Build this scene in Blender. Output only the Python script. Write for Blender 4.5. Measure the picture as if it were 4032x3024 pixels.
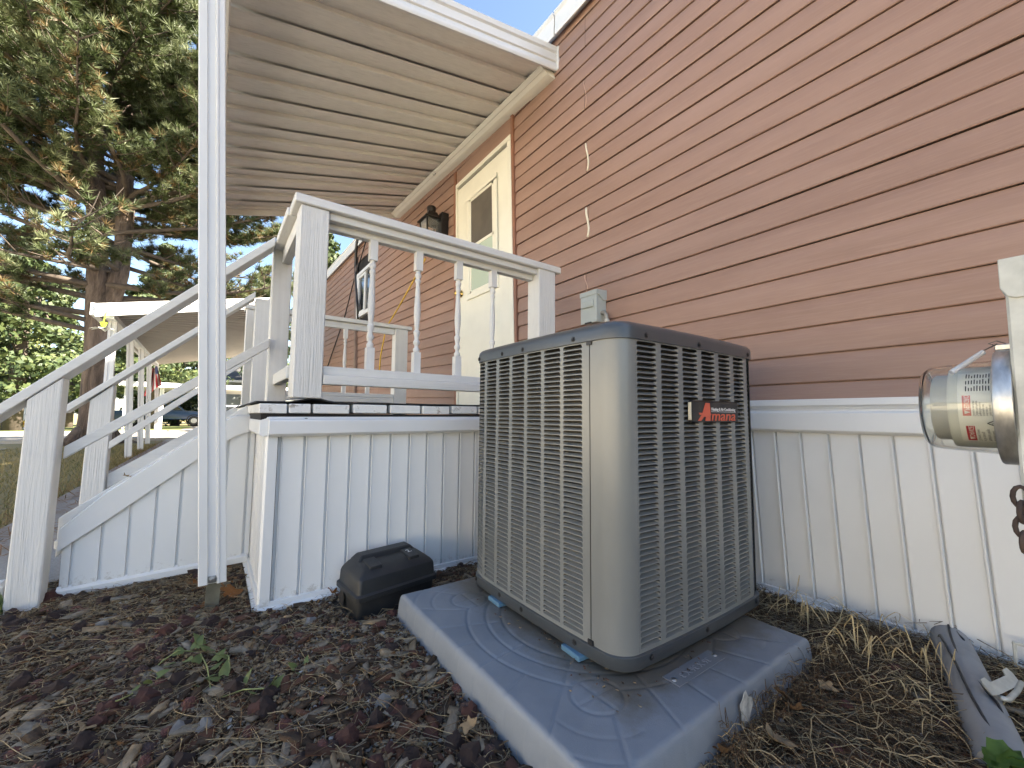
import bpy, bmesh, math, random
import numpy as np
from mathutils import Vector, Matrix, noise

rng = random.Random(7)
NR = np.random.RandomState(11)
R_ = math.radians
scene = bpy.context.scene
for o in list(bpy.data.objects):
    bpy.data.objects.remove(o)
COL = scene.collection

# ------------------------------------------------------------------ camera
# x runs along the house wall, y into the house, z up; the lens is the origin.
F_PX, CX, CY = 1633.0, 2016.0, 1512.0
PITCH, ROLL, AZ = R_(4.4309), R_(0.5156), R_(-35.5373)
def _level(v):
    x, y, z = v
    c, s = math.cos(ROLL), math.sin(ROLL)
    x, y = c*x - s*y, s*x + c*y
    c, s = math.cos(PITCH), math.sin(PITCH)
    y, z = c*y + s*z, -s*y + c*z
    return (x, y, z)
def _world(v):
    r, u, f = _level(v)
    sa, ca = math.sin(AZ), math.cos(AZ)
    return Vector((-sa*r - ca*f, ca*r - sa*f, u))
CAM_RT, CAM_UP, CAM_FW = _world((1, 0, 0)), _world((0, 1, 0)), _world((0, 0, 1))
cam_data = bpy.data.cameras.new("camera")
cam = bpy.data.objects.new("camera", cam_data)
COL.objects.link(cam)
cam.matrix_world = Matrix((
    (CAM_RT.x, CAM_UP.x, -CAM_FW.x, 0),
    (CAM_RT.y, CAM_UP.y, -CAM_FW.y, 0),
    (CAM_RT.z, CAM_UP.z, -CAM_FW.z, 0),
    (0, 0, 0, 1)))
cam_data.sensor_width = 36.0
cam_data.lens = 36.0*F_PX/4032.0
cam_data.clip_start = 0.02
cam_data.clip_end = 900
scene.camera = cam

# ------------------------------------------------------------------ sky, sun, exposure
SUN_EL, SUN_X, SUN_Y = R_(38), 0.62, 0.785        # horizontal direction towards the sun
world = bpy.data.worlds.new("World")
scene.world = world
world.use_nodes = True
wn = world.node_tree.nodes
sky = wn.new("ShaderNodeTexSky")
sky.sky_type = 'NISHITA'
sky.sun_disc = False
sky.sun_elevation = SUN_EL
sky.sun_rotation = math.atan2(SUN_X, SUN_Y)
sky.air_density = 1.0
sky.dust_density = 1.0
sky.ozone_density = 1.0
bg = wn["Background"]
world.node_tree.links.new(sky.outputs[0], bg.inputs[0])
bg.inputs[1].default_value = 0.05
sun_data = bpy.data.lights.new("sun", 'SUN')
sun_data.energy = 5.0
sun_data.angle = R_(0.53)
sun_data.color = (1.0, 0.91, 0.77)
sun = bpy.data.objects.new("sun", sun_data)
COL.objects.link(sun)
sun.rotation_euler = Vector((SUN_X*math.cos(SUN_EL), SUN_Y*math.cos(SUN_EL), math.sin(SUN_EL))).to_track_quat('Z', 'Y').to_euler()
scene.view_settings.view_transform = 'Standard'
scene.view_settings.look = 'None'
scene.view_settings.exposure = 3.05
scene.view_settings.gamma = 1.0
scene.view_settings.use_curve_mapping = False
scene.cycles.max_bounces = 8
scene.cycles.diffuse_bounces = 5
scene.cycles.transparent_max_bounces = 12
scene.cycles.use_denoising = True
scene.cycles.sample_clamp_indirect = 8.0

# ------------------------------------------------------------------ photo pixel -> point on a plane
def ray(px, py):
    return CAM_RT*((px - CX)/F_PX) + CAM_UP*((CY - py)/F_PX) + CAM_FW
def at(px, py, x=None, y=None, z=None):
    r = ray(px, py)
    t = x/r.x if x is not None else y/r.y if y is not None else z/r.z
    return r*t

# ------------------------------------------------------------------ objects
WL = {}                                            # world location of every parent
def tag(o, label=None, cat=None, group=None, kind=None):
    if label: o['label'] = label
    if cat: o['category'] = cat
    if group: o['group'] = group
    if kind: o['kind'] = kind
    return o
def thing(name, loc, label, cat, group=None, rot=0.0):
    o = bpy.data.objects.new(name, None)
    o.empty_display_size = 0.1
    COL.objects.link(o)
    o.location = loc
    o.rotation_euler = (0, 0, rot)
    WL[o.name] = Vector(loc) if rot == 0.0 else Vector((0, 0, 0))
    return tag(o, label, cat, group)
class MB:
    def __init__(self):
        self.v, self.f, self.m = [], [], []
    def add(self, vs, fs, m=0):
        b = len(self.v)
        self.v += [tuple(p) for p in vs]
        self.f += [tuple(b + i for i in q) for q in fs]
        self.m += [m]*len(fs)
        return self
    def box(self, x0, x1, y0, y1, z0, z1, m=0):
        vs = [(x0, y0, z0), (x1, y0, z0), (x1, y1, z0), (x0, y1, z0), (x0, y0, z1), (x1, y0, z1), (x1, y1, z1), (x0, y1, z1)]
        return self.add(vs, [(0, 3, 2, 1), (4, 5, 6, 7), (0, 1, 5, 4), (1, 2, 6, 5), (2, 3, 7, 6), (3, 0, 4, 7)], m)
    def hexa(self, lo, hi, m=0):                   # two quads, same winding: bottom ring, top ring
        return self.add(list(lo) + list(hi), [(0, 3, 2, 1), (4, 5, 6, 7), (0, 1, 5, 4), (1, 2, 6, 5), (2, 3, 7, 6), (3, 0, 4, 7)], m)
    def beam(self, a, b, w, h, up=(0, 0, 1), m=0):  # bar from a to b, w sideways, h along up
        a, b = Vector(a), Vector(b)
        d = (b - a).normalized()
        s = d.cross(Vector(up)).normalized()
        u = s.cross(d).normalized()
        q = [s*w/2 - u*h/2, s*w/2 + u*h/2, -s*w/2 + u*h/2, -s*w/2 - u*h/2]
        return self.hexa([a + k for k in q], [b + k for k in q], m)
    def prism(self, poly, fn, t0, t1, n=1, m=0, caps=True):   # poly of 2d points swept: fn(p, q, t) -> 3d
        k = len(poly)
        vs = []
        for i in range(n + 1):
            t = t0 + (t1 - t0)*i/n
            vs += [fn(p, q, t) for p, q in poly]
        fs = []
        for i in range(n):
            for j in range(k):
                fs.append((i*k + j, i*k + (j + 1) % k, (i + 1)*k + (j + 1) % k, (i + 1)*k + j))
        if caps:
            fs.append(tuple(range(k - 1, -1, -1)))
            fs.append(tuple(n*k + j for j in range(k)))
        return self.add(vs, fs, m)
    def strip(self, line, fn, ts, m=0):            # open profile swept over ts
        k = len(line)
        vs = []
        for t in ts:
            vs += [fn(p, q, t) for p, q in line]
        fs = []
        for i in range(len(ts) - 1):
            for j in range(k - 1):
                fs.append((i*k + j, i*k + j + 1, (i + 1)*k + j + 1, (i + 1)*k + j))
        return self.add(vs, fs, m)
    def tube(self, pts, r, n=8, m=0, caps=True):
        pts = [Vector(p) for p in pts]
        rs = r if isinstance(r, (list, tuple)) else [r]*len(pts)
        vs, fs = [], []
        nrm = None
        for i, p in enumerate(pts):
            d = (pts[min(i + 1, len(pts) - 1)] - pts[max(i - 1, 0)]).normalized()
            if nrm is None:
                nrm = d.orthogonal().normalized()
            else:
                nrm = (nrm - d*nrm.dot(d))
                nrm = nrm.normalized() if nrm.length > 1e-6 else d.orthogonal().normalized()
            bi = d.cross(nrm)
            for j in range(n):
                a = 2*math.pi*j/n
                vs.append(p + (nrm*math.cos(a) + bi*math.sin(a))*rs[i])
        for i in range(len(pts) - 1):
            for j in range(n):
                fs.append((i*n + j, i*n + (j + 1) % n, (i + 1)*n + (j + 1) % n, (i + 1)*n + j))
        if caps:
            fs.append(tuple(range(n - 1, -1, -1)))
            fs.append(tuple((len(pts) - 1)*n + j for j in range(n)))
        return self.add(vs, fs, m)
    def lathe(self, prof, org=(0, 0, 0), n=24, ax=(0, 0, 1), m=0, caps=True):   # prof: (radius, height)
        ax = Vector(ax).normalized()
        e = ax.orthogonal().normalized()
        g = ax.cross(e)
        org = Vector(org)
        vs, fs = [], []
        for r, h in prof:
            for j in range(n):
                a = 2*math.pi*j/n
                vs.append(org + ax*h + (e*math.cos(a) + g*math.sin(a))*r)
        for i in range(len(prof) - 1):
            for j in range(n):
                fs.append((i*n + j, i*n + (j + 1) % n, (i + 1)*n + (j + 1) % n, (i + 1)*n + j))
        if caps:
            fs.append(tuple(range(n - 1, -1, -1)))
            fs.append(tuple((len(prof) - 1)*n + j for j in range(n)))
        return self.add(vs, fs, m)
    def xform(self, fn, start=0):
        self.v[start:] = [tuple(fn(p)) for p in self.v[start:]]
        return self
    def build(self, name, mats, parent=None, bevel=0.0, smooth=False, seg=1, keep=False, label=None, cat=None, group=None, kind=None, angle=35):
        me = bpy.data.meshes.new(name)
        c = Vector((0, 0, 0))
        if self.v and not keep:
            a = np.array(self.v)
            c = Vector((a.min(0) + a.max(0))/2)
            a = a - np.array(c)
        else:
            a = np.array(self.v)
        me.from_pydata(a.tolist(), [], self.f)
        for mt in (mats if isinstance(mats, (list, tuple)) else [mats]):
            me.materials.append(mt)
        if any(self.m):
            me.polygons.foreach_set("material_index", self.m)
        if bevel > 0:
            bm = bmesh.new()
            bm.from_mesh(me)
            bmesh.ops.remove_doubles(bm, verts=bm.verts, dist=1e-6)
            bmesh.ops.recalc_face_normals(bm, faces=bm.faces)
            es = [e for e in bm.edges if len(e.link_faces) == 2 and e.calc_face_angle(0) > R_(angle)]
            bmesh.ops.bevel(bm, geom=es, offset=bevel, segments=seg, affect='EDGES', clamp_overlap=True, profile=0.5)
            bm.to_mesh(me)
            bm.free()
        if smooth:
            me.polygons.foreach_set("use_smooth", [True]*len(me.polygons))
            if smooth != 'all':
                me.set_sharp_from_angle(angle=R_(40))
        me.update()
        o = bpy.data.objects.new(name, me)
        COL.objects.link(o)
        put(o, c, parent)
        return tag(o, label, cat, group, kind)
def put(o, c, parent=None):
    if parent is not None:
        o.parent = parent
        o.location = Vector(c) - WL[parent.name]
    else:
        o.location = c
    WL[o.name] = Vector(c)
def copy_to(o, c, parent=None, rot=None, scale=None, label=None, group=None):
    d = o.copy()
    COL.objects.link(d)
    if 'label' in d.keys() and label is None: pass
    put(d, c, parent)
    if rot is not None: d.rotation_euler = rot
    if scale is not None: d.scale = scale
    if label: d['label'] = label
    if group: d['group'] = group
    return d

# ------------------------------------------------------------------ materials
def nodes_of(name):
    mt = bpy.data.materials.new(name)
    mt.use_nodes = True
    nt = mt.node_tree
    return mt, nt, nt.nodes, nt.links, nt.nodes["Principled BSDF"]
def coords(nt, scale, space='Object', rnd=True):
    N, L = nt.nodes, nt.links
    tc = N.new("ShaderNodeTexCoord")
    mp = N.new("ShaderNodeMapping")
    mp.inputs['Scale'].default_value = scale if isinstance(scale, (tuple, list)) else (scale,)*3
    L.new(tc.outputs[space], mp.inputs['Vector'])
    if rnd:
        oi = N.new("ShaderNodeObjectInfo")
        ml = N.new("ShaderNodeMath"); ml.operation = 'MULTIPLY'; ml.inputs[1].default_value = 37.0
        L.new(oi.outputs['Random'], ml.inputs[0])
        cb = N.new("ShaderNodeCombineXYZ")
        for i in range(3): L.new(ml.outputs[0], cb.inputs[i])
        L.new(cb.outputs[0], mp.inputs['Location'])
    return mp.outputs[0]
def noise_n(nt, vec, scale=1.0, detail=4.0, rough=0.55, dist=0.0):
    n = nt.nodes.new("ShaderNodeTexNoise")
    n.inputs['Scale'].default_value = scale
    n.inputs['Detail'].default_value = detail
    n.inputs['Roughness'].default_value = rough
    n.inputs['Distortion'].default_value = dist
    nt.links.new(vec, n.inputs['Vector'])
    return n.outputs['Fac']
def ramp(nt, fac, stops):
    r = nt.nodes.new("ShaderNodeValToRGB")
    e = r.color_ramp.elements
    while len(e) > 1: e.remove(e[0])
    e[0].position, e[0].color = stops[0][0], (*stops[0][1], 1) if len(stops[0][1]) == 3 else stops[0][1]
    for p, c in stops[1:]:
        k = e.new(p)
        k.color = (*c, 1) if len(c) == 3 else c
    nt.links.new(fac, r.inputs[0])
    return r.outputs[0]
def mixc(nt, fac, a, b, mode='MIX'):
    m = nt.nodes.new("ShaderNodeMix")
    m.data_type = 'RGBA'
    m.blend_type = mode
    for s, val in ((0, fac), (6, a), (7, b)):
        if hasattr(val, 'links') or isinstance(val, bpy.types.NodeSocket):
            nt.links.new(val, m.inputs[s])
        else:
            m.inputs[s].default_value = val if not isinstance(val, (tuple, list)) else ((*val, 1) if len(val) == 3 else val)
    return m.outputs[2]
def bump_n(nt, h, strength=0.3, dist=0.002, prev=None):
    b = nt.nodes.new("ShaderNodeBump")
    b.inputs['Strength'].default_value = strength
    b.inputs['Distance'].default_value = dist
    nt.links.new(h, b.inputs['Height'])
    if prev is not None: nt.links.new(prev, b.inputs['Normal'])
    return b.outputs[0]
def simple(name, col, rough=0.6, var=0.12, vscale=6.0, bump=0.0, bscale=80.0, metal=0.0, dirt=0.0, dirtcol=(0.12, 0.1, 0.07), dscale=5.0, space='Object', spec=0.5, stretch=None):
    mt, nt, N, L, P = nodes_of(name)
    vec = coords(nt, stretch or 1.0, space)
    n1 = noise_n(nt, vec, vscale, 5)
    c = ramp(nt, n1, [(0.3, tuple(k*(1 - var) for k in col)), (0.7, tuple(min(1, k*(1 + var)) for k in col))])
    if dirt > 0:
        n2 = noise_n(nt, vec, dscale, 8, 0.7)
        fac = ramp(nt, n2, [(0.62 - 0.25*dirt, (0, 0, 0)), (0.78, (dirt,)*3)])
        c = mixc(nt, fac, c, dirtcol)
    L.new(c, P.inputs['Base Color'])
    P.inputs['Roughness'].default_value = rough
    P.inputs['Metallic'].default_value = metal
    P.inputs['Specular IOR Level'].default_value = spec
    if bump > 0:
        L.new(bump_n(nt, noise_n(nt, vec, bscale, 4, 0.6), bump, 0.002), P.inputs['Normal'])
    return mt
def wood_paint(name, axis, col=(0.71, 0.70, 0.67), grain=0.6, chips=0.35, rough=0.6):
    mt, nt, N, L, P = nodes_of(name)
    sc = [1.0, 1.0, 1.0]
    for i in range(3):
        if i != axis: sc[i] = 26.0
    vec = coords(nt, tuple(sc))
    g = noise_n(nt, vec, 4.5, 5, 0.62, 0.25)
    g2 = noise_n(nt, vec, 1.6, 4, 0.6)
    vec2 = coords(nt, (1, 1, 1))
    d = noise_n(nt, vec2, 7.0, 8, 0.68)
    c = ramp(nt, g2, [(0.3, tuple(k*0.9 for k in col)), (0.7, col)])
    wearn = noise_n(nt, vec, 2.2, 8, 0.75)
    wear = ramp(nt, wearn, [(0.67 - 0.1*chips, (0, 0, 0)), (0.72, (chips,)*3)])
    c = mixc(nt, wear, c, (0.27, 0.25, 0.22))
    soil = ramp(nt, d, [(0.52, (0, 0, 0)), (0.8, (0.28,)*3)])
    c = mixc(nt, soil, c, (0.42, 0.39, 0.32))
    L.new(c, P.inputs['Base Color'])
    P.inputs['Roughness'].default_value = rough
    b = bump_n(nt, g, grain, 0.005)
    L.new(bump_n(nt, wear, -0.5, 0.001, b), P.inputs['Normal'])
    return mt
M = {}
def siding_mat(name, a, b, faded):
    mt, nt, N, L, P = nodes_of(name)
    vec = coords(nt, (1.6, 30.0, 30.0))
    vec2 = coords(nt, (0.9, 3.0, 6.0))
    n1 = noise_n(nt, vec2, 1.3, 5, 0.6)
    g = noise_n(nt, vec, 5.0, 6, 0.65, 0.4)
    c = ramp(nt, n1, [(0.32, a), (0.7, b)])
    fl = ramp(nt, g, [(0.45, (0, 0, 0)), (0.75, (0.32,)*3)])
    c = mixc(nt, fl, c, faded)
    L.new(c, P.inputs['Base Color'])
    P.inputs['Roughness'].default_value = 0.5
    P.inputs['Specular IOR Level'].default_value = 0.35
    L.new(bump_n(nt, g, 0.22, 0.0012), P.inputs['Normal'])
    return mt
M['siding'] = siding_mat('vinyl_siding', (0.265, 0.160, 0.120), (0.33, 0.208, 0.160), (0.40, 0.272, 0.21))
M['trim_brown'] = simple('brown_trim', (0.25, 0.115, 0.07), 0.5, 0.1)
M['white_metal'] = simple('white_aluminium', (0.70, 0.70, 0.69), 0.38, 0.03, 3.0, 0.06, 500.0, dirt=0.14, dscale=4.0, dirtcol=(0.4, 0.36, 0.28))
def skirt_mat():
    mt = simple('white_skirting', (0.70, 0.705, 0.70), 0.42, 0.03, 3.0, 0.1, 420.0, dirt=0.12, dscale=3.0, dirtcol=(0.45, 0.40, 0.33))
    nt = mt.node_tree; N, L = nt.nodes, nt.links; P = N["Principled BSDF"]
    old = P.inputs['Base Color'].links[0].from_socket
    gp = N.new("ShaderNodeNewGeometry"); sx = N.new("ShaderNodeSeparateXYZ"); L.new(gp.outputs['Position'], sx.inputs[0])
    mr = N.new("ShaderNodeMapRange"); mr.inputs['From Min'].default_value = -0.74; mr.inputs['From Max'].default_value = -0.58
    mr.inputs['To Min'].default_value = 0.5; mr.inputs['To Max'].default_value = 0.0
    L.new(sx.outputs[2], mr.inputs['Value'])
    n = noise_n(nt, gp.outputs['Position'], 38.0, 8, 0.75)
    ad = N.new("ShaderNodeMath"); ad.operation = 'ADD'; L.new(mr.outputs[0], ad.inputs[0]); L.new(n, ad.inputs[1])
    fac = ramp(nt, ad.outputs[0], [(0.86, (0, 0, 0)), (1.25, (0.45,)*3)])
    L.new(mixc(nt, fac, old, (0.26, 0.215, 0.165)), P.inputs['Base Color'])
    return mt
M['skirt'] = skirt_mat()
M['skirt_plain'] = simple('white_skirting', (0.70, 0.705, 0.70), 0.42, 0.025, 3.0, 0.1, 420.0, dirt=0.1, dscale=3.0, dirtcol=(0.45, 0.40, 0.33))
M['pan'] = simple('awning_pan_white', (0.77, 0.745, 0.69), 0.5, 0.05, 5.0, 0.08, 60.0, dirt=0.34, dscale=3.0, dirtcol=(0.33, 0.29, 0.23), stretch=(12, 1.2, 12))
M['cream'] = simple('cream_white_paint', (0.78, 0.755, 0.65), 0.5, 0.04, 5.0, 0.05, 200.0, dirt=0.12, dscale=9.0, dirtcol=(0.42, 0.36, 0.26))
M['wood_x'] = wood_paint('white_paint_wood_x', 0)
M['wood_y'] = wood_paint('white_paint_wood_y', 1)
M['wood_z'] = wood_paint('white_paint_wood_z', 2, grain=1.0, chips=0.22)
M['wood_zs'] = wood_paint('white_paint_smooth_wood', 2, grain=0.18, chips=0.2)
M['spindle'] = wood_paint('white_paint_spindle', 2, grain=0.12, chips=0.3)
M['dark_void'] = simple('dark_underside', (0.015, 0.013, 0.012), 0.9, 0.2)
M['mat_black'] = simple('black_rubber_mat', (0.02, 0.02, 0.02), 0.85, 0.3, 30.0, 0.4, 300.0)
M['screw'] = simple('zinc_screw', (0.35, 0.35, 0.34), 0.35, 0.2, 40.0, metal=0.9)
M['black_metal'] = simple('black_metal', (0.012, 0.011, 0.011), 0.45, 0.3, 10.0)
M['brass'] = simple('brass', (0.75, 0.52, 0.16), 0.22, 0.1, 20.0, metal=1.0)

# ================================================================== SETTING
def gh(x, y):                                      # lie of the land
    d = max(0.0, -14.0 - x)
    return -0.765 - 0.0135*min(d, 45.0)
def bed_h(x, y):                                   # the mulch bed by the house
    h = -0.742 + 0.016*noise.noise(Vector((x*2.2, y*2.2, 0.3))) + 0.010*noise.noise(Vector((x*7, y*7, 1.7)))
    if y > 1.2 and x > -0.6: h += 0.025*min(1, (y - 1.2)/0.6)
    if x < -1.9: h -= 0.012*min(1, (-1.9 - x)/0.5)
    return h
def grid_sheet(name, xs, ys, hf, mat, kind='structure', smooth=True):
    vs = [(x, y, hf(x, y)) for y in ys for x in xs]
    nx = len(xs)
    fs = [(j*nx + i, j*nx + i + 1, (j + 1)*nx + i + 1, (j + 1)*nx + i) for j in range(len(ys) - 1) for i in range(nx - 1)]
    return MB().add(vs, fs).build(name, mat, smooth='all' if smooth else False, kind=kind, keep=True)

def grass_mat(name, a, b, c3):
    mt, nt, N, L, P = nodes_of(name)
    vec = coords(nt, 1.0, rnd=False)
    n1 = noise_n(nt, vec, 0.7, 6, 0.6)
    n2 = noise_n(nt, vec, 40.0, 5, 0.7)
    c = ramp(nt, n1, [(0.35, a), (0.62, b)])
    c = mixc(nt, ramp(nt, n2, [(0.4, (0, 0, 0)), (0.65, (0.7,)*3)]), c, c3)
    L.new(c, P.inputs['Base Color'])
    P.inputs['Roughness'].default_value = 0.9
    L.new(bump_n(nt, n2, 0.8, 0.03), P.inputs['Normal'])
    return mt
M['lawn'] = grass_mat('dry_lawn', (0.17, 0.145, 0.05), (0.28, 0.22, 0.09), (0.31, 0.25, 0.12))
M['lawn_green'] = grass_mat('green_lawn', (0.07, 0.10, 0.02), (0.12, 0.15, 0.035), (0.16, 0.16, 0.05))
xs = [-400, -250, -160, -110, -80] + [-60 + k for k in range(0, 72, 2)] + [16, 24, 40, 80, 160, 300]
ys = [-300, -160, -90, -60, -40, -30] + [-24 + k for k in range(0, 60, 3)] + [40, 60, 100, 180, 300]
grid_sheet('ground', xs, ys, gh, M['lawn'])

def concrete(name, a, b, joint=False, rough=0.85):
    mt, nt, N, L, P = nodes_of(name)
    vec = coords(nt, 1.0, rnd=False)
    n1 = noise_n(nt, vec, 1.2, 7, 0.65)
    n2 = noise_n(nt, vec, 130.0, 4, 0.6)
    c = ramp(nt, n1, [(0.3, a), (0.7, b)])
    c = mixc(nt, ramp(nt, n2, [(0.35, (0.5,)*3), (0.6, (0, 0, 0))]), c, tuple(k*0.62 for k in a))
    L.new(c, P.inputs['Base Color'])
    P.inputs['Roughness'].default_value = rough
    L.new(bump_n(nt, n2, 0.5, 0.004), P.inputs['Normal'])
    return mt
M['concrete'] = concrete('walk_concrete', (0.32, 0.285, 0.245), (0.42, 0.38, 0.33))
M['road'] = concrete('pale_asphalt', (0.20, 0.185, 0.16), (0.28, 0.255, 0.22))
M['kerb'] = concrete('kerb_concrete', (0.38, 0.36, 0.32), (0.48, 0.45, 0.40))

# the walk past the foot of the stairs and on under the far carport, cast in bays
wk = tag(MB().build('walkway', M['concrete'], kind='structure'), None) if False else None
root = bpy.data.objects.new('walkway', None); COL.objects.link(root); root['kind'] = 'structure'; WL['walkway'] = Vector((0, 0, 0))
x = -2.72
while x > -20:
    L0 = 1.5
    m = MB().box(x - L0 + 0.008, x, -1.08, 1.93, -0.80, -0.745 + 0.003*rng.uniform(-1, 1))
    m.build('slab', M['concrete'], root, bevel=0.008)
    x -= L0

grid_sheet('road', [-27.0, -24, -21, -18, -15.6], list(range(-60, 64, 4)), lambda x, y: gh(x, y) + 0.012, M['road'])
k = MB()
for xx in (-15.6, -27.15):
    k.prism([(0, -0.1), (0, 0.05), (0.03, 0.062), (0.15, 0.062), (0.15, -0.1)], lambda p, q, t, xx=xx: (xx + p, t, gh(xx + p, 0) + q + 0.02), -60, 60)
k.build('kerb', M['kerb'], kind='structure')
grid_sheet('driveway', [-62, -58, -54, -50, -46, -42, -38, -34, -30, -27.0], [-1.6, 0, 2, 4, 6.5], lambda x, y: gh(x, y) + 0.016, M['road'])
grid_sheet('far_verge', [-58, -54, -50, -46, -42, -38, -34, -30, -27.0], [-24, -20, -16, -12, -8, -4, -1.6], lambda x, y: gh(x, y) + 0.02, M['lawn_green'])
grid_sheet('bounce_driveway', [-13, -9, -5, -1, 3, 8, 12], [-10.5, -8.5, -7, -5.5, -3.4], lambda x, y: gh(x, y) + 0.012, M['kerb'])  # unseen pale driveway, added to bounce sunlight back towards the house

# soil of the mulch bed
def soil_mat():
    mt, nt, N, L, P = nodes_of('mulch_soil')
    vec = coords(nt, 1.0, rnd=False)
    n1 = noise_n(nt, vec, 9.0, 8, 0.7)
    n2 = noise_n(nt, vec, 120.0, 6, 0.7)
    n3 = noise_n(nt, vec, 45.0, 4, 0.6)
    c = ramp(nt, n1, [(0.3, (0.045, 0.030, 0.020)), (0.55, (0.10, 0.070, 0.047)), (0.75, (0.18, 0.135, 0.095))])
    c = mixc(nt, ramp(nt, n3, [(0.5, (0, 0, 0)), (0.62, (0.55,)*3)]), c, (0.17, 0.13, 0.09))
    c = mixc(nt, ramp(nt, n2, [(0.45, (0.6,)*3), (0.6, (0, 0, 0))]), c, (0.018, 0.013, 0.011))
    # dusty dry earth lying along the stair skirting
    sx = N.new("ShaderNodeSeparateXYZ"); L.new(vec, sx.inputs[0])
    mr = N.new("ShaderNodeMapRange"); mr.inputs['From Min'].default_value = -1.95; mr.inputs['From Max'].default_value = -2.25
    L.new(sx.outputs[0], mr.inputs['Value'])
    ad = N.new("ShaderNodeMath"); ad.operation = 'ADD'; L.new(mr.outputs[0], ad.inputs[0]); L.new(n1, ad.inputs[1])
    dst = ramp(nt, ad.outputs[0], [(0.75, (0, 0, 0)), (1.25, (0.85,)*3)])
    c = mixc(nt, dst, c, mixc(nt, n3, (0.10, 0.082, 0.064), (0.17, 0.145, 0.118)))
    L.new(c, P.inputs['Base Color'])
    P.inputs['Roughness'].default_value = 0.95
    L.new(bump_n(nt, n2, 0.9, 0.012), P.inputs['Normal'])
    return mt
M['soil'] = soil_mat()
nb = 130
bxs = [-2.72 + 4.4*i/nb for i in range(nb + 1)]
bys = [-2.6 + 4.64*i/nb for i in range(nb + 1)]
grid_sheet('mulch_bed', bxs, bys, bed_h, M['soil'])

# ================================================================== HOUSE
WALL_Y = 1.95
def rise(x):                                       # the home has settled: its courses climb a little to the left
    return 0.034*max(0.0, -2.7 - x)
PITCH2 = 0.2277
house = thing('mobile_home', (-3.0, WALL_Y, -0.73), 'long mobile home with faded red-brown vinyl siding and white skirting', 'house')
PROF = [(-0.002, 0.0035), (0.0180, 0.0), (0.0205, 0.004), (0.0200, 0.062), (0.0182, 0.080), (0.0140, 0.098), (0.0105, 0.1092), (0.001, 0.1100), (0.001, 0.1130),
        (0.0165, 0.1132), (0.0195, 0.117), (0.0190, 0.174), (0.0172, 0.194), (0.0130, 0.211), (0.0100, 0.2232), (0.0015, 0.2240), (0.0015, 0.2280)]
def siding_run(z0, xa, xb, zlo=-9, zhi=9, seedv=0):
    pr = [(d, z) for d, z in PROF]
    if z0 < zlo:                                   # clipped starter course
        cut = zlo - z0
        pr = [(0.0225, cut)] + [(d, z) for d, z in PROF if z > cut]
    if z0 + PITCH2 > zhi:
        cut = zhi - z0
        pr = [(d, z) for d, z in pr if z < cut] + [(0.01, cut)]
    n = max(2, int((xb - xa)/0.3))
    ts = [xa + (xb - xa)*i/n for i in range(n + 1)]
    def fn(p, q, t):
        w = 0.0016*noise.noise(Vector((t*0.9, z0*3.1, 4.0))) + (0.0006*noise.noise(Vector((t*5, z0*9, 1.0))))
        wz = 0.004*noise.noise(Vector((t*0.7, z0*1.3, 9.0)))
        return (t, WALL_Y + 0.004 - p - w, z0 + q + rise(t) + wz)
    return MB().strip(pr, fn, ts)
SEAM_X = -1.875
z_bot, z_top = 0.072, 2.86
panel_z = [1.624 + PITCH2*k for k in range(-7, 6)]
DOOR_L, DOOR_R = -3.70, -2.66
for k, z0 in enumerate(panel_z):
    if z0 + PITCH2 < z_bot or z0 > z_top: continue
    seam = (k % 2 == 1)
    cuts = [2.6]
    zc = z0 + 0.11
    cuts.append(SEAM_X + rng.uniform(-0.02, 0.02) if seam else None)
    right_end = 2.6
    segs = []
    door_here = zc < 2.46
    lean = 0.05*(zc - 1.2)
    xr = (-2.655 - lean) if door_here else None
    if seam: segs.append((SEAM_X + rng.uniform(-0.015, 0.02), 2.6))
    else: segs.append((xr if door_here else -3.1, 2.6))
    if seam: segs.append((xr if door_here else -4.6, segs[0][0] - 0.003))
    lx = segs[-1][0] - 0.004 if not door_here else (-3.70 - lean)
    # left of the door
    win_here = 1.45 < zc < 2.45
    left_cut = -6.1 - (1.6 if seam else 0)
    if win_here:
        segs.append((-6.42, lx)); segs.append((-12.2, -7.5))
    else:
        segs.append((left_cut, lx)); segs.append((-12.2, left_cut - 0.004))
    for a, b in segs:
        if b - a < 0.05: continue
        ob = siding_run(z0, a, b, z_bot, z_top).build('siding_panel', M['siding'], house, smooth='all')
        ob.data.set_sharp_from_angle(angle=R_(25))
# header panel over the door, set into its own channel
MB().box(-12.2, 9.0, WALL_Y + 0.006, WALL_Y + 0.05, 0.05, 2.80).build('wall_sheathing', M['dark_void'], house)
# caulk bead where the panels lap
M['caulk'] = simple('white_caulk', (0.74, 0.68, 0.52), 0.6, 0.06, 20.0)
def caulk(x, za, zb, r):
    pts = []
    for i in range(13):
        t = i/12
        z = za + (zb - za)*t
        q = (z - (1.624 - 9*PITCH2)) % PITCH2
        d = np.interp(q, [max(0, b) for _, b in PROF], [a for a, _ in PROF])
        pts.append((x + 0.011*math.sin(t*5.5) + 0.014*(d - 0.01)/0.01, WALL_Y + 0.004 - d - 0.001, z))
    return MB().tube(pts, r, 6)
for za, zb, r in ((1.633, 1.848, 0.006), (1.176, 1.388, 0.0075)):
    caulk(SEAM_X - 0.004, za, zb, r).build('caulk_bead', M['caulk'], house, smooth='all')
for za, zb in ((2.09, 2.30), (0.80, 0.935)):
    caulk(SEAM_X - 0.02, za, zb, 0.0028).build('seam_edge', simple('seam_pink', (0.55, 0.36, 0.27), 0.6), house, smooth='all')
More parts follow.
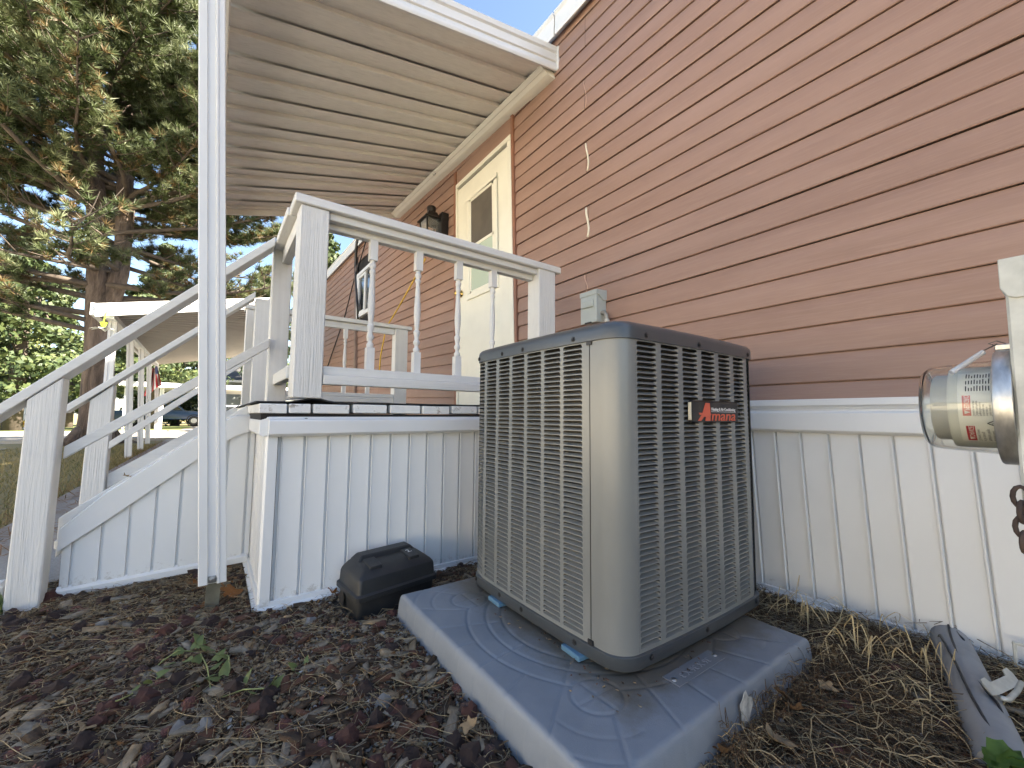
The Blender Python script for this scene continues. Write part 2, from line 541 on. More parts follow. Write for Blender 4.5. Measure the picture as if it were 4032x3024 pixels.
# eave: white fascia with joints, drip edge, low roof
for a, b in ((9.0, 2.6), (2.6, -0.6), (-0.6, -2.13), (-2.14, -5.9), (-5.9, -9.2), (-9.2, -12.4)):
    n = 6
    m = MB()
    ts = [a + (b - a)*i/n for i in range(n + 1)]
    m.prism([(0.10, 2.79), (0.115, 2.785), (0.12, 2.80), (0.115, 2.93), (0.13, 2.945), (0.13, 2.96), (0.09, 2.96)],
            lambda p, q, t: (t, WALL_Y - p + 0.045, q + rise(t)), a - 0.0015, b + 0.0015, n)
    m.build('eave_fascia', M['white_metal'], house, bevel=0.0)
m = MB()
m.strip([(1.905, 2.955), (6.9, 3.70), (6.9, 3.66), (1.905, 2.94)], lambda p, q, t: (t, p, q + rise(t)), [9.2, 0, -2.7, -6, -9, -12.5])
m.build('roof', simple('roof_shingle', (0.12, 0.11, 0.10), 0.9, 0.3, 20.0), house)
MB().box(-12.2, 9.0, WALL_Y + 0.06, 6.9, -0.7, 2.7).build('house_body', M['siding'], house)
m = MB()
m.strip([(1.90, 2.80), (1.96, 2.80)], lambda p, q, t: (t, p, q + rise(t) + 0.03), [9.0, -2.7, -7, -12.4])
m.build('soffit', M['white_metal'], house)
# roof vent just showing over the eave
MB().lathe([(0.0, 0), (0.19, 0), (0.2, 0.02), (0.2, 0.13), (0.16, 0.17), (0, 0.18)], (-6.85, 2.02, 3.06), 16, caps=False).build('roof_vent', M['cream'], house, smooth=True)

# skirting to the right of the deck: top channel, vertical panels, bottom rail
m = MB()
m.prism([(0.0, 0.078), (0.030, 0.078), (0.030, 0.052), (0.020, 0.046), (0.016, 0.038), (0.0, 0.038)], lambda p, q, t: (t, WALL_Y - p + 0.004, q), -1.86, 9.0)
m.build('skirting_cap', M['white_metal'], house, bevel=0.002)
m = MB()
m.prism([(0.0, 0.0375), (0.014, 0.0375), (0.014, 0.030), (0.034, 0.024), (0.034, -0.045), (0.022, -0.056), (0.012, -0.056), (0.0, -0.05)], lambda p, q, t: (t, WALL_Y - p + 0.004, q), -1.86, 9.0)
m.build('skirting_band', M['white_metal'], house, bevel=0.0015)
GROOVE = 0.0944
def skirt_panel(w, h, lean=0.0):
    # flat face with a raised rolled seam on one edge; local u along, d out, z up from the bottom
    pr = [(0.0, -0.010), (0.0055, -0.010), (0.0065, 0.003), (w - 0.0085, 0.0035), (w - 0.0068, 0.010), (w - 0.0022, 0.0104), (w - 0.0008, 0.004), (w, -0.010)]
    return pr
x0 = -0.794 - GROOVE*11
while x0 < 2.5:
    h0, h1 = -0.735, -0.045
    def fn(p, q, t, x0=x0): return (x0 + p - 0.042*(t - h1), WALL_Y - 0.001 - q, t)
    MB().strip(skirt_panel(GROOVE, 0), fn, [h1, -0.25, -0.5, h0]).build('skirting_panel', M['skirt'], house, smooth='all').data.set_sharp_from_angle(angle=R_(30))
    x0 += GROOVE
m = MB()
m.prism([(0.0, 0.0), (0.032, -0.004), (0.032, 0.012), (0.016, 0.016), (0.016, 0.034), (0.0, 0.034)], lambda p, q, t: (t, WALL_Y - p + 0.004, q - 0.735), -1.83, 9.0)
m.build('skirting_rail', M['white_metal'], house, bevel=0.0015)

# door with raised window frame
def lean(x, z): return x - 0.045*(z - 1.2)
def dq(x0, x1, z0, z1, y0, y1, m=None):
    m = m or MB()
    lo = [(lean(x0, z0), y0, z0), (lean(x1, z0), y0, z0), (lean(x1, z0), y1, z0), (lean(x0, z0), y1, z0)]
    hi = [(lean(x0, z1), y0, z1), (lean(x1, z1), y0, z1), (lean(x1, z1), y1, z1), (lean(x0, z1), y1, z1)]
    return m.hexa(lo, hi)
DL, DR, DT, DB = -3.635, -2.745, 2.315, 0.05
door = dq(DL, DR, DB, DT, 1.925, 1.96).build('door', M['cream'], house, bevel=0.004)
fr = MB()
for a in ((DL - 0.035, DL - 0.004, DB, DT + 0.03), (DR + 0.004, DR + 0.055, DB, DT + 0.03), (DL - 0.035, DR + 0.055, DT + 0.032, DT + 0.075)):
    dq(a[0], a[1], a[2], a[3], 1.915, 1.955, fr)
fr.build('door_frame', M['cream'], house, bevel=0.003)
jc = MB()
dq(DR + 0.058, DR + 0.09, DB, 2.58, 1.918, 1.955, jc)
jc.build('trim_channel', M['trim_brown'], house, bevel=0.002)
jc = MB()
dq(DL - 0.085, DL - 0.04, DB, 2.545, 1.918, 1.955, jc)
jc.build('trim_channel', M['trim_brown'], house, bevel=0.002)
dq(DL - 0.04, DR + 0.058, DT + 0.078, 2.55, 1.93, 1.955).build('head_panel', M['siding'], house, bevel=0.002)
WLx, WRx, WB, WT = -3.44, -2.90, 1.10, 2.15
f = MB()
t = 0.052
for a in ((WLx, WLx + t, WB + t, WT - t), (WRx - t, WRx, WB + t, WT - t), (WLx, WRx, WT - t, WT), (WLx, WRx, WB, WB + t)):
    dq(a[0], a[1], a[2], a[3], 1.908, 1.926, f)
dw = f.build('door_window', M['cream'], door, bevel=0.006, seg=2)
f = MB()
mid = 1.61
for a in ((WLx + t + 0.002, WRx - t - 0.002, mid - 0.014, mid + 0.014), (WLx + t + 0.002, WLx + t + 0.03, WB + t, WT - t), (WRx - t - 0.03, WRx - t - 0.002, WB + t, WT - t), (WLx + t, WRx - t, WT - t - 0.028, WT - t - 0.002), (WLx + t, WRx - t, WB + t + 0.002, WB + t + 0.026)):
    dq(a[0], a[1], a[2], a[3], 1.913, 1.9255, f)
f.build('sash', M['cream'], door, bevel=0.002)
def glass_mat(name, col, rough=0.08, spec=0.5):
    mt, nt, N, L, P = nodes_of(name)
    P.inputs['Base Color'].default_value = (*col, 1)
    P.inputs['Roughness'].default_value = rough
    P.inputs['Specular IOR Level'].default_value = spec
    return mt
dq(WLx + t + 0.03, WRx - t - 0.03, mid + 0.014, WT - t - 0.028, 1.918, 1.9245).build('insect_screen', simple('grey_screen', (0.10, 0.085, 0.07), 0.7, 0.15, 6.0, 0.2, 900), door)
dq(WLx + t + 0.03, WRx - t - 0.03, WB + t + 0.026, mid - 0.014, 1.919, 1.9245).build('pane', glass_mat('pale_green_glass', (0.48, 0.56, 0.47), 0.12), door)
MB().lathe([(0, 0), (0.034, 0), (0.036, 0.006), (0.012, 0.012), (0.012, 0.032), (0.026, 0.042), (0.03, 0.056), (0.022, 0.07), (0, 0.073)], (lean(-3.575, 1.10), 1.925, 1.20), 20, (0, -1, 0), caps=False).build('handle', M['brass'], door, smooth='all')
dq(DL - 0.035, DR + 0.055, 0.044, 0.06, 1.90, 1.93).build('sill', M['screw'], house)

# sliding window further along the wall
win = MB()
wx0, wx1, wz0, wz1 = -7.40, -6.46, 1.60, 2.40
def wq(x0, x1, z0, z1, y0, y1, m):
    sl = 0.05
    lo = [(x0 , y0, z0 + rise(x0)*0.35), (x1, y0, z0 + rise(x1)*0.35), (x1, y1, z0 + rise(x1)*0.35), (x0, y1, z0 + rise(x0)*0.35)]
    hi = [(p[0], p[1], p[2] + z1 - z0) for p in lo]
    return m.hexa(lo, hi)
for a in ((wx0, wx0 + 0.06, wz0 + 0.06, wz1 - 0.06), (wx1 - 0.06, wx1, wz0 + 0.06, wz1 - 0.06), (wx0, wx1, wz1 - 0.06, wz1), (wx0, wx1, wz0, wz0 + 0.06)):
    wq(*a, 1.905, 1.955, win)
window = win.build('window', M['white_metal'], house, bevel=0.004)
s = MB()
xm = (wx0 + wx1)/2
for a in ((xm - 0.03, xm + 0.03, wz0 + 0.06, wz1 - 0.06), (wx0 + 0.062, wx0 + 0.11, wz0 + 0.062, wz1 - 0.062), (wx0 + 0.11, xm - 0.03, wz1 - 0.105, wz1 - 0.062), (wx0 + 0.11, xm - 0.03, wz0 + 0.062, wz0 + 0.105)):
    wq(*a, 1.915, 1.95, s)
s.build('sash', M['white_metal'], window, bevel=0.003)
gm = glass_mat('dark_window_glass', (0.02, 0.022, 0.025), 0.03, 0.8)
for a in ((wx0 + 0.11, xm - 0.03), (xm + 0.03, wx1 - 0.06)):
    wq(a[0], a[1], wz0 + 0.06, wz1 - 0.06, 1.938, 1.948, MB()).build('pane', gm, window)
# downspout and the siding tear beside it
m = MB()
m.beam((-7.50, 1.915, 2.80), (-7.20, 1.915, 0.05), 0.075, 0.05, (0, -1, 0))
m.build('downspout', simple('weathered_brown', (0.20, 0.14, 0.11), 0.6, 0.3, 6.0), house, bevel=0.008)

# ================================================================== PORCH AWNING
awn = thing('porch_awning', (-3.8, 0.0, -0.73), 'white ribbed metal awning over the porch with one channelled post', 'awning')
AX0, AX1 = -5.42, -2.185
def pan_z(x, y):
    return 2.565 - 0.205*(1.81 - y) + (0.015 + 0.022*max(0, y))*(-2.2 - x)
RIB = 0.1862
prof = []
for k in range(2):
    b = k*RIB
    dd_ = 0.031 if k else 0.015
    prof += [(b + 0.0, dd_), (b + 0.010, dd_), (b + 0.030, dd_*0.84), (b + 0.080, dd_*0.40), (b + 0.140, 0.001), (b + 0.174, -0.003), (b + RIB - 0.0005, 0.0)]
x = AX1 - 2*RIB - 0.02
first = True
while x > AX0 - 0.3:
    pr = prof
    def fn(p, q, t, x=x):
        xx = max(AX0, x + p)
        return (xx, t, pan_z(xx, t) + q)
    MB().strip(pr, fn, [-0.12, 0.4, 0.9, 1.4, 1.84]).build('roof_pan', M['pan'], awn, smooth='all').data.set_sharp_from_angle(angle=R_(20))
    x -= 2*RIB
# end pan piece by the fascia
def fn(p, q, t): return (p, t, pan_z(p, t) + q)
MB().strip([(AX1 - 0.022, 0.0), (AX1, -0.004)], fn, [-0.12, 0.9, 1.84]).build('roof_pan', M['pan'], awn)
MB().strip([(AX0, 0.055), (AX1, 0.055)], fn, [-0.13, 0.9, 1.93]).build('roof_skin', M['white_metal'], awn)
# moulded side fascias, one at each end
FP = [(0.0, -0.03), (0.018, -0.034), (0.022, -0.026), (0.022, 0.012), (0.014, 0.022), (0.014, 0.030), (0.024, 0.036), (0.026, 0.082), (0.012, 0.095), (0.012, 0.104), (0.026, 0.112), (0.030, 0.146), (0.022, 0.15), (0.0, 0.152)]
def fa(p, q, t): return (AX1 + p, t, pan_z(AX1, t) + q)
MB().prism(FP, fa, -0.16, 1.95, 6).build('side_fascia', M['white_metal'], awn, smooth=True)
MB().box(AX1 - 0.012, AX1 + 0.036, 1.926, 1.944, pan_z(AX1, 1.95) - 0.034, pan_z(AX1, 1.95) + 0.15).build('corner_cap', M['white_metal'], awn, bevel=0.003)
def fb(p, q, t): return (AX0 - p, t, pan_z(AX0, t) + q - 0.03)
MB().prism([(a, b*0.9) for a, b in FP], fb, -0.16, 1.95, 6).build('side_fascia', M['pan'], awn, smooth=True)
# hanger along the wall: a raked lip and a flat return
HP = [(1.943, 2.520), (1.868, 2.520), (1.862, 2.524), (1.838, 2.541), (1.832, 2.539), (1.806, 2.557), (1.806, 2.564), (1.85, 2.566), (1.943, 2.566)]
def hh(p, q, t): return (t, p, q + (0.015 + 0.022*p)*(-2.2 - t))
MB().prism(HP, hh, -5.40, -2.20, 6).build('wall_hanger', simple('ivory_metal', (0.74, 0.71, 0.62), 0.45, 0.05, 6.0, 0.05, 100, dirt=0.2, dscale=6.0, dirtcol=(0.4, 0.34, 0.24)), awn, smooth=True)
# front beam in line with the post, gutter lip
m = MB()
def gb(p, q, t): return (t, p, pan_z(t, -0.08) + q)
m.prism([(-0.135, -0.13), (-0.045, -0.13), (-0.045, -0.006), (-0.135, -0.006)], gb, -5.40, -1.97, 4)
m.build('front_beam', M['white_metal'], awn, bevel=0.004)
# post: a rolled channel with a ridge down the middle, leaning a little
PB, PT = Vector((-1.995, 0.027, -0.640)), Vector((-1.995, -0.115, 2.04))
w2 = 0.044
PP = [(-w2, 0.0), (-w2, 0.026), (-w2 + 0.003, 0.030), (-0.016, 0.030), (-0.012, 0.021), (0.010, 0.021), (0.015, 0.034), (0.020, 0.034), (0.024, 0.029), (w2 - 0.003, 0.029), (w2, 0.026), (w2, -0.03), (-w2, -0.03)]
def pf(p, q, t):
    c = PB.lerp(PT, t)
    return (c.x + q, c.y + p, c.z)
post = MB().prism(PP, pf, 0, 1, 3).build('post', M['white_metal'], awn, smooth=True)
m = MB()
m.box(-1.974, -1.967, 0.002, 0.045, -0.636, -0.612)
m.lathe([(0, 0), (0.012, 0), (0.012, 0.004), (0.007, 0.005), (0.007, 0.012), (0, 0.012)], (-1.9665, 0.026, -0.623), 6, (1, 0, 0), caps=False)
m.build('bolt', M['screw'], post, bevel=0.001)
stake = MB()
stake.beam((-1.985, 0.031, -0.60), (-1.978, 0.028, -0.80), 0.005, 0.045, (0, 1, 0))
stake.build('ground_stake', simple('weathered_steel', (0.12, 0.11, 0.075), 0.75, 0.45, 14.0, 0.4, 90), post, bevel=0.001)
# bent nail hooked over the hanger
hk = at(1344 + 600/1.6458, 1130/1.6458, y=1.83)
pts = [hk + Vector(q) for q in ((0.0, 0.0, 0.07), (-0.012, -0.004, 0.02), (0.0, -0.006, -0.012), (0.03, -0.004, -0.022), (0.05, 0.0, 0.0))]
MB().tube(pts, 0.005, 6).build('hook', M['screw'], awn, smooth='all')

# ================================================================== PORCH DECK AND STAIRS
deck = thing('porch_deck', (-3.0, 0.9, -0.735), 'white painted wooden porch with skirting, turned spindles and side stairs', 'porch')
DX, DXF, DY0 = -1.85, -4.06, 0.17
bds = [(0.137, 0.232), (0.238, 0.316), (0.326, 0.467), (0.484, 0.629), (0.646, 0.79), (0.801, 0.942), (0.958, 1.098), (1.113, 1.253), (1.267, 1.408), (1.422, 1.563), (1.577, 1.718), (1.732, 1.873)]
def end_wood():
    mt, nt, N, L, P = nodes_of('board_paint')
    vec = coords(nt, (1.0, 18.0, 18.0))
    v2 = coords(nt, 1.0)
    g = noise_n(nt, vec, 4.0, 6, 0.7, 0.6)
    w = noise_n(nt, v2, 16.0, 8, 0.75)
    c = ramp(nt, w, [(0.35, (0.70, 0.69, 0.66)), (0.56, (0.76, 0.75, 0.72)), (0.66, (0.33, 0.29, 0.24)), (0.75, (0.13, 0.11, 0.09))])
    L.new(c, P.inputs['Base Color'])
    P.inputs['Roughness'].default_value = 0.7
    L.new(bump_n(nt, g, 0.6, 0.003), P.inputs['Normal'])
    return mt
M['board'] = end_wood()
for i, (a, b) in enumerate(bds):
    dz = rng.uniform(-0.002, 0.002) + 0.0065*a
    xe = DX + 0.006 + rng.uniform(-0.004, 0.004)
    MB().box(DXF, xe, a, b, 0.0035 + dz, 0.0405 + dz).build('deck_board', M['board'], deck, bevel=0.003)
MB().box(DXF + 0.02, DX - 0.008, 0.145, 1.90, -0.05, 0.0028).build('joist_frame', M['dark_void'], deck)
# black runner on the boards, lifting at the edge under the corner post
def mh(x, y):
    lift = 0.018*math.exp(-((y - 0.33)/0.055)**2)*math.exp(-((x + 1.87)/0.08)**2)
    return 0.0445 + 0.0065*y + lift + 0.0015*noise.noise(Vector((x*9, y*9, 0)))
xs_ = [DXF + 0.05 + (DX - 0.014 - DXF - 0.05)*i/44 for i in range(45)]
ys_ = [0.128 + 1.70*i/60 for i in range(61)]
vs = [(x, y, mh(x, y)) for y in ys_ for x in xs_] + [(x, y, mh(x, y) + 0.005) for y in ys_ for x in xs_]
nx, ny = 45, 61
fs = []
for j in range(ny - 1):
    for i in range(nx - 1):
        a = j*nx + i
        fs.append((a, a + nx, a + nx + 1, a + 1))
        b = a + nx*ny
        fs.append((b, b + 1, b + nx + 1, b + nx))
for j in range(ny - 1):
    a = j*nx + nx - 1
    fs.append((a, a + nx, a + nx + nx*ny, a + nx*ny))
for i in range(nx - 1):
    fs.append((i, i + 1, i + 1 + nx*ny, i + nx*ny))
tag(MB().add(vs, fs).build('rubber_mat', M['mat_black'], None, smooth=True), 'black rubber runner lying on the porch boards under the railing', 'mat')

# skirting of the deck: right side, front return
DGR = 0.0882
def deck_panel(fn, z0, z1, w=DGR):
    # flat face with a dark folded recess and a bright lip at one edge
    pr = [(0.0, -0.013), (0.0085, -0.013), (0.0100, 0.0), (0.0125, 0.0015), (0.0150, -0.001), (w - 0.004, -0.001), (w - 0.001, 0.0002), (w, -0.013)]
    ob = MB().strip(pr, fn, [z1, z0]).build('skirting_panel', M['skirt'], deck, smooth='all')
    ob.data.set_sharp_from_angle(angle=R_(25))
    return ob
y0 = 0.21
while y0 < 1.90:
    deck_panel(lambda p, q, t, y0=y0: (DX - 0.012 + q, y0 + p, t), -0.735, -0.07)
    y0 += DGR
MB().box(DX - 0.05, DX - 0.026, 0.2, 1.93, -0.735, -0.02).build('skirting_backing', M['dark_void'], deck)
x0 = DX - 0.03 - DGR
while x0 > -2.60:
    deck_panel(lambda p, q, t, x0=x0: (x0 + p, DY0 + 0.006 - q, t), -0.725, -0.07)
    x0 -= DGR*0.9
m = MB()                                            # corner post of the skirting
m.prism([(-1.90, 0.168), (-1.862, 0.164), (-1.8505, 0.172), (-1.8505, 0.206), (-1.868, 0.206), (-1.868, 0.19), (-1.90, 0.19)], lambda p, q, t: (p, q, t), -0.738, -0.06)
m.build('corner_trim', M['skirt'], deck, bevel=0.001)
BP = [(-0.03, -0.012), (0.0, -0.012), (0.002, -0.017), (0.022, -0.024), (0.024, -0.030), (0.024, -0.078), (0.010, -0.090), (0.004, -0.084), (-0.03, -0.084)]
MB().prism(BP, lambda p, q, t: (DX + 0.002 + p, t, q + 0.0065*t), 0.171, 1.935, 4).build('skirting_band', M['white_metal'], deck, bevel=0.001)
MB().prism(BP, lambda p, q, t: (t, DY0 - 0.004 - p, q), -2.62, -1.853, 2).build('skirting_band', M['white_metal'], deck, bevel=0.001)
RP = [(-0.012, 0.0), (0.018, -0.004), (0.018, 0.008), (0.006, 0.012), (0.004, 0.030), (-0.012, 0.030)]
MB().prism(RP, lambda p, q, t: (DX - 0.006 + p, t, -0.738 + q), 0.166, 1.93).build('skirting_rail', M['white_metal'], deck, bevel=0.001)
MB().prism(RP, lambda p, q, t: (t, DY0 + 0.0 - p, -0.738 + q), -2.60, -1.87).build('skirting_rail', M['white_metal'], deck, bevel=0.001)
for y, z in ((0.30, -0.016), (1.15, -0.008)):
    MB().lathe([(0, 0), (0.007, 0), (0.005, 0.004), (0, 0.005)], (DX + 0.012, y, z - 0.004), 10, (1, 0, 0.4), caps=False).build('screw', M['screw'], deck, smooth='all')

# posts
def post4(x0, x1, y0, y1, z0, z1, mt='wood_z'):
    return MB().box(x0, x1, y0, y1, z0, z1).build('railing_post', M[mt], deck, bevel=0.004)
post4(-1.962, -1.852, 0.246, 0.357, 0.066, 0.868)
post4(-1.962, -1.852, 1.512, 1.640, 0.052, 0.876)
post4(-2.562, -2.470, 0.212, 0.300, 0.048, 0.885, 'wood_zs')
post4(-3.80, -3.70, 0.214, 0.312, 0.048, 0.890, 'wood_zs')
post4(-4.14, -4.05, 0.172, 0.262, 0.048, 0.870, 'wood_zs')
post4(-4.15, -4.05, 1.445, 1.575, 0.052, 0.872, 'wood_z')
# railing facing the condenser
MB().box(-1.995, -1.842, 0.222, 1.678, 0.870, 0.908).build('rail_cap', M['wood_y'], deck, bevel=0.004)
MB().box(-1.948, -1.908, 0.360, 1.510, 0.812, 0.869).build('top_rail', M['wood_y'], deck, bevel=0.003)
MB().box(-1.905, -1.868, 0.360, 1.510, 0.838, 0.869).build('top_rail', M['wood_y'], deck, bevel=0.003)
MB().box(-1.95, -1.872, 0.360, 1.510, 0.166, 0.203).build('bottom_rail', M['wood_y'], deck, bevel=0.003)
MB().box(-1.90, -1.851, 0.360, 1.510, 0.125, 0.165).build('bottom_rail', M['wood_y'], deck, bevel=0.003)
def spindle_mesh(h):
    m = MB()
    s = 0.0175
    m.box(-s, s, -s, s, 0, 0.105)
    m.box(-s, s, -s, s, h - 0.095, h)
    pr = [(0.013, 0.105), (0.016, 0.112), (0.016, 0.122), (0.010, 0.13), (0.010, 0.14), (0.0165, 0.15), (0.0165, 0.158), (0.010, 0.17), (0.012, 0.185), (0.016, 0.20), (0.016, 0.21), (0.010, 0.218), (0.012, 0.235), (0.0155, 0.275), (0.0165, 0.31), (0.0145, 0.36), (0.011, 0.43), (0.010, h - 0.16), (0.014, h - 0.15), (0.014, h - 0.143), (0.010, h - 0.136), (0.0155, h - 0.124), (0.0155, h - 0.114), (0.011, h - 0.106), (0.013, h - 0.095)]
    m.lathe(pr, (0, 0, 0), 14)
    return m
H = 0.611
sp = spindle_mesh(H).build('spindle', M['spindle'], deck, smooth=True, bevel=0.0)
put(sp, (-1.926, 0.567, 0.2035 + H/2), deck)
for y in (0.793, 1.019, 1.236):
    copy_to(sp, (-1.926, y, 0.2035 + H/2), deck)
# short rail between the corner post and the stair post
MB().box(-2.575, -1.998, 0.212, 0.300, 0.868, 0.905).build('rail_cap', M['wood_x'], deck, bevel=0.003)
MB().box(-2.468, -1.964, 0.236, 0.275, 0.150, 0.205).build('bottom_rail', M['wood_x'], deck, bevel=0.003)
MB().box(-2.468, -1.964, 0.25, 0.29, 0.80, 0.866).build('top_rail', M['wood_x'], deck, bevel=0.003)
# railing on the far side
MB().box(-4.19, -4.04, 0.16, 1.615, 0.873, 0.910).build('rail_cap', M['wood_y'], deck, bevel=0.004)
MB().box(-4.115, -4.075, 0.264, 1.443, 0.812, 0.871).build('top_rail', M['wood_y'], deck, bevel=0.003)
MB().box(-4.12, -4.055, 0.264, 1.443, 0.170, 0.205).build('bottom_rail', M['wood_y'], deck, bevel=0.003)
MB().box(-4.10, -4.050, 0.264, 1.443, 0.120, 0.168).build('bottom_rail', M['wood_y'], deck, bevel=0.003)
for y in (0.53, 0.752, 0.974, 1.194):
    copy_to(sp, (-4.092, y, 0.2055 + H/2), deck)
MB().box(-4.137, -4.05 - 0.003, 1.4455, 1.574, -0.73, 0.045).build('support_post', M['wood_z'], deck)

# stairs running down towards the walk
def slope_board(x0, x1, ya, za, yb, zb, h, name, mt='wood_y', bev=0.003):
    lo = [(x0, ya, za - h), (x1, ya, za - h), (x1, ya, za), (x0, ya, za)]
    hi = [(x0, yb, zb - h), (x1, yb, zb - h), (x1, yb, zb), (x0, yb, zb)]
    return MB().hexa(lo, hi).build(name, M[mt], deck, bevel=bev)
slope_board(-2.500, -2.372, -0.705, -0.022, 0.206, 0.902, 0.047, 'handrail')
slope_board(-2.470, -2.436, -0.490, -0.140, 0.210, 0.388, 0.050, 'handrail')
f1 = at(429, 1739, x=-3.70); f2 = at(783, 1521, x=-3.70)
t1 = at(418, 1700, x=-3.70); sl = (f2.z - f1.z)/(f2.y - f1.y)
slope_board(-3.80, -3.680, -0.752, 0.040, 0.208, 0.935, 0.048, 'handrail')
slope_board(-3.735, -3.700, f1.y, f1.z, 0.21, f1.z + sl*(0.21 - f1.y), 0.05, 'handrail')
def newel(x0, x1, ya, yb, zlo, zt):
    s = 1.0
    vs_lo = [(x0, ya - 0.012, zlo), (x1, ya - 0.012, zlo), (x1, yb - 0.010, zlo), (x0, yb - 0.010, zlo)]
    vs_hi = [(x0, ya, zt), (x1, ya, zt), (x1, yb, zt + s*(yb - ya)), (x0, yb, zt + s*(yb - ya))]
    return MB().hexa(vs_lo, vs_hi).build('railing_post', M['wood_z'], deck, bevel=0.004)
newel(-2.472, -2.376, -0.588, -0.497, -0.83, 0.046)
newel(-3.800, -3.700, -0.648, -0.542, -0.77, 0.076)
MB().box(-2.53, -2.440, -0.695, -0.62, -0.82, -0.655).build('base_block', M['wood_z'], deck, bevel=0.012)
SX = -2.470
TOP = [(-0.486, -0.470), (-0.358, -0.338), (-0.057, -0.106), (0.047, -0.030), (0.090, -0.006), (0.160, -0.004)]
BOT = [(-0.486, -0.560), (-0.358, -0.462), (-0.052, -0.212), (0.053, -0.134), (0.100, -0.100), (0.160, -0.084)]
def itop(y): return float(np.interp(y, [p[0] for p in BOT], [p[1] for p in BOT]))
ys = [-0.478, -0.448]
while ys[-1] < 0.13: ys.append(ys[-1] + 0.0845)
ys.append(0.174)
for a, b in zip(ys[:-1], ys[1:]):
    w = b - a
    pr = [(0.0, -0.012), (0.0085, -0.012), (0.0095, 0.0), (w - 0.002, -0.0005), (w - 0.001, -0.012), (w, -0.012)]
    vs, fs = [], []
    for p, q in pr: vs.append((SX + q, a + p, itop(a + p) + 0.02))
    for p, q in pr: vs.append((SX + q, a + p, -0.722))
    kk = len(pr)
    fs = [(j, j + 1, kk + j + 1, kk + j) for j in range(kk - 1)]
    MB().add(vs, fs).build('skirting_panel', M['skirt'], deck)
m = MB()
for i in range(len(TOP) - 1):
    (ya, za), (yb, zb) = TOP[i], TOP[i + 1]
    (yc, zc), (yd, zd) = BOT[i], BOT[i + 1]
    yc, yd = ya, yb
    zc, zd = itop(ya), itop(yb)
    lo = [(SX - 0.03, ya, zc - 0.004), (SX + 0.018, ya, zc), (SX + 0.020, ya, za - 0.006), (SX - 0.03, ya, za)]
    hi = [(SX - 0.03, yb, zd - 0.004), (SX + 0.018, yb, zd), (SX + 0.020, yb, zb - 0.006), (SX - 0.03, yb, zb)]
    m.hexa(lo, hi)
m.build('stringer_trim', M['white_metal'], deck)
m = MB()
m.prism([(0.006, -0.745), (0.012, -0.745), (0.012, -0.72), (-0.008, -0.705), (-0.012, -0.745)], lambda p, q, t: (SX + p, t, q + (0.022*(t + 0.45)/0.6)), -0.482, 0.165, 2)
m.build('skirting_rail', M['white_metal'], deck)
slope_board(-2.545, -2.503, -0.500, -0.435, 0.15, 0.056, 0.16, 'stringer')
slope_board(-3.80, -3.76, -0.545, -0.44, 0.15, 0.056, 0.20, 'stringer')
slope_board(-3.758, -3.745, -0.545, -0.40, 0.15, 0.070, 0.09, 'stringer', 'wood_y')
for i, z in enumerate((-0.155, -0.345, -0.535)):
    yf = 0.13 - 0.215*(i + 1)
    for j in range(2):
        MB().box(-3.76, -2.546, yf + 0.108*j, yf + 0.108*j + 0.10, z - 0.035, z).build('tread', M['board'], deck, bevel=0.003)

# ================================================================== EQUIPMENT PAD
def pad_mat():
    mt, nt, N, L, P = nodes_of('grey_plastic_pad')
    vec = coords(nt, 1.0, rnd=False)
    n1 = noise_n(nt, vec, 5.0, 7, 0.65)
    n2 = noise_n(nt, vec, 420.0, 3, 0.5)
    n3 = noise_n(nt, vec, 16.0, 9, 0.75)
    c = ramp(nt, n1, [(0.3, (0.168, 0.188, 0.215)), (0.7, (0.225, 0.248, 0.28))])
    # wind-blown dirt gathered on the pad round the foot of the unit
    tc = N.new("ShaderNodeTexCoord")
    sp_ = N.new("ShaderNodeSeparateXYZ"); L.new(tc.outputs['Object'], sp_.inputs[0])
    def mth(op, a, b=None):
        k = N.new("ShaderNodeMath"); k.operation = op
        for i, v in enumerate((a, b)):
            if v is None: continue
            if isinstance(v, (int, float)): k.inputs[i].default_value = v
            else: L.new(v, k.inputs[i])
        return k.outputs[0]
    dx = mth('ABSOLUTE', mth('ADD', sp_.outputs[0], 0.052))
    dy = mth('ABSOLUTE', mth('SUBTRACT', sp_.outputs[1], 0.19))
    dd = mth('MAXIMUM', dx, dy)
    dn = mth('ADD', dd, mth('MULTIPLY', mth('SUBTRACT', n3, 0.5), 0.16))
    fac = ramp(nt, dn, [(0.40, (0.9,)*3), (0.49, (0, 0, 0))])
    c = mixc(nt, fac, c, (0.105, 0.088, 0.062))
    L.new(c, P.inputs['Base Color'])
    P.inputs['Roughness'].default_value = 0.5
    b = bump_n(nt, n2, 0.35, 0.0012)
    L.new(bump_n(nt, n3, 0.25, 0.002, b), P.inputs['Normal'])
    return mt
PX0, PX1, PY0, PY1, PZ = -1.502, -0.530, 0.583, 1.470, -0.648
pcx, pcy = (PX0 + PX1)/2, (PY0 + PY1)/2
nx, ny = 250, 230
X, Y = np.meshgrid(np.linspace(PX0, PX1, nx), np.linspace(PY0, PY1, ny))
ex = np.minimum(X - PX0, PX1 - X); ey = np.minimum(Y - PY0, PY1 - Y)
def groove(d, w=0.0038): return np.exp(-(d/w)**2)
ac_c = (-1.020, 1.03)
rr = np.hypot(X - ac_c[0], Y - ac_c[1])
G = np.zeros_like(X)
corner = np.full_like(X, 9.0)
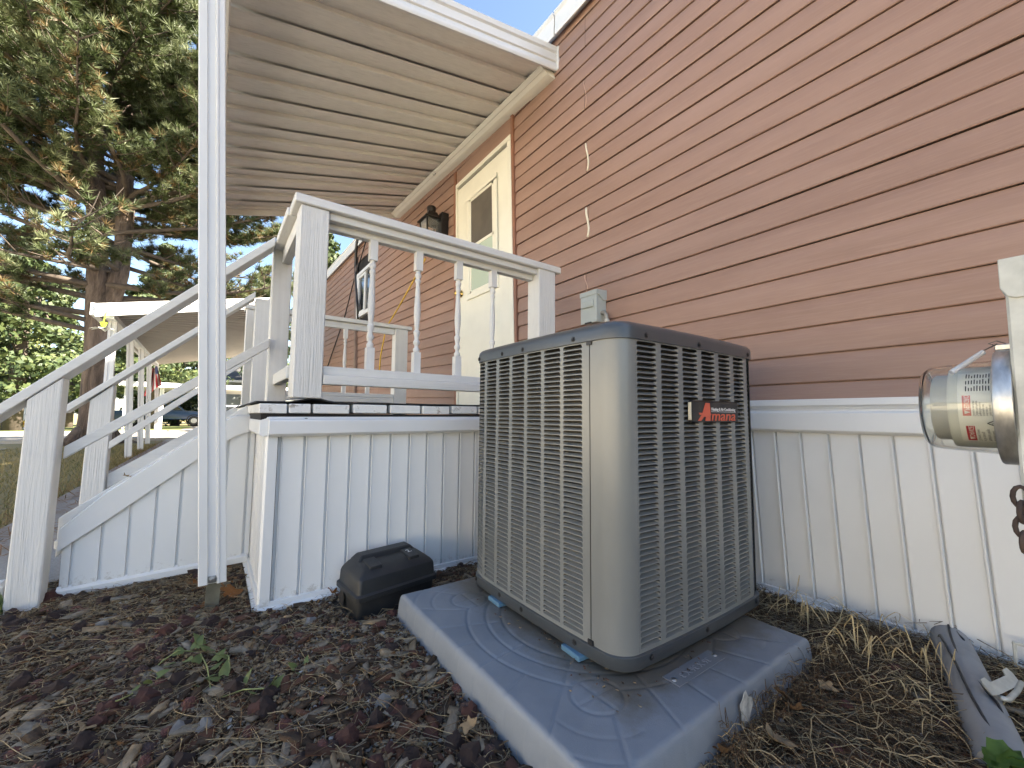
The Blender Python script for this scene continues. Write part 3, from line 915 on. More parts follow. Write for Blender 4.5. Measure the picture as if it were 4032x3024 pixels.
for cx_, cy_ in ((-0.711, 0.760), (-1.322, 0.768), (-0.711, 1.29), (-1.322, 1.29)):
    r_ = np.hypot((X - cx_), (Y - cy_))
    corner = np.minimum(corner, r_)
    G = np.maximum(G, groove(r_ - 0.062))
    G = np.maximum(G, 0.8*groove(np.minimum(abs(X - cx_), abs(Y - cy_)))*(r_ < 0.062))
    G = np.maximum(G, 0.5*groove(r_ - 0.13)*((abs(X - pcx) > abs(cx_ - pcx)) & (abs(Y - pcy) > abs(cy_ - pcy))))
    G = np.maximum(G, 0.5*groove(r_ - 0.19)*((abs(X - pcx) > abs(cx_ - pcx)) & (abs(Y - pcy) > abs(cy_ - pcy))))
out = corner > 0.064
for r0 in (0.275, 0.325, 0.385):
    G = np.maximum(G, groove(rr - r0)*out)
th = np.arctan2(Y - ac_c[1], X - ac_c[0])
for k in range(24):
    a = (k + 0.5)*2*math.pi/24
    dth = np.abs((th - a + math.pi) % (2*math.pi) - math.pi)
    G = np.maximum(G, 0.8*groove(dth*rr)*out*((rr > 0.385) | ((rr > 0.275) & (k % 2 == 0))))
side = np.minimum(ex, ey)
Z = PZ - 0.0025*G
rb = 0.014
Z = Z - np.where(side < rb, rb - np.sqrt(np.maximum(0, rb**2 - (rb - np.minimum(side, rb))**2)), 0)*0.9
Z += 0.0012*np.sin(X*9)*np.cos(Y*7)
vs = np.stack([X, Y, Z], -1).reshape(-1, 3)
idx = np.arange(nx*ny).reshape(ny, nx)
fs = np.stack([idx[:-1, :-1], idx[:-1, 1:], idx[1:, 1:], idx[1:, :-1]], -1).reshape(-1, 4).tolist()
vs = vs.tolist()
# flared sides with shallow ribs
loop = [(i, 0) for i in range(nx)] + [(nx - 1, j) for j in range(1, ny)] + [(i, ny - 1) for i in range(nx - 2, -1, -1)] + [(0, j) for j in range(ny - 2, 0, -1)]
b0 = len(vs)
top_ids = [int(idx[j, i]) for i, j in loop]
for kk, (dz, off) in enumerate(((-0.03, 0.004), (-0.085, 0.010), (-0.115, 0.011))):
    for (i, j), tid in zip(loop, top_ids):
        px, py, pz = vs[tid]
        nxv = (-1 if i == 0 else 1 if i == nx - 1 else 0); nyv = (-1 if j == 0 else 1 if j == ny - 1 else 0)
        s = math.hypot(nxv, nyv)
        rib = 0.0012 if (int((px*nyv*nyv + py*nxv*nxv)/0.075) % 2) else 0.0
        vs.append((px + nxv/s*(off + rib), py + nyv/s*(off + rib), PZ + dz))
nl = len(loop)
prev = top_ids
for kk in range(3):
    cur = [b0 + kk*nl + q for q in range(nl)]
    for q in range(nl):
        fs.append((prev[q], cur[q], cur[(q + 1) % nl], prev[(q + 1) % nl]))
    prev = cur
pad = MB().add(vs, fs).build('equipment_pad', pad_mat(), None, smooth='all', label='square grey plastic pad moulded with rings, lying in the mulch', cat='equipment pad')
# raised plate with the size moulded in, rivets, the torn sticker
padplate = simple('pad_plate', (0.155, 0.166, 0.182), 0.6, 0.08)
MB().box(-0.665, -0.617, 0.945, 1.155, PZ + 0.0006, PZ + 0.0022).build('size_plate', padplate, pad, bevel=0.0006)
for yy in (0.957, 1.145):
    MB().lathe([(0, 0.003), (0.006, 0.0025), (0.007, 0.0)], (-0.64, yy, PZ + 0.0022), 10, caps=False).build('rivet', M['screw'], pad, smooth='all')
M['print_dark'] = simple('moulded_text', (0.20, 0.212, 0.23), 0.6, 0.05)
def text_obj(name, body, size, mat, loc, rot, parent, ext=0.0006, align='CENTER', sx=1.0, shear=0.0, label=None):
    cu = bpy.data.curves.new(name, 'FONT')
    cu.body = body; cu.size = size; cu.extrude = ext
    cu.align_x = align; cu.align_y = 'CENTER'
    cu.shear = shear
    cu.resolution_u = 3
    cu.materials.append(mat)
    tmp = bpy.data.objects.new(name + '_t', cu)
    COL.objects.link(tmp)
    dg = bpy.context.evaluated_depsgraph_get()
    me = bpy.data.meshes.new_from_object(tmp.evaluated_get(dg))
    bpy.data.objects.remove(tmp)
    me.name = name
    o = bpy.data.objects.new(name, me)
    COL.objects.link(o)
    put(o, loc, parent)
    o.rotation_euler = rot
    o.scale = (sx, 1, 1)
    return o
text_obj('lettering', '36 X 36 X 3', 0.026, M['print_dark'], (-0.640, 1.05, PZ + 0.0026), (0, 0, R_(-90)), pad, 0.0005)
c0 = at(2930, 2790, x=PX1 + 0.010)
st = MB()
ring = [(c0.y + 0.028*math.cos(a)*(1 + 0.25*math.sin(3*a + 1)), c0.z + 0.036*math.sin(a)*(1 + 0.2*math.sin(5*a))) for a in np.linspace(0, 2*math.pi, 26)[:-1]]
st.add([(PX1 + 0.0135, y, z) for y, z in ring] + [(PX1 + 0.0145, y, z) for y, z in ring], [tuple(range(25))[::-1], tuple(range(25, 50))] + [(i, (i + 1) % 25, 25 + (i + 1) % 25, 25 + i) for i in range(25)])
st.build('torn_sticker', simple('torn_paper', (0.42, 0.41, 0.38), 0.8, 0.35, 60.0, 0.5, 200), pad)

# ================================================================== AIR CONDITIONER
def paint(name, col, rough, dirt=0.38):
    mt = simple(name, col, rough, 0.06, 4.0, 0.07, 700.0, dirt=dirt, dirtcol=tuple(0.62*k + 0.03 for k in col), dscale=5.0, stretch=(3.0, 3.0, 0.9))
    P = mt.node_tree.nodes["Principled BSDF"]
    P.inputs['Coat Weight'].default_value = 0.35
    P.inputs['Coat Roughness'].default_value = 0.25
    return mt
M['ac_grey'] = paint('grey_enamel', (0.172, 0.178, 0.172), 0.34)
M['ac_dark'] = paint('charcoal_enamel', (0.052, 0.058, 0.064), 0.34)
ACC = Vector((-1.072, 1.216, -0.633))
HX, HY, RC, BOW = 0.372, 0.378, 0.068, 0.013
ac = thing('air_conditioner', ACC, 'grey louvered air conditioner condenser standing on the plastic pad', 'air conditioner')
# outline of the cabinet as a closed loop, sampled by (side, u)
def face_pt(side, u, off=0.0):                      # side 0: -y face (u to the right), 1: +x face (u towards the house), 2: +y, 3: -x
    h, g = (HX, HY) if side in (0, 2) else (HY, HX)
    b = BOW*(1 - (u/h)**2) - BOW*0.55
    n = g + b + off
    if side == 0: return (ACC.x + u, ACC.y - n)
    if side == 1: return (ACC.x + n, ACC.y + u)
    if side == 2: return (ACC.x - u, ACC.y + n)
    return (ACC.x - n, ACC.y - u)
def outline(off=0.0, nseg=10, nc=8):
    pts = []
    for side in range(4):
        h = HX if side in (0, 2) else HY
        us = np.linspace(-(h - RC), h - RC, nseg)
        P_ = [face_pt(side, u, off) for u in us]
        pts += P_
        nxt = (side + 1) % 4
        h2 = HX if nxt in (0, 2) else HY
        a, c = Vector(face_pt(side, h - RC, off)), Vector(face_pt(nxt, -(h2 - RC), off))
        d1 = (a - Vector(face_pt(side, h - RC - 0.01, off))).normalized()
        d2 = (Vector(face_pt(nxt, -(h2 - RC) + 0.01, off)) - c).normalized()
        L_ = (c - a).length*0.39
        for k in range(1, nc):
            t = k/nc
            q = a*(1 - t)**3 + (a + d1*L_)*3*t*(1 - t)**2 + (c - d2*L_)*3*t*t*(1 - t) + c*t**3
            pts.append((q.x, q.y))
    return pts
def loft(rings, close_top=False, close_bot=False):
    m = MB()
    vs = []
    k = len(rings[0][0])
    for pts, z in rings: vs += [(x, y, z) for x, y in pts]
    fs = []
    for i in range(len(rings) - 1):
        for j in range(k):
            fs.append((i*k + j, i*k + (j + 1) % k, (i + 1)*k + (j + 1) % k, (i + 1)*k + j))
    if close_top: fs.append(tuple((len(rings) - 1)*k + j for j in range(k)))
    if close_bot: fs.append(tuple(range(k - 1, -1, -1)))
    return m.add(vs, fs)
Z0, Z1 = -0.602, 0.216                              # cabinet between base pan and top
# base pan
loft([(outline(-0.02), -0.625), (outline(0.004), -0.633), (outline(0.006), -0.630), (outline(0.006), -0.600), (outline(0.003), -0.598), (outline(-0.03), -0.598)], close_bot=True).build('base_pan', M['ac_dark'], ac, smooth=True)
# top cap: rolled edge, low crown with a fan opening
cap_r = [(outline(0.001), 0.209), (outline(0.006), 0.210), (outline(0.0065), 0.236), (outline(0.004), 0.246), (outline(-0.004), 0.254), (outline(-0.018), 0.260), (outline(-0.05), 0.264)]
cap = loft(cap_r)
nk = len(cap_r[0][0])
circ = []
for x_, y_ in outline(-0.05):
    v = Vector((x_ - ACC.x, y_ - ACC.y)).normalized()*0.272
    circ.append((ACC.x + v.x, ACC.y + v.y))
base_i = len(cap.v) - nk
cap.v += [(x_, y_, 0.272) for x_, y_ in circ] + [(x_, y_, 0.235) for x_, y_ in circ]
cap.f += [(base_i + j, base_i + (j + 1) % nk, base_i + nk + (j + 1) % nk, base_i + nk + j) for j in range(nk)]
cap.f += [(base_i + nk + j, base_i + nk + (j + 1) % nk, base_i + 2*nk + (j + 1) % nk, base_i + 2*nk + j) for j in range(nk)]
cap.m = [0]*len(cap.f)
cap.build('top_cap', M['ac_dark'], ac, smooth=True)
g = MB()
for r_ in np.arange(0.05, 0.28, 0.022):
    pts = [(ACC.x + r_*math.cos(a), ACC.y + r_*math.sin(a), 0.268 + 0.02*(1 - (r_/0.28)**2)) for a in np.linspace(0, 2*math.pi, 41)]
    g.tube(pts, 0.0022, 5, caps=False)
for a in np.linspace(0, 2*math.pi, 13)[:-1]:
    g.tube([(ACC.x + r_*math.cos(a), ACC.y + r_*math.sin(a), 0.266 + 0.02*(1 - (r_/0.28)**2)) for r_ in (0.04, 0.12, 0.2, 0.275)], 0.0025, 5)
g.build('fan_guard', M['ac_dark'], ac, smooth='all')
# louvered panels
PITCH = 0.01447
def louvre_panel(side, cols, uA, uB, name='louver_panel'):
    m = MB()
    nrow = 55
    zs0 = -0.590
    us = [uA]
    def pt(u, z, d=0.0):                            # follows the rolled corners
        h = HX if side == 0 else HY
        lim = h - RC
        if abs(u) <= lim:
            x_, y_ = face_pt(side, u, -d)
        else:
            a_ = (abs(u) - lim)/RC
            sg = 1 if u > 0 else -1
            r_ = RC - d
            ux_, un_ = sg*(lim + r_*math.sin(a_)), r_*math.cos(a_) - RC
            x_, y_ = face_pt(side, sg*lim, un_)
            if side == 0: x_ = ACC.x + ux_
            else: y_ = ACC.y + ux_
        return (x_, y_, z)
    edges = sorted(cols)
    # solid strips between and beyond the columns
    stops = [uA] + [e for c in edges for e in c] + [uB]
    segs = [(stops[i], stops[i + 1]) for i in range(0, len(stops), 2)]
    for a, b in segs:
        n = max(1, int((b - a)/0.03))
        uu = np.linspace(a, b, n + 1)
        for i in range(n):
            m.add([pt(uu[i], Z0), pt(uu[i + 1], Z0), pt(uu[i + 1], Z1), pt(uu[i], Z1)], [(0, 1, 2, 3)])
    for a, b in edges:
        w = b - a
        zt = zs0 + nrow*PITCH
        m.add([pt(a, Z0), pt(b, Z0), pt(b, zs0), pt(a, zs0)], [(0, 1, 2, 3)])
        m.add([pt(a, zt), pt(b, zt), pt(b, Z1), pt(a, Z1)], [(0, 1, 2, 3)])
        for r in range(nrow):
            zb = zs0 + r*PITCH
            h = PITCH - 0.0024
            hz = zb + 0.0024
            ht = hz + h
            rr_ = 0.0062
            A, B, C_, D = pt(a, zb), pt(b, zb), pt(b, ht), pt(a, ht)
            e_ = 0.0012
            p_a, p_b = pt(a + e_, hz), pt(b - e_, hz)
            p_c, p_c2, p_d = pt(b - e_, ht - rr_), pt(b - e_ - 0.3*rr_, ht - 0.3*rr_), pt(b - e_ - rr_, ht - 0.0002)
            p_e, p_e2, p_f = pt(a + e_ + rr_, ht - 0.0002), pt(a + e_ + 0.3*rr_, ht - 0.3*rr_), pt(a + e_, ht - rr_)
            D_ = 0.0118
            bl, br = pt(a + e_ + 0.004, hz + 0.0056, D_), pt(b - e_ - 0.004, hz + 0.0056, D_)
            la, lb = pt(a + e_, hz - 0.0008, 0.0014), pt(b - e_, hz - 0.0008, 0.0014)
            base = len(m.v)
            m.v += [A, B, C_, D, p_a, p_b, p_c, p_c2, p_d, p_e, p_e2, p_f, bl, br]
            q = lambda *ii: tuple(base + i for i in ii)
            F = [q(0, 1, 5, 4), q(1, 2, 7, 6, 5), q(2, 3, 10, 9, 8, 7), q(3, 0, 4, 11, 10), q(4, 5, 13, 12), q(4, 12, 11), q(5, 6, 13)]
            m.f += F
            m.m += [0]*len(F)
    return m.build(name, M['ac_grey'], ac, smooth=False)
colsL = []
ux = 0.237
for k in range(7):
    b = ACC.x - ACC.x + (-0.832 - 0.0872*k) - ACC.x
    w = 0.077 - 0.0012*k
    colsL.append((b - w, b))
louvre_panel(0, colsL, -(HX + 0.004), -0.8065 - ACC.x)
colsR = []
for k in range(7):
    a = 0.910 + 0.1005*k - ACC.y
    colsR.append((a, a + 0.082 - 0.001*k))
louvre_panel(1, colsR, -(HY - RC) + 0.0004, HY + 0.008)
# smooth corner cover between the two panels, and the plain wrap round the back
full = outline(0.0, 24, 14)
def part_loop(pred):
    return [p for p in full if pred(p)]
cornerpts = [face_pt(0, u) for u in np.linspace(-0.8035 - ACC.x, HX - RC, 10)]
tmp = outline(0.0, 10, 14)
i0 = 10
cornerpts += tmp[10:10 + 13]
cornerpts += [face_pt(1, -(HY - RC))]
m = MB()
kk = len(cornerpts)
m.add([(x_, y_, Z0) for x_, y_ in cornerpts] + [(x_, y_, Z1) for x_, y_ in cornerpts], [(j, j + 1, kk + j + 1, kk + j) for j in range(kk - 1)])
m.build('corner_cover', M['ac_grey'], ac, smooth='all')
back = [face_pt(1, u, -0.001) for u in np.linspace(HY - RC*0.15, HY - RC*0.1, 2)]
ol = outline(-0.0005, 10, 14)
wrap = [p for p in ol if (p[1] > ACC.y + HY - RC*0.6) or (p[0] < ACC.x - HX + RC*0.6)]
i_s = max(range(len(ol)), key=lambda i: ol[i][0] + 3*ol[i][1] if ol[i][0] > ACC.x else -99)
seq = ol[22:] + ol[:0]
start = min(range(len(ol)), key=lambda i: (ol[i][0] - (ACC.x + HX))**2 + (ol[i][1] - (ACC.y + HY - 0.02))**2)
end = min(range(len(ol)), key=lambda i: (ol[i][0] - (ACC.x - HX + 0.015))**2 + (ol[i][1] - (ACC.y - HY))**2)
loopp = []
i = start
while True:
    loopp.append(ol[i % len(ol)])
    if i % len(ol) == end: break
    i += 1
m = MB(); kk = len(loopp)
m.add([(x_, y_, Z0) for x_, y_ in loopp] + [(x_, y_, Z1) for x_, y_ in loopp], [(j, j + 1, kk + j + 1, kk + j) for j in range(kk - 1)])
m.build('rear_wrap', M['ac_grey'], ac, smooth='all')
# coil behind the louvers
def coil_mat():
    mt, nt, N, L, P = nodes_of('dusty_coil')
    vec = coords(nt, (300.0, 300.0, 30.0), rnd=False)
    n1 = noise_n(nt, vec, 1.0, 3, 0.7)
    v2 = coords(nt, (30, 30, 260.0), rnd=False)
    n2 = noise_n(nt, v2, 1.0, 3, 0.6)
    c = ramp(nt, n1, [(0.3, (0.022, 0.017, 0.010)), (0.62, (0.065, 0.052, 0.034)), (0.8, (0.17, 0.15, 0.11))])
    c = mixc(nt, ramp(nt, n2, [(0.35, (0.7,)*3), (0.6, (0, 0, 0))]), c, (0.03, 0.025, 0.018))
    L.new(c, P.inputs['Base Color'])
    P.inputs['Roughness'].default_value = 0.7
    return mt
loft([(outline(-0.034), Z0), (outline(-0.034), Z1)]).build('coil', coil_mat(), ac)
# screws on the cap and on the pan
def screw(side, u, z, off=0.0066):
    x_, y_ = face_pt(side, u, off)
    n = (0, -1, 0) if side == 0 else (1, 0, 0)
    MB().lathe([(0, 0.004), (0.0035, 0.004), (0.0055, 0.0025), (0.0055, 0.001), (0.0085, 0.0008), (0.0085, 0.0)], (x_, y_, z), 6, n, caps=False).build('screw', M['black_metal'], ac)
for xx, z in ((-1.392, 0.222), (-1.222, 0.2225), (-1.098, 0.2225), (-0.861, 0.2225)): screw(0, xx - ACC.x, z)
for xx, z in ((-1.392, -0.612), (-1.222, -0.612), (-1.095, -0.613), (-0.859, -0.613)): screw(0, xx - ACC.x, z)
for yy, z in ((0.943, 0.2225), (1.192, 0.2225), (1.515, 0.2225)): screw(1, yy - ACC.y, z)
for yy, z in ((0.944, -0.613), (1.197, -0.613), (1.515, -0.613)): screw(1, yy - ACC.y, z)
x_, y_ = face_pt(0, -0.805 - ACC.x, 0.003)
MB().box(x_ - 0.009, x_ + 0.009, y_ - 0.001, y_ + 0.012, 0.199, 0.2095).build('seam_notch', M['black_metal'], ac)
MB().box(x_ - 0.009, x_ + 0.009, y_ - 0.001, y_ + 0.012, -0.601, -0.586).build('seam_notch', M['black_metal'], ac)
MB().box(x_ - 0.003, x_ + 0.0015, y_ + 0.006, y_ + 0.02, -0.60, 0.21).build('seam_gap', M['dark_void'], ac)
# blue plastic runners under the pan
M['blue_foot'] = simple('blue_runner', (0.085, 0.18, 0.27), 0.5, 0.1)
for xx in (-1.215, -0.835):
    MB().beam((xx - 0.03, 0.818, -0.6405), (xx + 0.02, 1.58, -0.6405), 0.075, 0.0145).build('foot', M['blue_foot'], ac, bevel=0.002)
# badge
by0, by1, bz0, bz1 = 0.847 + 0.288, 0.847 + 0.561, -0.0135, 0.0525
bx, _ = face_pt(1, (by0 + by1)/2 - ACC.y, 0.001)
M['badge_black'] = simple('badge_black', (0.012, 0.011, 0.011), 0.4, 0.1)
M['badge_red'] = simple('badge_red', (0.66, 0.12, 0.06), 0.5, 0.05)
M['badge_white'] = simple('badge_white', (0.75, 0.75, 0.73), 0.5, 0.03)
bdg = MB().box(bx - 0.002, bx + 0.011, by0, by1, bz0, bz1).build('badge', M['badge_black'], ac, bevel=0.005, seg=2)
MB().box(bx + 0.0005, bx + 0.009, by0 - 0.004, by0 + 0.0015, bz0 + 0.007, bz1 - 0.007).build('badge_end', simple('badge_tape', (0.66, 0.60, 0.46), 0.6, 0.05), bdg, bevel=0.001)
RX = (R_(90), 0, R_(90))
bw = by1 - by0
fx = bx + 0.0115
def shape_text(poly, mat, name):
    k_ = len(poly)
    vs = [(fx - 0.0005, by0 + bw*u, bz0 + (bz1 - bz0)*v) for u, v in poly] + [(fx + 0.0006, by0 + bw*u, bz0 + (bz1 - bz0)*v) for u, v in poly]
    return MB().add(vs, [tuple(range(k_, 2*k_))] + [(i, (i + 1) % k_, k_ + (i + 1) % k_, k_ + i) for i in range(k_)]).build(name, mat, bdg)
# tall leaning initial with its long crossbar, drawn as one shape
shape_text([(0.11, 0.07), (0.17, 0.07), (0.23, 0.25), (0.275, 0.25), (0.262, 0.07), (0.36, 0.07), (0.365, 0.30), (0.385, 0.385), (0.365, 0.42), (0.355, 0.89), (0.27, 0.89), (0.205, 0.43), (0.13, 0.43), (0.15, 0.34), (0.185, 0.34)], M['badge_red'], 'initial')
text_obj('lettering', 'mana', 0.046, M['badge_red'], (fx, by0 + bw*0.645, bz0 + (bz1 - bz0)*0.285), RX, bdg, 0.0006, 'CENTER', 1.52, 0.18)
for dy_, dz_ in ((0.0004, 0),):
    text_obj('lettering', 'mana', 0.046, M['badge_red'], (fx + 0.0001, by0 + bw*0.645 + dy_*2, bz0 + (bz1 - bz0)*0.285 + dz_*2), RX, bdg, 0.0006, 'CENTER', 1.52, 0.18)
text_obj('small_lettering', 'Heating & Air Conditioning', 0.0140, M['badge_white'], (fx, by0 + bw*0.655, bz0 + (bz1 - bz0)*0.605), RX, bdg, 0.0006, 'CENTER', 0.93)
MB().box(fx - 0.0005, fx + 0.0005, by0 + bw*0.385, by0 + bw*0.93, bz0 + (bz1 - bz0)*0.485, bz0 + (bz1 - bz0)*0.505).build('underline', M['badge_white'], bdg)

# ================================================================== SMALL EQUIPMENT
# ---- rodent bait station by the deck skirting
def lerp(a, b, t): return a + (b - a)*t
bait = thing('bait_station', (-1.70, 0.62, -0.735), 'black plastic bait box with a number 2 on its lid, between deck and pad', 'bait station', rot=0.0)
M['black_plastic'] = simple('black_plastic', (0.016, 0.0165, 0.0175), 0.5, 0.2, 12.0, 0.15, 300.0, dirt=0.35, dirtcol=(0.07, 0.058, 0.042), dscale=7.0)
bA, bB, bC = Vector((-1.568, 0.452, 0)), Vector((-1.800, 0.432, 0)), Vector((-1.628, 0.775, 0))
ex_, ey_ = (bB - bA), (bC - bA)                      # ex: depth towards the deck, ey: length
ex_n, ey_n = ex_.normalized(), Vector((ey_.x, ey_.y, 0)).normalized()
bW, bL = 0.215, 0.335
def bp(u, v, z): return bA + ex_n*u + ey_n*v + Vector((0, 0, z))
def rrect(u0, u1, v0, v1, r, n=4):
    pts = []
    for cx_, cy_, a0 in ((u1 - r, v1 - r, 0), (u0 + r, v1 - r, 90), (u0 + r, v0 + r, 180), (u1 - r, v0 + r, 270)):
        for k in range(n + 1):
            a = R_(a0 + 90*k/n)
            pts.append((cx_ + r*math.cos(a), cy_ + r*math.sin(a)))
    return pts
def ring_loft(rings, top=True):
    m = MB(); kk = len(rings[0][0]); vs = []
    for pts, z in rings: vs += [tuple(bp(u, v, z)) for u, v in pts]
    fs = []
    for i in range(len(rings) - 1):
        for j in range(kk): fs.append((i*kk + j, i*kk + (j + 1) % kk, (i + 1)*kk + (j + 1) % kk, (i + 1)*kk + j))
    if top: fs.append(tuple((len(rings) - 1)*kk + j for j in range(kk)))
    return m.add(vs, fs)
def rr(i, r): return rrect(i, bW - i, i, bL - i, r)
ring_loft([(rr(0.006, 0.02), -0.745), (rr(0.002, 0.02), -0.672)]).build('base', M['black_plastic'], bait, smooth=True)
lid = ring_loft([(rr(0.0, 0.014), -0.676), (rr(-0.008, 0.016), -0.672), (rr(-0.008, 0.016), -0.656), (rr(0.0, 0.014), -0.650), (rr(0.001, 0.014), -0.645), (rr(0.003, 0.014), -0.612),
    (rr(0.006, 0.014), -0.602), (rrect(0.016, bW - 0.012, 0.014, bL - 0.014, 0.012), -0.592), (rrect(0.036, bW - 0.018, 0.030, bL - 0.030, 0.010), -0.579), (rrect(0.085, bW - 0.03, 0.040, bL - 0.040, 0.008), -0.570)]).build('lid', M['black_plastic'], bait, smooth=True)
lid.data.set_sharp_from_angle(angle=R_(24))
# ridge along the back of the lid, two raised stops, entrance hole, the painted number
m = MB()
m.hexa([bp(0.112, 0.036, -0.576), bp(0.197, 0.036, -0.576), bp(0.197, bL - 0.036, -0.576), bp(0.112, bL - 0.036, -0.576)], [bp(0.124, 0.058, -0.553), bp(0.182, 0.058, -0.553), bp(0.182, bL - 0.058, -0.553), bp(0.124, bL - 0.058, -0.553)])
m.build('ridge', M['black_plastic'], lid, bevel=0.004)
for v in (0.055, bL - 0.115):
    m = MB()
    m.hexa([bp(0.030, v, -0.592), bp(0.114, v, -0.574), bp(0.114, v + 0.055, -0.574), bp(0.030, v + 0.055, -0.592)], [bp(0.033, v + 0.004, -0.571), bp(0.114, v + 0.004, -0.5615), bp(0.114, v + 0.051, -0.5615), bp(0.033, v + 0.051, -0.571)])
    m.build('stop', M['black_plastic'], lid, bevel=0.002)
e = MB()
cpt = bp(0.155, 0.002, -0.702)
nv = -ey_n
cpt = cpt - ey_n*0.006
pts_o = []
for k in range(20):
    a = 2*math.pi*k/20
    pts_o.append(cpt + ex_n*0.026*math.cos(a) + Vector((0, 0, 0.028))*math.sin(a))
e.add([tuple(p + nv*0.0015) for p in pts_o], [tuple(range(20))])
e.build('entrance', M['dark_void'], bait)
num = text_obj('number', '2.', 0.032, M['badge_white'], bp(0.084, bL - 0.086, -0.5640), (R_(-23), 0, 0), lid, 0.0004)
dirx, diry = ey_n, (ex_n*0.993 + Vector((0, 0, 0.117))).normalized()
num.rotation_euler = Matrix((dirx, diry, dirx.cross(diry))).transposed().to_euler()
lx = (ey_n + Vector((0, 0, 0))).normalized()
emb = text_obj('moulded_word', 'station', 0.026, simple('moulded_black', (0.028, 0.028, 0.03), 0.4), bp(0.082, bL*0.5, -0.5655), (0, 0, 0), lid, 0.0008)
emb.rotation_euler = num.rotation_euler
bpy.data.objects.remove(emb)

# ---- disconnect box on the wall behind the condenser
disc = thing('disconnect_box', (-1.79, 1.93, 0.59), 'small grey electrical disconnect box on the siding above the condenser', 'electrical box')
M['grey_box'] = simple('light_grey_enamel', (0.42, 0.45, 0.43), 0.42, 0.05, 8.0, 0.08, 300.0, dirt=0.1)
dx0, dx1, dz0, dz1, dy0, dy1 = -1.845, -1.712, 0.575, 0.775, 1.845, 1.938
body = MB().box(dx0 + 0.004, dx1 - 0.004, dy0 + 0.012, dy1, dz0 + 0.003, dz1 - 0.02).build('body', M['grey_box'], disc, bevel=0.003)
MB().box(dx0, dx1, dy0, dy0 + 0.010, dz0, dz1 - 0.021).build('cover', M['grey_box'], disc, bevel=0.002)
m = MB()
m.prism([(dy0 - 0.004, dz1 - 0.030), (dy0 - 0.004, dz1), (dy1, dz1 + 0.006), (dy1, dz1 - 0.055), (dy1 - 0.03, dz1 - 0.062), (dy0 + 0.02, dz1 - 0.03)], lambda p, q, t: (t, p, q), dx0 - 0.005, dx1 + 0.005)
m.build('hood', M['grey_box'], disc, bevel=0.002)
m = MB()
m.box(dx0 + 0.016, dx1 - 0.020, dy0 - 0.013, dy0 + 0.001, dz0 + 0.095, dz0 + 0.142)
m.build('embossed_pull', M['grey_box'], disc, bevel=0.009, seg=4, smooth=True)
MB().box(dx0 + 0.04, dx1 - 0.04, dy0 - 0.006, dy0 + 0.001, dz0 - 0.003, dz0 + 0.006).build('hasp', M['black_metal'], disc, bevel=0.001)
pts = [(dx1 - 0.006, 1.895, 0.635), (dx1 + 0.010, 1.895, 0.635), (dx1 + 0.024, 1.895, 0.628), (dx1 + 0.033, 1.895, 0.612), (dx1 + 0.036, 1.895, 0.592), (dx1 + 0.036, 1.895, 0.56)]
el = MB().tube(pts, 0.0125, 12).build('conduit_elbow', simple('cast_zinc', (0.30, 0.28, 0.24), 0.5, 0.2, 20.0, 0.2, 150, metal=0.4), disc, smooth=True)
MB().lathe([(0.0165, 0), (0.0175, 0.003), (0.0175, 0.014), (0.015, 0.017)], (dx1 + 0.036, 1.895, 0.572), 14).build('collar', simple('galvanised_ring', (0.45, 0.44, 0.40), 0.5), disc, smooth=True)
MB().tube([(dx1 + 0.036, 1.895, 0.572), (dx1 + 0.036, 1.885, 0.3), (dx1 + 0.03, 1.84, 0.1), (dx1 + 0.03, 1.75, 0.02), (dx1 + 0.03, 1.62, 0.0)], 0.011, 10).build('whip', simple('grey_whip', (0.2, 0.2, 0.2), 0.5), disc, smooth='all')

# ---- electricity meter on its pedestal at the right edge
M['galv'] = simple('galvanised_steel', (0.47, 0.475, 0.44), 0.5, 0.14, 30.0, 0.2, 60.0, dirt=0.3, dirtcol=(0.30, 0.30, 0.26), dscale=22.0)
ped = thing('meter_pedestal', (-0.0, 1.0, -0.73), 'galvanised meter pedestal with a clear round electricity meter on its side', 'electricity meter')
pf_y = 0.945
MB().box(0.02, 0.13, pf_y + 0.03, pf_y + 0.12, -0.80, -0.17).build('foot_post', M['galv'], ped, bevel=0.003)
MB().box(-0.066, 0.16, pf_y, pf_y + 0.15, -0.168, 0.236).build('housing', M['galv'], ped, bevel=0.003)
MB().prism([(-0.0705, 0.240), (-0.0705, 0.196), (-0.064, 0.183), (-0.056, 0.179), (0.16, 0.179), (0.16, 0.240)], lambda p, q, t: (p, t, q), pf_y - 0.0035, pf_y + 0.15).build('top_cap', M['galv'], ped, bevel=0.001)
MB().lathe([(0, 0), (0.0055, 0), (0.0055, 0.0015), (0, 0.0015)], (-0.037, pf_y - 0.0036, 0.213), 12, (0, -1, 0), caps=False).build('rivet', M['screw'], ped, smooth=True)
my, mz = 1.02, 0.0215
M['steel_ring'] = simple('brushed_steel', (0.55, 0.53, 0.49), 0.36, 0.25, 30.0, 0.1, 200, metal=0.85, stretch=(3, 1, 1))
ringp = [(0.080, 0.0), (0.0895, 0.0005), (0.0905, 0.003), (0.0905, 0.018), (0.0885, 0.0205), (0.078, 0.0205), (0.078, 0.016)]
MB().lathe(ringp, (-0.066, my, mz), 56, (-1, 0, 0), caps=False).build('retaining_ring', M['steel_ring'], ped, smooth=True)
def clear_mat():
    mt, nt, N, L, P = nodes_of('clear_meter_cover')
    P.inputs['Base Color'].default_value = (0.95, 0.95, 0.90, 1)
    P.inputs['Roughness'].default_value = 0.06
    P.inputs['IOR'].default_value = 1.35
    P.inputs['Transmission Weight'].default_value = 1.0
    return mt
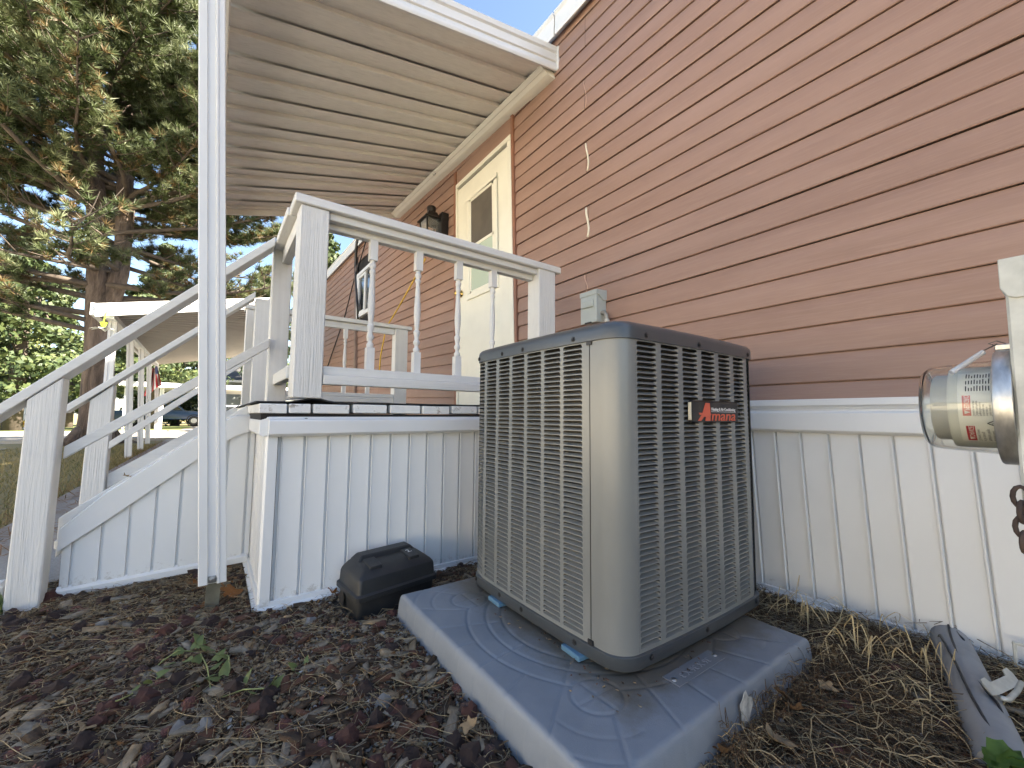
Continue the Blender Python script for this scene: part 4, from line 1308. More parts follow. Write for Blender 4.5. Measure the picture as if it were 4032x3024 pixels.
# a shell with two faces, 2 mm thick
outer = [(0.077, 0.0), (0.075, 0.02), (0.071, 0.078), (0.069, 0.089), (0.063, 0.0965), (0.05, 0.0985), (0.0, 0.0985)]
inner = [(0.0, 0.0965), (0.05, 0.0965), (0.0615, 0.0945), (0.067, 0.088), (0.069, 0.078), (0.073, 0.02), (0.075, 0.0)]
MB().lathe(outer + inner, (-0.0725, my, mz), 56, (-1, 0, 0), caps=False).build('clear_cover', clear_mat(), ped, smooth=True)
M['meter_grey'] = simple('meter_drum', (0.62, 0.63, 0.59), 0.5, 0.04)
drum = MB().lathe([(0.066, 0.0), (0.0655, 0.060), (0.064, 0.064), (0.0, 0.064)], (-0.072, my, mz), 48, (-1, 0, 0), caps=False).build('drum', M['meter_grey'], ped, smooth=True)
MB().lathe([(0.0555, 0.0), (0.0545, 0.0825), (0.052, 0.0855), (0.0, 0.0858)], (-0.072, my, mz), 48, (-1, 0, 0), caps=False).build('register', simple('register_grey', (0.48, 0.48, 0.46), 0.5), ped, smooth=True)
# warning label wrapped on the drum, print standing on its side
M['label_white'] = simple('label_white', (0.76, 0.76, 0.72), 0.5, 0.02)
M['label_red'] = simple('label_red', (0.42, 0.03, 0.045), 0.5, 0.03)
M['label_black'] = simple('label_black', (0.03, 0.03, 0.03), 0.6, 0.05)
def cyl(s, x, r=0.0663):                              # s: arc length down from the line facing out, x: distance out from the ring
    a = s/0.0663
    return (-0.072 - x, my - r*math.cos(a), mz - r*math.sin(a))
def wrap(s0, s1, x0, x1, mat, name, r, par):
    m = MB()
    m.strip([(x0, 0), (x1, 0)], lambda p, q, t: cyl(t, p, r), list(np.linspace(s0, s1, max(3, int(abs(s1 - s0)/0.004)))))
    return m.build(name, mat, par, smooth='all')
lab = wrap(-0.061, 0.063, 0.006, 0.052, M['label_white'], 'warning_label', 0.0664, drum)
def wtext(s, x, body, size, mat, sxx=1.0, name='lettering'):
    tmp = text_obj(name, body, size, mat, (0, 0, 0), (0, 0, 0), lab, 0.0, 'LEFT', sxx)
    me = tmp.data
    for v in me.vertices:
        p = cyl(s - v.co.x*sxx, x - v.co.y, 0.0669)
        v.co = p
    a = np.array([v.co[:] for v in me.vertices]); c = Vector((a.min(0) + a.max(0))/2)
    for v in me.vertices: v.co = v.co - c
    tmp.scale = (1, 1, 1)
    put(tmp, c, lab)
    return tmp
wrap(0.031, 0.060, 0.036, 0.0455, M['label_red'], 'danger_band', 0.0667, lab)
wtext(0.057, 0.0405, '\u25b2DANGER', 0.0080, M['label_white'], 0.72)
wrap(-0.017, 0.0145, 0.038, 0.047, simple('label_pink', (0.62, 0.22, 0.2), 0.5), 'peligro_band', 0.0667, lab)
wtext(0.012, 0.0425, '\u25b2PELIGRO', 0.0080, M['label_white'], 0.75)
for i, tx in enumerate(('To connect power', 'or for opening,', 'Hazardous Voltage', 'will shock inside.', 'or electrocution')):
    wtext(0.060, 0.0325 - 0.0052*i, tx, 0.0050, M['label_black'], 0.62)
for i, tx in enumerate(('Desconectar antes de abrir', 'Contiene Voltaje Peligroso', 'Riesgo de Electrocucion', 'A deconnecter avant', 'toute ouverture', 'Tension dangereuse', 'Contact dangereux', 'Risque electrocution')):
    wtext(0.0145, 0.0350 - 0.0034*i, tx, 0.0036, M['label_black'], 0.58)
m = MB()
for i in range(11):
    xx = 0.042 - 0.003*i
    for q in range(3):
        ln = rng.uniform(0.5, 1.0)
        m.strip([(xx, 0), (xx + 0.0012, 0)], lambda p, q_, t: cyl(t, p, 0.0669), list(np.linspace(-0.024 - 0.012*q, -0.024 - 0.012*q - 0.010*ln, 4)))
m.build('fine_print', M['label_black'], lab)
m = MB()
tri = [(0.0265, 0.0075), (0.0165, 0.0205), (0.0165 + 0.02, 0.0205)]
for (a0, b0), (a1, b1) in (((0.0185, 0.0085), (0.0345, 0.0085)), ((0.0345, 0.0085), (0.0265, 0.0225)), ((0.0265, 0.0225), (0.0185, 0.0085))):
    m.tube([cyl(a0 + (a1 - a0)*t, b0 + (b1 - b0)*t, 0.0669) for t in (0, 0.5, 1)], 0.0007, 4)
m.tube([cyl(0.0275, 0.018, 0.0669), cyl(0.0255, 0.0145, 0.0669), cyl(0.028, 0.0140, 0.0669), cyl(0.026, 0.0102, 0.0669)], 0.0006, 4)
m.build('shock_symbol', M['label_black'], lab)
# latch on top of the ring, sealing wire in a clear tube
m = MB()
m.box(-0.0862, -0.0682, my - 0.014, my + 0.004, mz + 0.0895, mz + 0.0990)
m.build('latch', M['steel_ring'], ped, bevel=0.0015)
m = MB()
m.tube([(-0.086, my - 0.006, mz + 0.099), (-0.092, my - 0.01, mz + 0.102), (-0.083, my - 0.012, mz + 0.105), (-0.074, my - 0.008, mz + 0.1)], 0.0008, 5)
m.tube([(-0.068, my - 0.006, mz + 0.093), (-0.070, my - 0.006, mz + 0.106), (-0.066, my - 0.008, mz + 0.110)], 0.0012, 5)
m.tube([(-0.083, my - 0.012, mz + 0.100), (-0.098, my - 0.03, mz + 0.088), (-0.120, my - 0.055, mz + 0.064)], 0.0009, 5)
m.build('seal_wire', simple('dark_wire', (0.10, 0.085, 0.08), 0.4, metal=0.6), ped)
tubem, nt_, N_, L_, P_ = nodes_of('clear_tube')
P_.inputs['Base Color'].default_value = (0.8, 0.82, 0.84, 1); P_.inputs['Roughness'].default_value = 0.15; P_.inputs['Transmission Weight'].default_value = 0.6
MB().tube([(-0.096, my - 0.036, mz + 0.086), (-0.128, my - 0.068, mz + 0.054)], 0.0042, 10).build('seal_tube', tubem, ped, smooth=True)
# rusty chain hanging under the meter
chain = thing('hanging_chain', (-0.072, 0.955, -0.10), 'dark rusty chain hanging from the side of the meter pedestal', 'chain')
M['rust'] = simple('dark_rust', (0.045, 0.028, 0.022), 0.75, 0.4, 40.0, 0.5, 200)
for i in range(4):
    zc = -0.108 - 0.021*i
    pts = []
    for k in range(13):
        a = 2*math.pi*k/12
        u, w_ = 0.0085*math.cos(a), 0.0145*math.sin(a)
        if i % 2: pts.append((-0.0665 + 0.25*u, 0.938 + u, zc + w_))
        else: pts.append((-0.0665 + u*0.9, 0.938 + 0.2*u, zc + w_))
    MB().tube(pts, 0.0030, 6, caps=False).build('link', M['rust'], chain, smooth='all')
# bracket of two pipe clamps at the pedestal foot
brk = thing('pipe_bracket', (-0.16, 1.72, -0.66), 'bright zinc strap bracket with two bolt holes over the grey pipe', 'bracket')
a0 = at(3884, 2693, z=-0.645); a1 = at(3975, 2652, z=-0.645)
dirv = (a1 - a0).normalized()
perp = Vector((0.62, -0.50, -0.55)).normalized()
M['zinc'] = simple('bright_zinc', (0.45, 0.45, 0.42), 0.45, 0.15, 40.0, metal=0.55)
def strap(o0, d, p, L0, wd, par):
    m = MB()
    up = d.cross(p).normalized()*0.003
    def pt(u, v, k): return o0 + d*u + p*v + up*k
    poly = [(-0.012, -0.002), (-0.006, -0.012), (0.012, -0.012), (0.020, 0.0), (L0 - 0.020, 0.0), (L0 - 0.012, -0.012), (L0 + 0.008, -0.012), (L0 + 0.014, 0.0), (L0 + 0.010, wd), (L0 - 0.012, wd + 0.004), (0.014, wd + 0.004), (-0.010, wd)]
    k_ = len(poly)
    m.add([pt(u, v, 0) for u, v in poly] + [pt(u, v, 1) for u, v in poly], [tuple(range(k_ - 1, -1, -1)), tuple(range(k_, 2*k_))] + [(i, (i + 1) % k_, k_ + (i + 1) % k_, k_ + i) for i in range(k_)])
    m.build('strap', M['zinc'], par)
    for u in (0.002, L0 - 0.002):
        MB().lathe([(0.0065, 0.0), (0.0065, 0.0045), (0.0, 0.0046)], pt(u, 0.004, 0.4), 12, up, caps=False).build('slot', M['rust'], par)
L0 = (a1 - a0).length
strap(a0, dirv, perp, L0, 0.022, brk)
MB().tube([a0 + perp*0.032 + dirv*0.01, a0 + perp*0.040 + dirv*0.03, a0 + perp*0.034 + dirv*0.085, a0 + perp*0.024 + dirv*0.13], 0.006, 8).build('clamp_rod', M['zinc'], brk, smooth='all')
brk2 = thing('pipe_bracket', (-0.05, 1.93, -0.60), 'grey slotted bracket on the skirting at the right edge', 'bracket')
b0 = at(3990, 2560, y=1.90)
m = MB()
for (u0, u1, v0, v1) in ((0, 0.10, 0, 0.008), (0, 0.10, 0.062, 0.07), (0, 0.008, 0.008, 0.062), (0.042, 0.05, 0.008, 0.062)):
    m.box(b0.x + u0, b0.x + u1, 1.885, 1.892, b0.z - v1 + 0.03, b0.z - v0 + 0.03)
m.build('slotted_plate', M['galv'], brk2, bevel=0.002)

# ---- grey vent pipe coming out under the skirting
vp = thing('vent_pipe', (-0.25, 1.75, -0.72), 'grey plastic pipe slanting out of the ground below the white skirting', 'pipe')
pa = Vector((-0.330, 2.03, -0.700)); pb = Vector((-0.225, 1.655, -0.712)); pc = Vector((-0.145, 1.37, -0.726))
MB().tube([pa, pa.lerp(pb, 0.3), pb, pb.lerp(pc, 0.6), pc], 0.047, 20).build('pipe', simple('weathered_pvc', (0.27, 0.265, 0.26), 0.75, 0.2, 9.0, 0.15, 60, dirt=0.4, dirtcol=(0.12, 0.10, 0.08), dscale=9.0), vp, smooth=True)
MB().tube([pc + Vector((0.01, 0.02, -0.004)), pc + Vector((0.03, -0.03, -0.01)), pc + Vector((0.07, -0.10, -0.03))], [0.044, 0.05, 0.05], 18).build('elbow', simple('pipe_elbow', (0.24, 0.25, 0.27), 0.55, 0.15, 9.0), vp, smooth=True)
fr_ = MB()
for k in range(70):
    a = rng.uniform(0.2, 2.9); q0 = pa + Vector((0.05*math.cos(a), rng.uniform(-0.06, 0.01), 0.05*math.sin(a)))
    q1 = q0 + Vector((rng.gauss(0, 0.02), rng.gauss(-0.01, 0.02), rng.uniform(-0.004, 0.02)))
    q2 = q1 + Vector((rng.gauss(0, 0.025), rng.gauss(-0.01, 0.02), rng.uniform(-0.025, 0.012)))
    fr_.tube([q0, q1, q2], [0.0022, 0.0016, 0.0008], 4)
fr_.build('frayed_wrap', simple('frayed_wrap', (0.20, 0.165, 0.12), 0.9, 0.4, 60), vp)['kind'] = 'stuff'
# cables lying along the pipe
wm = simple('black_cable', (0.012, 0.012, 0.016), 0.5)
for k, (o1, o2) in enumerate((((-0.10, 0.02), (0.03, 0.0)), ((-0.02, 0.03), (0.055, -0.02)), ((0.03, 0.0), (0.07, 0.03)))):
    base = [pa, pa.lerp(pb, 0.35), pb, pc]
    pts = []
    for t in np.linspace(0, 1, 14):
        i = min(2, int(t*3)); f_ = t*3 - i
        c = base[i].lerp(base[i + 1], f_)
        s_ = math.sin(t*5 + k*1.9)
        pts.append(c + Vector((o1[0]*(1 - t) + o2[0]*t + 0.018*s_, 0.03*math.cos(t*4 + k), 0.051 - 0.01*abs(s_) + (0.0 if abs(o1[0]*(1 - t) + o2[0]*t + 0.018*s_) < 0.035 else -0.05))))
    tag(MB().tube(pts, 0.0032, 6).build('cable', wm, None, smooth='all'), ('black cable looping off the pipe end along the skirting', 'black cable lying along the top of the grey pipe', 'black cable lying on the ground right of the grey pipe')[k], 'cable', 'cables around the grey pipe')

# ---- wall lantern beside the door
lan = thing('wall_lantern', (-4.15, 1.90, 1.95), 'black lantern with a chimney cap on the siding beside the door', 'wall lamp')
lx0 = at(1640 + 330/5.6, 790 + 300/5.6, y=1.80)
cxl, cyl_, ztop = -4.055, 1.80, 2.10
MB().lathe([(0, 0.155), (0.046, 0.155), (0.049, 0.148), (0.046, 0.10), (0.044, 0.094), (0.05, 0.088)], (cxl, cyl_, ztop), 18).build('chimney', M['black_metal'], lan, smooth=True)
m = MB()
def sq(h, z): return [(cxl - h, cyl_ - h, ztop + z), (cxl + h, cyl_ - h, ztop + z), (cxl + h, cyl_ + h, ztop + z), (cxl - h, cyl_ + h, ztop + z)]
lv = [sq(0.115, -0.006), sq(0.115, 0.004), sq(0.078, 0.030), sq(0.056, 0.060), sq(0.048, 0.090)]
m.add([p for r_ in lv for p in r_], [(i*4 + j, i*4 + (j + 1) % 4, i*4 + 4 + (j + 1) % 4, i*4 + 4 + j) for i in range(4) for j in range(4)] + [(3, 2, 1, 0), (16, 17, 18, 19)])
m.build('hood', M['black_metal'], lan)
m = MB()
for sx in (-1, 1):
    for sy in (-1, 1):
        m.beam((cxl + sx*0.088, cyl_ + sy*0.088, ztop - 0.006), (cxl + sx*0.062, cyl_ + sy*0.062, ztop - 0.27), 0.014, 0.014, (0, 1, 0))
m.add(sq(0.075, -0.285) + sq(0.075, -0.265), [(3, 2, 1, 0), (4, 5, 6, 7), (0, 1, 5, 4), (1, 2, 6, 5), (2, 3, 7, 6), (3, 0, 4, 7)])
m.build('frame', M['black_metal'], lan)
lg, nt_, N_, L_, P_ = nodes_of('lantern_glass')
P_.inputs['Base Color'].default_value = (0.9, 0.9, 0.88, 1); P_.inputs['Roughness'].default_value = 0.1; P_.inputs['Transmission Weight'].default_value = 0.85; P_.inputs['IOR'].default_value = 1.1
gl = MB()
for (ax_, ay_), (bx_, by_) in (((-1, -1), (1, -1)), ((1, -1), (1, 1)), ((-1, 1), (-1, -1))):
    gl.add([(cxl + ax_*0.086, cyl_ + ay_*0.086, ztop - 0.01), (cxl + bx_*0.086, cyl_ + by_*0.086, ztop - 0.01), (cxl + bx_*0.061, cyl_ + by_*0.061, ztop - 0.26), (cxl + ax_*0.061, cyl_ + ay_*0.061, ztop - 0.26)], [(0, 1, 2, 3)])
gl.build('pane', lg, lan)
MB().lathe([(0.017, 0), (0.017, 0.09), (0.012, 0.1), (0, 0.1)], (cxl, cyl_, ztop - 0.265), 12).build('candle_tube', M['cream'], lan, smooth=True)
MB().box(-4.05, -3.905, 1.855, 1.936, 1.82, 2.165).build('back_box', M['black_metal'], lan, bevel=0.004)
MB().box(-4.06, -4.03, 1.80, 1.86, 2.03, 2.055).build('arm', M['black_metal'], lan, bevel=0.002)

# ---- cords on the wall
def cord(pts, r, mat, name, label, cat, group=None):
    return tag(MB().tube(pts, r, 8).build(name, mat, None, smooth='all'), label, cat, group)
P3 = lambda px, py, y: at(1240 + px/2.37, 880 + py/2.37, y=y)
yc = [P3(1030, 330, 1.70), P3(1000, 385, 1.72), P3(850, 660, 1.78), P3(770, 800, 1.80), P3(690, 930, 1.82), P3(655, 1020, 1.80), P3(635, 1120, 1.78), P3(612, 1240, 1.75), P3(600, 1400, 1.7)]
cord(yc, 0.009, simple('yellow_cord', (0.62, 0.40, 0.035), 0.5), 'extension_cord', 'yellow cord strung slanting across the siding behind the spindles', 'cord')
kc = [P3(500, 60, 1.88), P3(490, 115, 1.9), P3(430, 320, 1.9), P3(375, 490, 1.9), P3(275, 880, 1.9), P3(130, 1300, 1.9), P3(90, 1420, 1.9)]
cord(kc, 0.011, M['black_metal'], 'cable', 'thin black cable slanting down the far siding past the window', 'cable')
mast = [P3(402, 40, 1.86), P3(398, 150, 1.86), P3(385, 250, 1.88), P3(378, 420, 1.9), P3(392, 700, 1.9), P3(402, 890, 1.9)]
cord(mast, [0.028, 0.028, 0.028, 0.022, 0.02, 0.018], M['black_metal'], 'service_mast', 'black service mast and cable rising above the roof edge', 'cable')

# ================================================================== FAR CARPORT
M['pan_old'] = simple('weathered_pan', (0.40, 0.36, 0.30), 0.6, 0.1, 5.0, 0.1, 40, dirt=0.4, dirtcol=(0.22, 0.19, 0.15))
car_p = thing('far_carport', (-11.5, 0.3, -0.75), 'long white carport awning on five slim posts beyond the stairs', 'carport')
FX = -7.6
fA, fB = at(401, 1194, x=FX), at(428, 1239, x=FX)
f2A = at(948, 1176, x=FX)
slope_c = (f2A.z - fA.z)/(f2A.y - fA.y)
posts_px = [(447, 1261, 437, 1840, -7.9), (514, 1337, 504, 1810, -9.5), (557, 1373, 552, 1784, -11.4), (588, 1408, 580, 1761, -13.8), (617, 1437, 615, 1743, -17.0)]
tops = []
for tx, ty, bx_, by_, X in posts_px:
    T, Bp = at(tx, ty, x=X), at(bx_, by_, x=X)
    if X == -7.9: Bp = Vector((X, T.y, -0.76))
    tops.append(T)
    PPp = [(-0.045, -0.03), (0.045, -0.03), (0.045, 0.03), (0.016, 0.03), (0.012, 0.02), (-0.012, 0.02), (-0.016, 0.03), (-0.045, 0.03)]
    MB().prism(PPp, lambda p, q, t, a=Bp, b=T: tuple(a.lerp(b, t) + Vector((q, p, 0))), 0, 1).build('post', M['white_metal'], car_p)
    m = MB()
T0, T4 = tops[0], tops[-1]
def roofz(x, y):
    t = (x - FX)/(T4.x - FX)
    edge = lerp(fB.z + 0.02, T4.z + 0.03, t)
    ye = lerp(fB.y, T4.y, t)
    return edge + slope_c*(y - ye)*0.95
CYE = at(1130, 1180, x=FX).y
n_pan = 16
xe0, xe1 = FX - 0.03, T4.x - 0.3
for k in range(n_pan):
    a, b = lerp(xe0, xe1, k/n_pan), lerp(xe0, xe1, (k + 1)/n_pan)
    w = b - a
    pr = []
    for j in range(3):
        pr += [(w*j/3, 0.0), (w*(j + 0.66)/3, 0.0), (w*(j + 0.72)/3, 0.045), (w*(j + 0.94)/3, 0.045)]
    pr.append((w, 0.0))
    def fn(p, q, t, a=a):
        xx = a + p
        tt = (xx - FX)/(T4.x - FX)
        y0_ = lerp(fB.y, T4.y, tt) - 0.12
        y = y0_ + (CYE - y0_)*t
        return (xx, y, roofz(xx, y) + q)
    MB().strip(pr, fn, [0, 0.5, 1]).build('roof_pan', M['pan_old'], car_p)
def ff(p, q, t): return (FX + p, t, fB.z + slope_c*(t - fB.y) + q)
hF = fA.z - fB.z + slope_c*0.05
MB().prism([(0, -0.02), (0.03, -0.02), (0.03, hF*0.45), (0.02, hF*0.5), (0.02, hF*0.58), (0.035, hF*0.62), (0.035, hF), (0, hF)], ff, fA.y - 0.05, CYE, 3).build('side_fascia', M['white_metal'], car_p)
def be(p, q, t):
    xx = lerp(FX, T4.x, t)
    return (xx, lerp(T0.y + 0.0, T4.y, t) + p, lerp(T0.z, T4.z, t) + q)
MB().prism([(-0.05, -0.02), (0.05, -0.02), (0.05, 0.12), (-0.05, 0.12)], be, 0, 1, 2).build('front_beam', M['white_metal'], car_p)
for X in (-8.2, -11.2, -14.2, -17.2):
    MB().box(X - 0.04, X + 0.04, CYE - 0.10, CYE - 0.02, -0.76, roofz(X, CYE - 0.06)).build('post', M['white_metal'], car_p)
def gt(p, q, t):
    xx = lerp(FX, T4.x - 0.3, t)
    y0_ = lerp(fB.y, T4.y, t) - 0.12
    return (xx, y0_ + p, roofz(xx, y0_) + q)
MB().prism([(-0.06, -0.02), (0.0, -0.02), (0.0, 0.14), (-0.06, 0.14)], gt, 0, 1, 2).build('gutter', M['white_metal'], car_p)
# bright hanging flower ornament at its corner
hp = at(407, 1278, x=FX + 0.05)
orn = thing('hanging_ornament', hp, 'lime green and white flower ornament hanging from the far carport corner', 'ornament')
M['lime'] = simple('lime_plastic', (0.42, 0.62, 0.03), 0.4, 0.08)
MB().lathe([(0.0, -0.03), (0.02, -0.03), (0.03, 0.0), (0.038, 0.03), (0.03, 0.03), (0.0, 0.02)], hp, 12, caps=False).build('cup', M['lime'], orn, smooth=True)
m = MB()
for k in range(6):
    a = k*math.pi/3
    d = Vector((math.cos(a), math.sin(a), 0))
    s_ = Vector((-d.y, d.x, 0))
    m.add([hp + d*0.02 + Vector((0, 0, -0.045)), hp + d*0.09 + s_*0.035 + Vector((0, 0, -0.05)), hp + d*0.14 + Vector((0, 0, -0.075)), hp + d*0.09 - s_*0.035 + Vector((0, 0, -0.05))], [(0, 1, 2, 3)])
m.build('petal', simple('white_petal', (0.72, 0.74, 0.66), 0.5), orn)
MB().tube([hp + Vector((0.0, 0, 0.04)), hp + Vector((0.0, 0.01, 0.12)), hp + Vector((0.0, 0.03, 0.19))], 0.006, 6).build('hanger', M['lime'], orn)
# flag hanging from the last post
fp = [at(578, 1449, x=-16.6), at(636, 1508, x=-16.6), at(570, 1560, x=-16.6)]
flag = thing('flag', fp[0], 'red and white striped flag drooping from a pole at the carport', 'flag')
M['flag_red'] = simple('flag_red', (0.42, 0.02, 0.03), 0.8, 0.1); M['flag_white'] = simple('flag_white', (0.7, 0.68, 0.66), 0.8, 0.06); M['flag_blue'] = simple('flag_blue', (0.02, 0.03, 0.12), 0.8, 0.1)
m = MB()
top_a, top_b = at(598, 1452, x=-16.6), at(618, 1440, x=-16.6)
low_a, low_b = at(568, 1560, x=-16.6), at(637, 1520, x=-16.6)
ns = 9
for i in range(ns):
    for j in range(8):
        def fq(u, v):
            p = top_a.lerp(top_b, u).lerp(low_a.lerp(low_b, u), v)
            return p + Vector((0.10*math.sin(u*11 + v*2), 0, -0.05*math.sin(u*6)*v))
        u0, u1, v0, v1 = i/ns, (i + 1)/ns, j/8, (j + 1)/8
        m.add([fq(u0, v0), fq(u1, v0), fq(u1, v1), fq(u0, v1)], [(0, 1, 2, 3)], 2 if (i > 5 and j < 3) else i % 2)
m.build('cloth', [M['flag_red'], M['flag_white'], M['flag_blue']], flag, smooth='all')
MB().tube([at(618, 1438, x=-16.6), at(622, 1440, x=-16.8), at(606, 1500, x=-17.0)], 0.012, 6).build('pole', M['white_metal'], flag)

# a further carport over the pickup
oc = thing('carport', Vector((-35, -1, gh(-35, 0))), 'low white flat carport shading the blue pickup across the street', 'carport')
ca, cb_ = at(400 + 190/2.765, 1160 + 985/2.765, x=-33.5), at(400 + 1060/2.765, 1160 + 950/2.765, x=-33.5)
zc_ = ca.z
MB().box(-41.5, -33.52, ca.y, cb_.y + 6, zc_ - 0.02, zc_ + 0.06).build('roof', M['pan'], oc)
MB().box(-33.5, -33.44, ca.y, cb_.y + 6, zc_ - 0.03, zc_ + 0.25).build('fascia', M['white_metal'], oc)
for py_ in (ca.y + 0.25, at(400 + 655/2.765, 1500, x=-34).y, at(400 + 698/2.765, 1500, x=-35).y, cb_.y + 3):
    MB().box(-34.0, -33.9, py_ - 0.05, py_ + 0.05, gh(-34, 0) - 0.05, zc_ - 0.02).build('post', M['white_metal'], oc)

# ================================================================== VEHICLES AND HOUSES ACROSS THE STREET
def car_glass(): return glass_mat('car_glass', (0.015, 0.018, 0.02), 0.05, 0.8)
M['tyre'] = simple('tyre', (0.012, 0.012, 0.012), 0.8); M['rim'] = simple('alloy', (0.5, 0.5, 0.5), 0.35, 0.1, metal=0.7); M['carglass'] = car_glass()
def vehicle(name, label, cat, loc, rot, prof, cabin, width, col, wheels, wr):
    # local frame: length along y (front +y), width along x; prof is the side outline
    v = thing(name, loc, label, cat, rot=rot if rot else 1e-6)
    pm = simple(name + '_paint', col, 0.28, 0.03)
    pm.node_tree.nodes["Principled BSDF"].inputs['Coat Weight'].default_value = 0.6
    MB().prism(prof, lambda p, q, t: (t, p, q), -width/2, width/2).build('body', pm, v, bevel=0.05, seg=2, smooth=True)
    MB().prism(cabin, lambda p, q, t: (t*(1 - 0.14*(q - cabin[0][1])/max(0.01, max(c[1] for c in cabin) - cabin[0][1])), p, q), -width/2 + 0.05, width/2 - 0.05).build('cabin', pm, v, bevel=0.04, seg=2, smooth=True)
    zc0, zc1 = cabin[0][1] + 0.06, max(c[1] for c in cabin) - 0.09
    # side windows, split by a pillar, a little proud of the cabin
    def side_y(z, front):
        pts = cabin
        ys = []
        for i in range(len(pts)):
            (ya, za), (yb, zb) = pts[i], pts[(i + 1) % len(pts)]
            if (za - z)*(zb - z) <= 0 and abs(za - zb) > 1e-6: ys.append(ya + (yb - ya)*(z - za)/(zb - za))
        return (max(ys) if front else min(ys)) if ys else 0
    ztop = max(c[1] for c in cabin)
    for sx in (-1, 1):
        a0, a1 = side_y(zc0, False) + 0.15, side_y(zc0, True) - 0.15
        b0_, b1_ = side_y(zc1, False) + 0.12, side_y(zc1, True) - 0.12
        mid0, mid1 = (a0 + a1)/2, (b0_ + b1_)/2
        for (l0, r0, l1, r1) in ((a0, mid0 - 0.05, b0_, mid1 - 0.05), (mid0 + 0.05, a1, mid1 + 0.05, b1_)):
            def wx(z): return sx*((width/2 - 0.05)*(1 - 0.14*(z - cabin[0][1])/(ztop - cabin[0][1])) + 0.006)
            MB().add([(wx(zc0), l0, zc0), (wx(zc0), r0, zc0), (wx(zc1), r1, zc1), (wx(zc1), l1, zc1)], [(0, 1, 2, 3)]).build('window', M['carglass'], v)
    for front in (True, False):
        y0_, y1_ = side_y(zc0, front), side_y(zc1, front)
        e = 0.012 if front else -0.012
        MB().add([(-width*0.42, y0_ + e, zc0), (width*0.42, y0_ + e, zc0), (width*0.37, y1_ + e, zc1), (-width*0.37, y1_ + e, zc1)], [(0, 1, 2, 3)]).build('windscreen', M['carglass'], v)
    for sx in (-1, 1):
        for wy in wheels:
            w_ = MB().lathe([(0.0, -0.11), (wr*0.8, -0.11), (wr, -0.08), (wr, 0.08), (wr*0.8, 0.11), (0.0, 0.11)], (sx*(width/2 - 0.10), wy, wr), 24, (1, 0, 0), caps=False).build('wheel', M['tyre'], v, smooth=True)
            r = MB()
            r.lathe([(0.0, 0.0), (wr*0.3, 0.01), (wr*0.62, -0.01), (wr*0.66, 0.008), (wr*0.66, 0.0)], (sx*(width/2 + 0.012), wy, wr), 20, (sx, 0, 0), caps=False)
            ro = r.build('rim', M['rim'], w_, smooth=True)
            ro.location = Vector(ro.location)
            ar = MB()
            ar.lathe([(wr*1.04, -0.02), (wr*1.2, -0.02), (wr*1.2, 0.012), (wr*1.04, 0.012)], (sx*width/2, wy, wr), 24, (sx, 0, 0), caps=False)
            ar.build('wheel_arch', M['tyre'], v, smooth=True)
    return v
W1 = at(762, 1676, x=-37.0)
vehicle('pickup_truck', 'dark blue pickup truck parked in the shade past the carport', 'pickup truck', Vector((-38.0, W1.y - 1.62, W1.z - 0.02)), 0.0,
        [(-2.7, 0.45), (-2.7, 1.02), (-0.6, 1.06), (1.0, 1.08), (2.35, 1.0), (2.6, 0.8), (2.62, 0.45)], [(-0.75, 1.03), (-0.55, 1.70), (0.35, 1.72), (1.15, 1.05)], 1.9, (0.012, 0.045, 0.13), (-1.65, 1.62), 0.37)
Wv = at(905, 1606, x=-22.0)
vehicle('minivan', 'white minivan parked behind the porch, only its roof showing', 'minivan', Vector((-22.6, Wv.y + 1.6, Wv.z - 1.62)), 0.0,
        [(-2.4, 0.4), (-2.4, 1.05), (1.6, 1.1), (2.35, 0.92), (2.45, 0.4)], [(-2.35, 1.05), (-2.2, 1.72), (0.5, 1.76), (1.6, 1.08)], 1.9, (0.72, 0.73, 0.74), (-1.5, 1.45), 0.34)

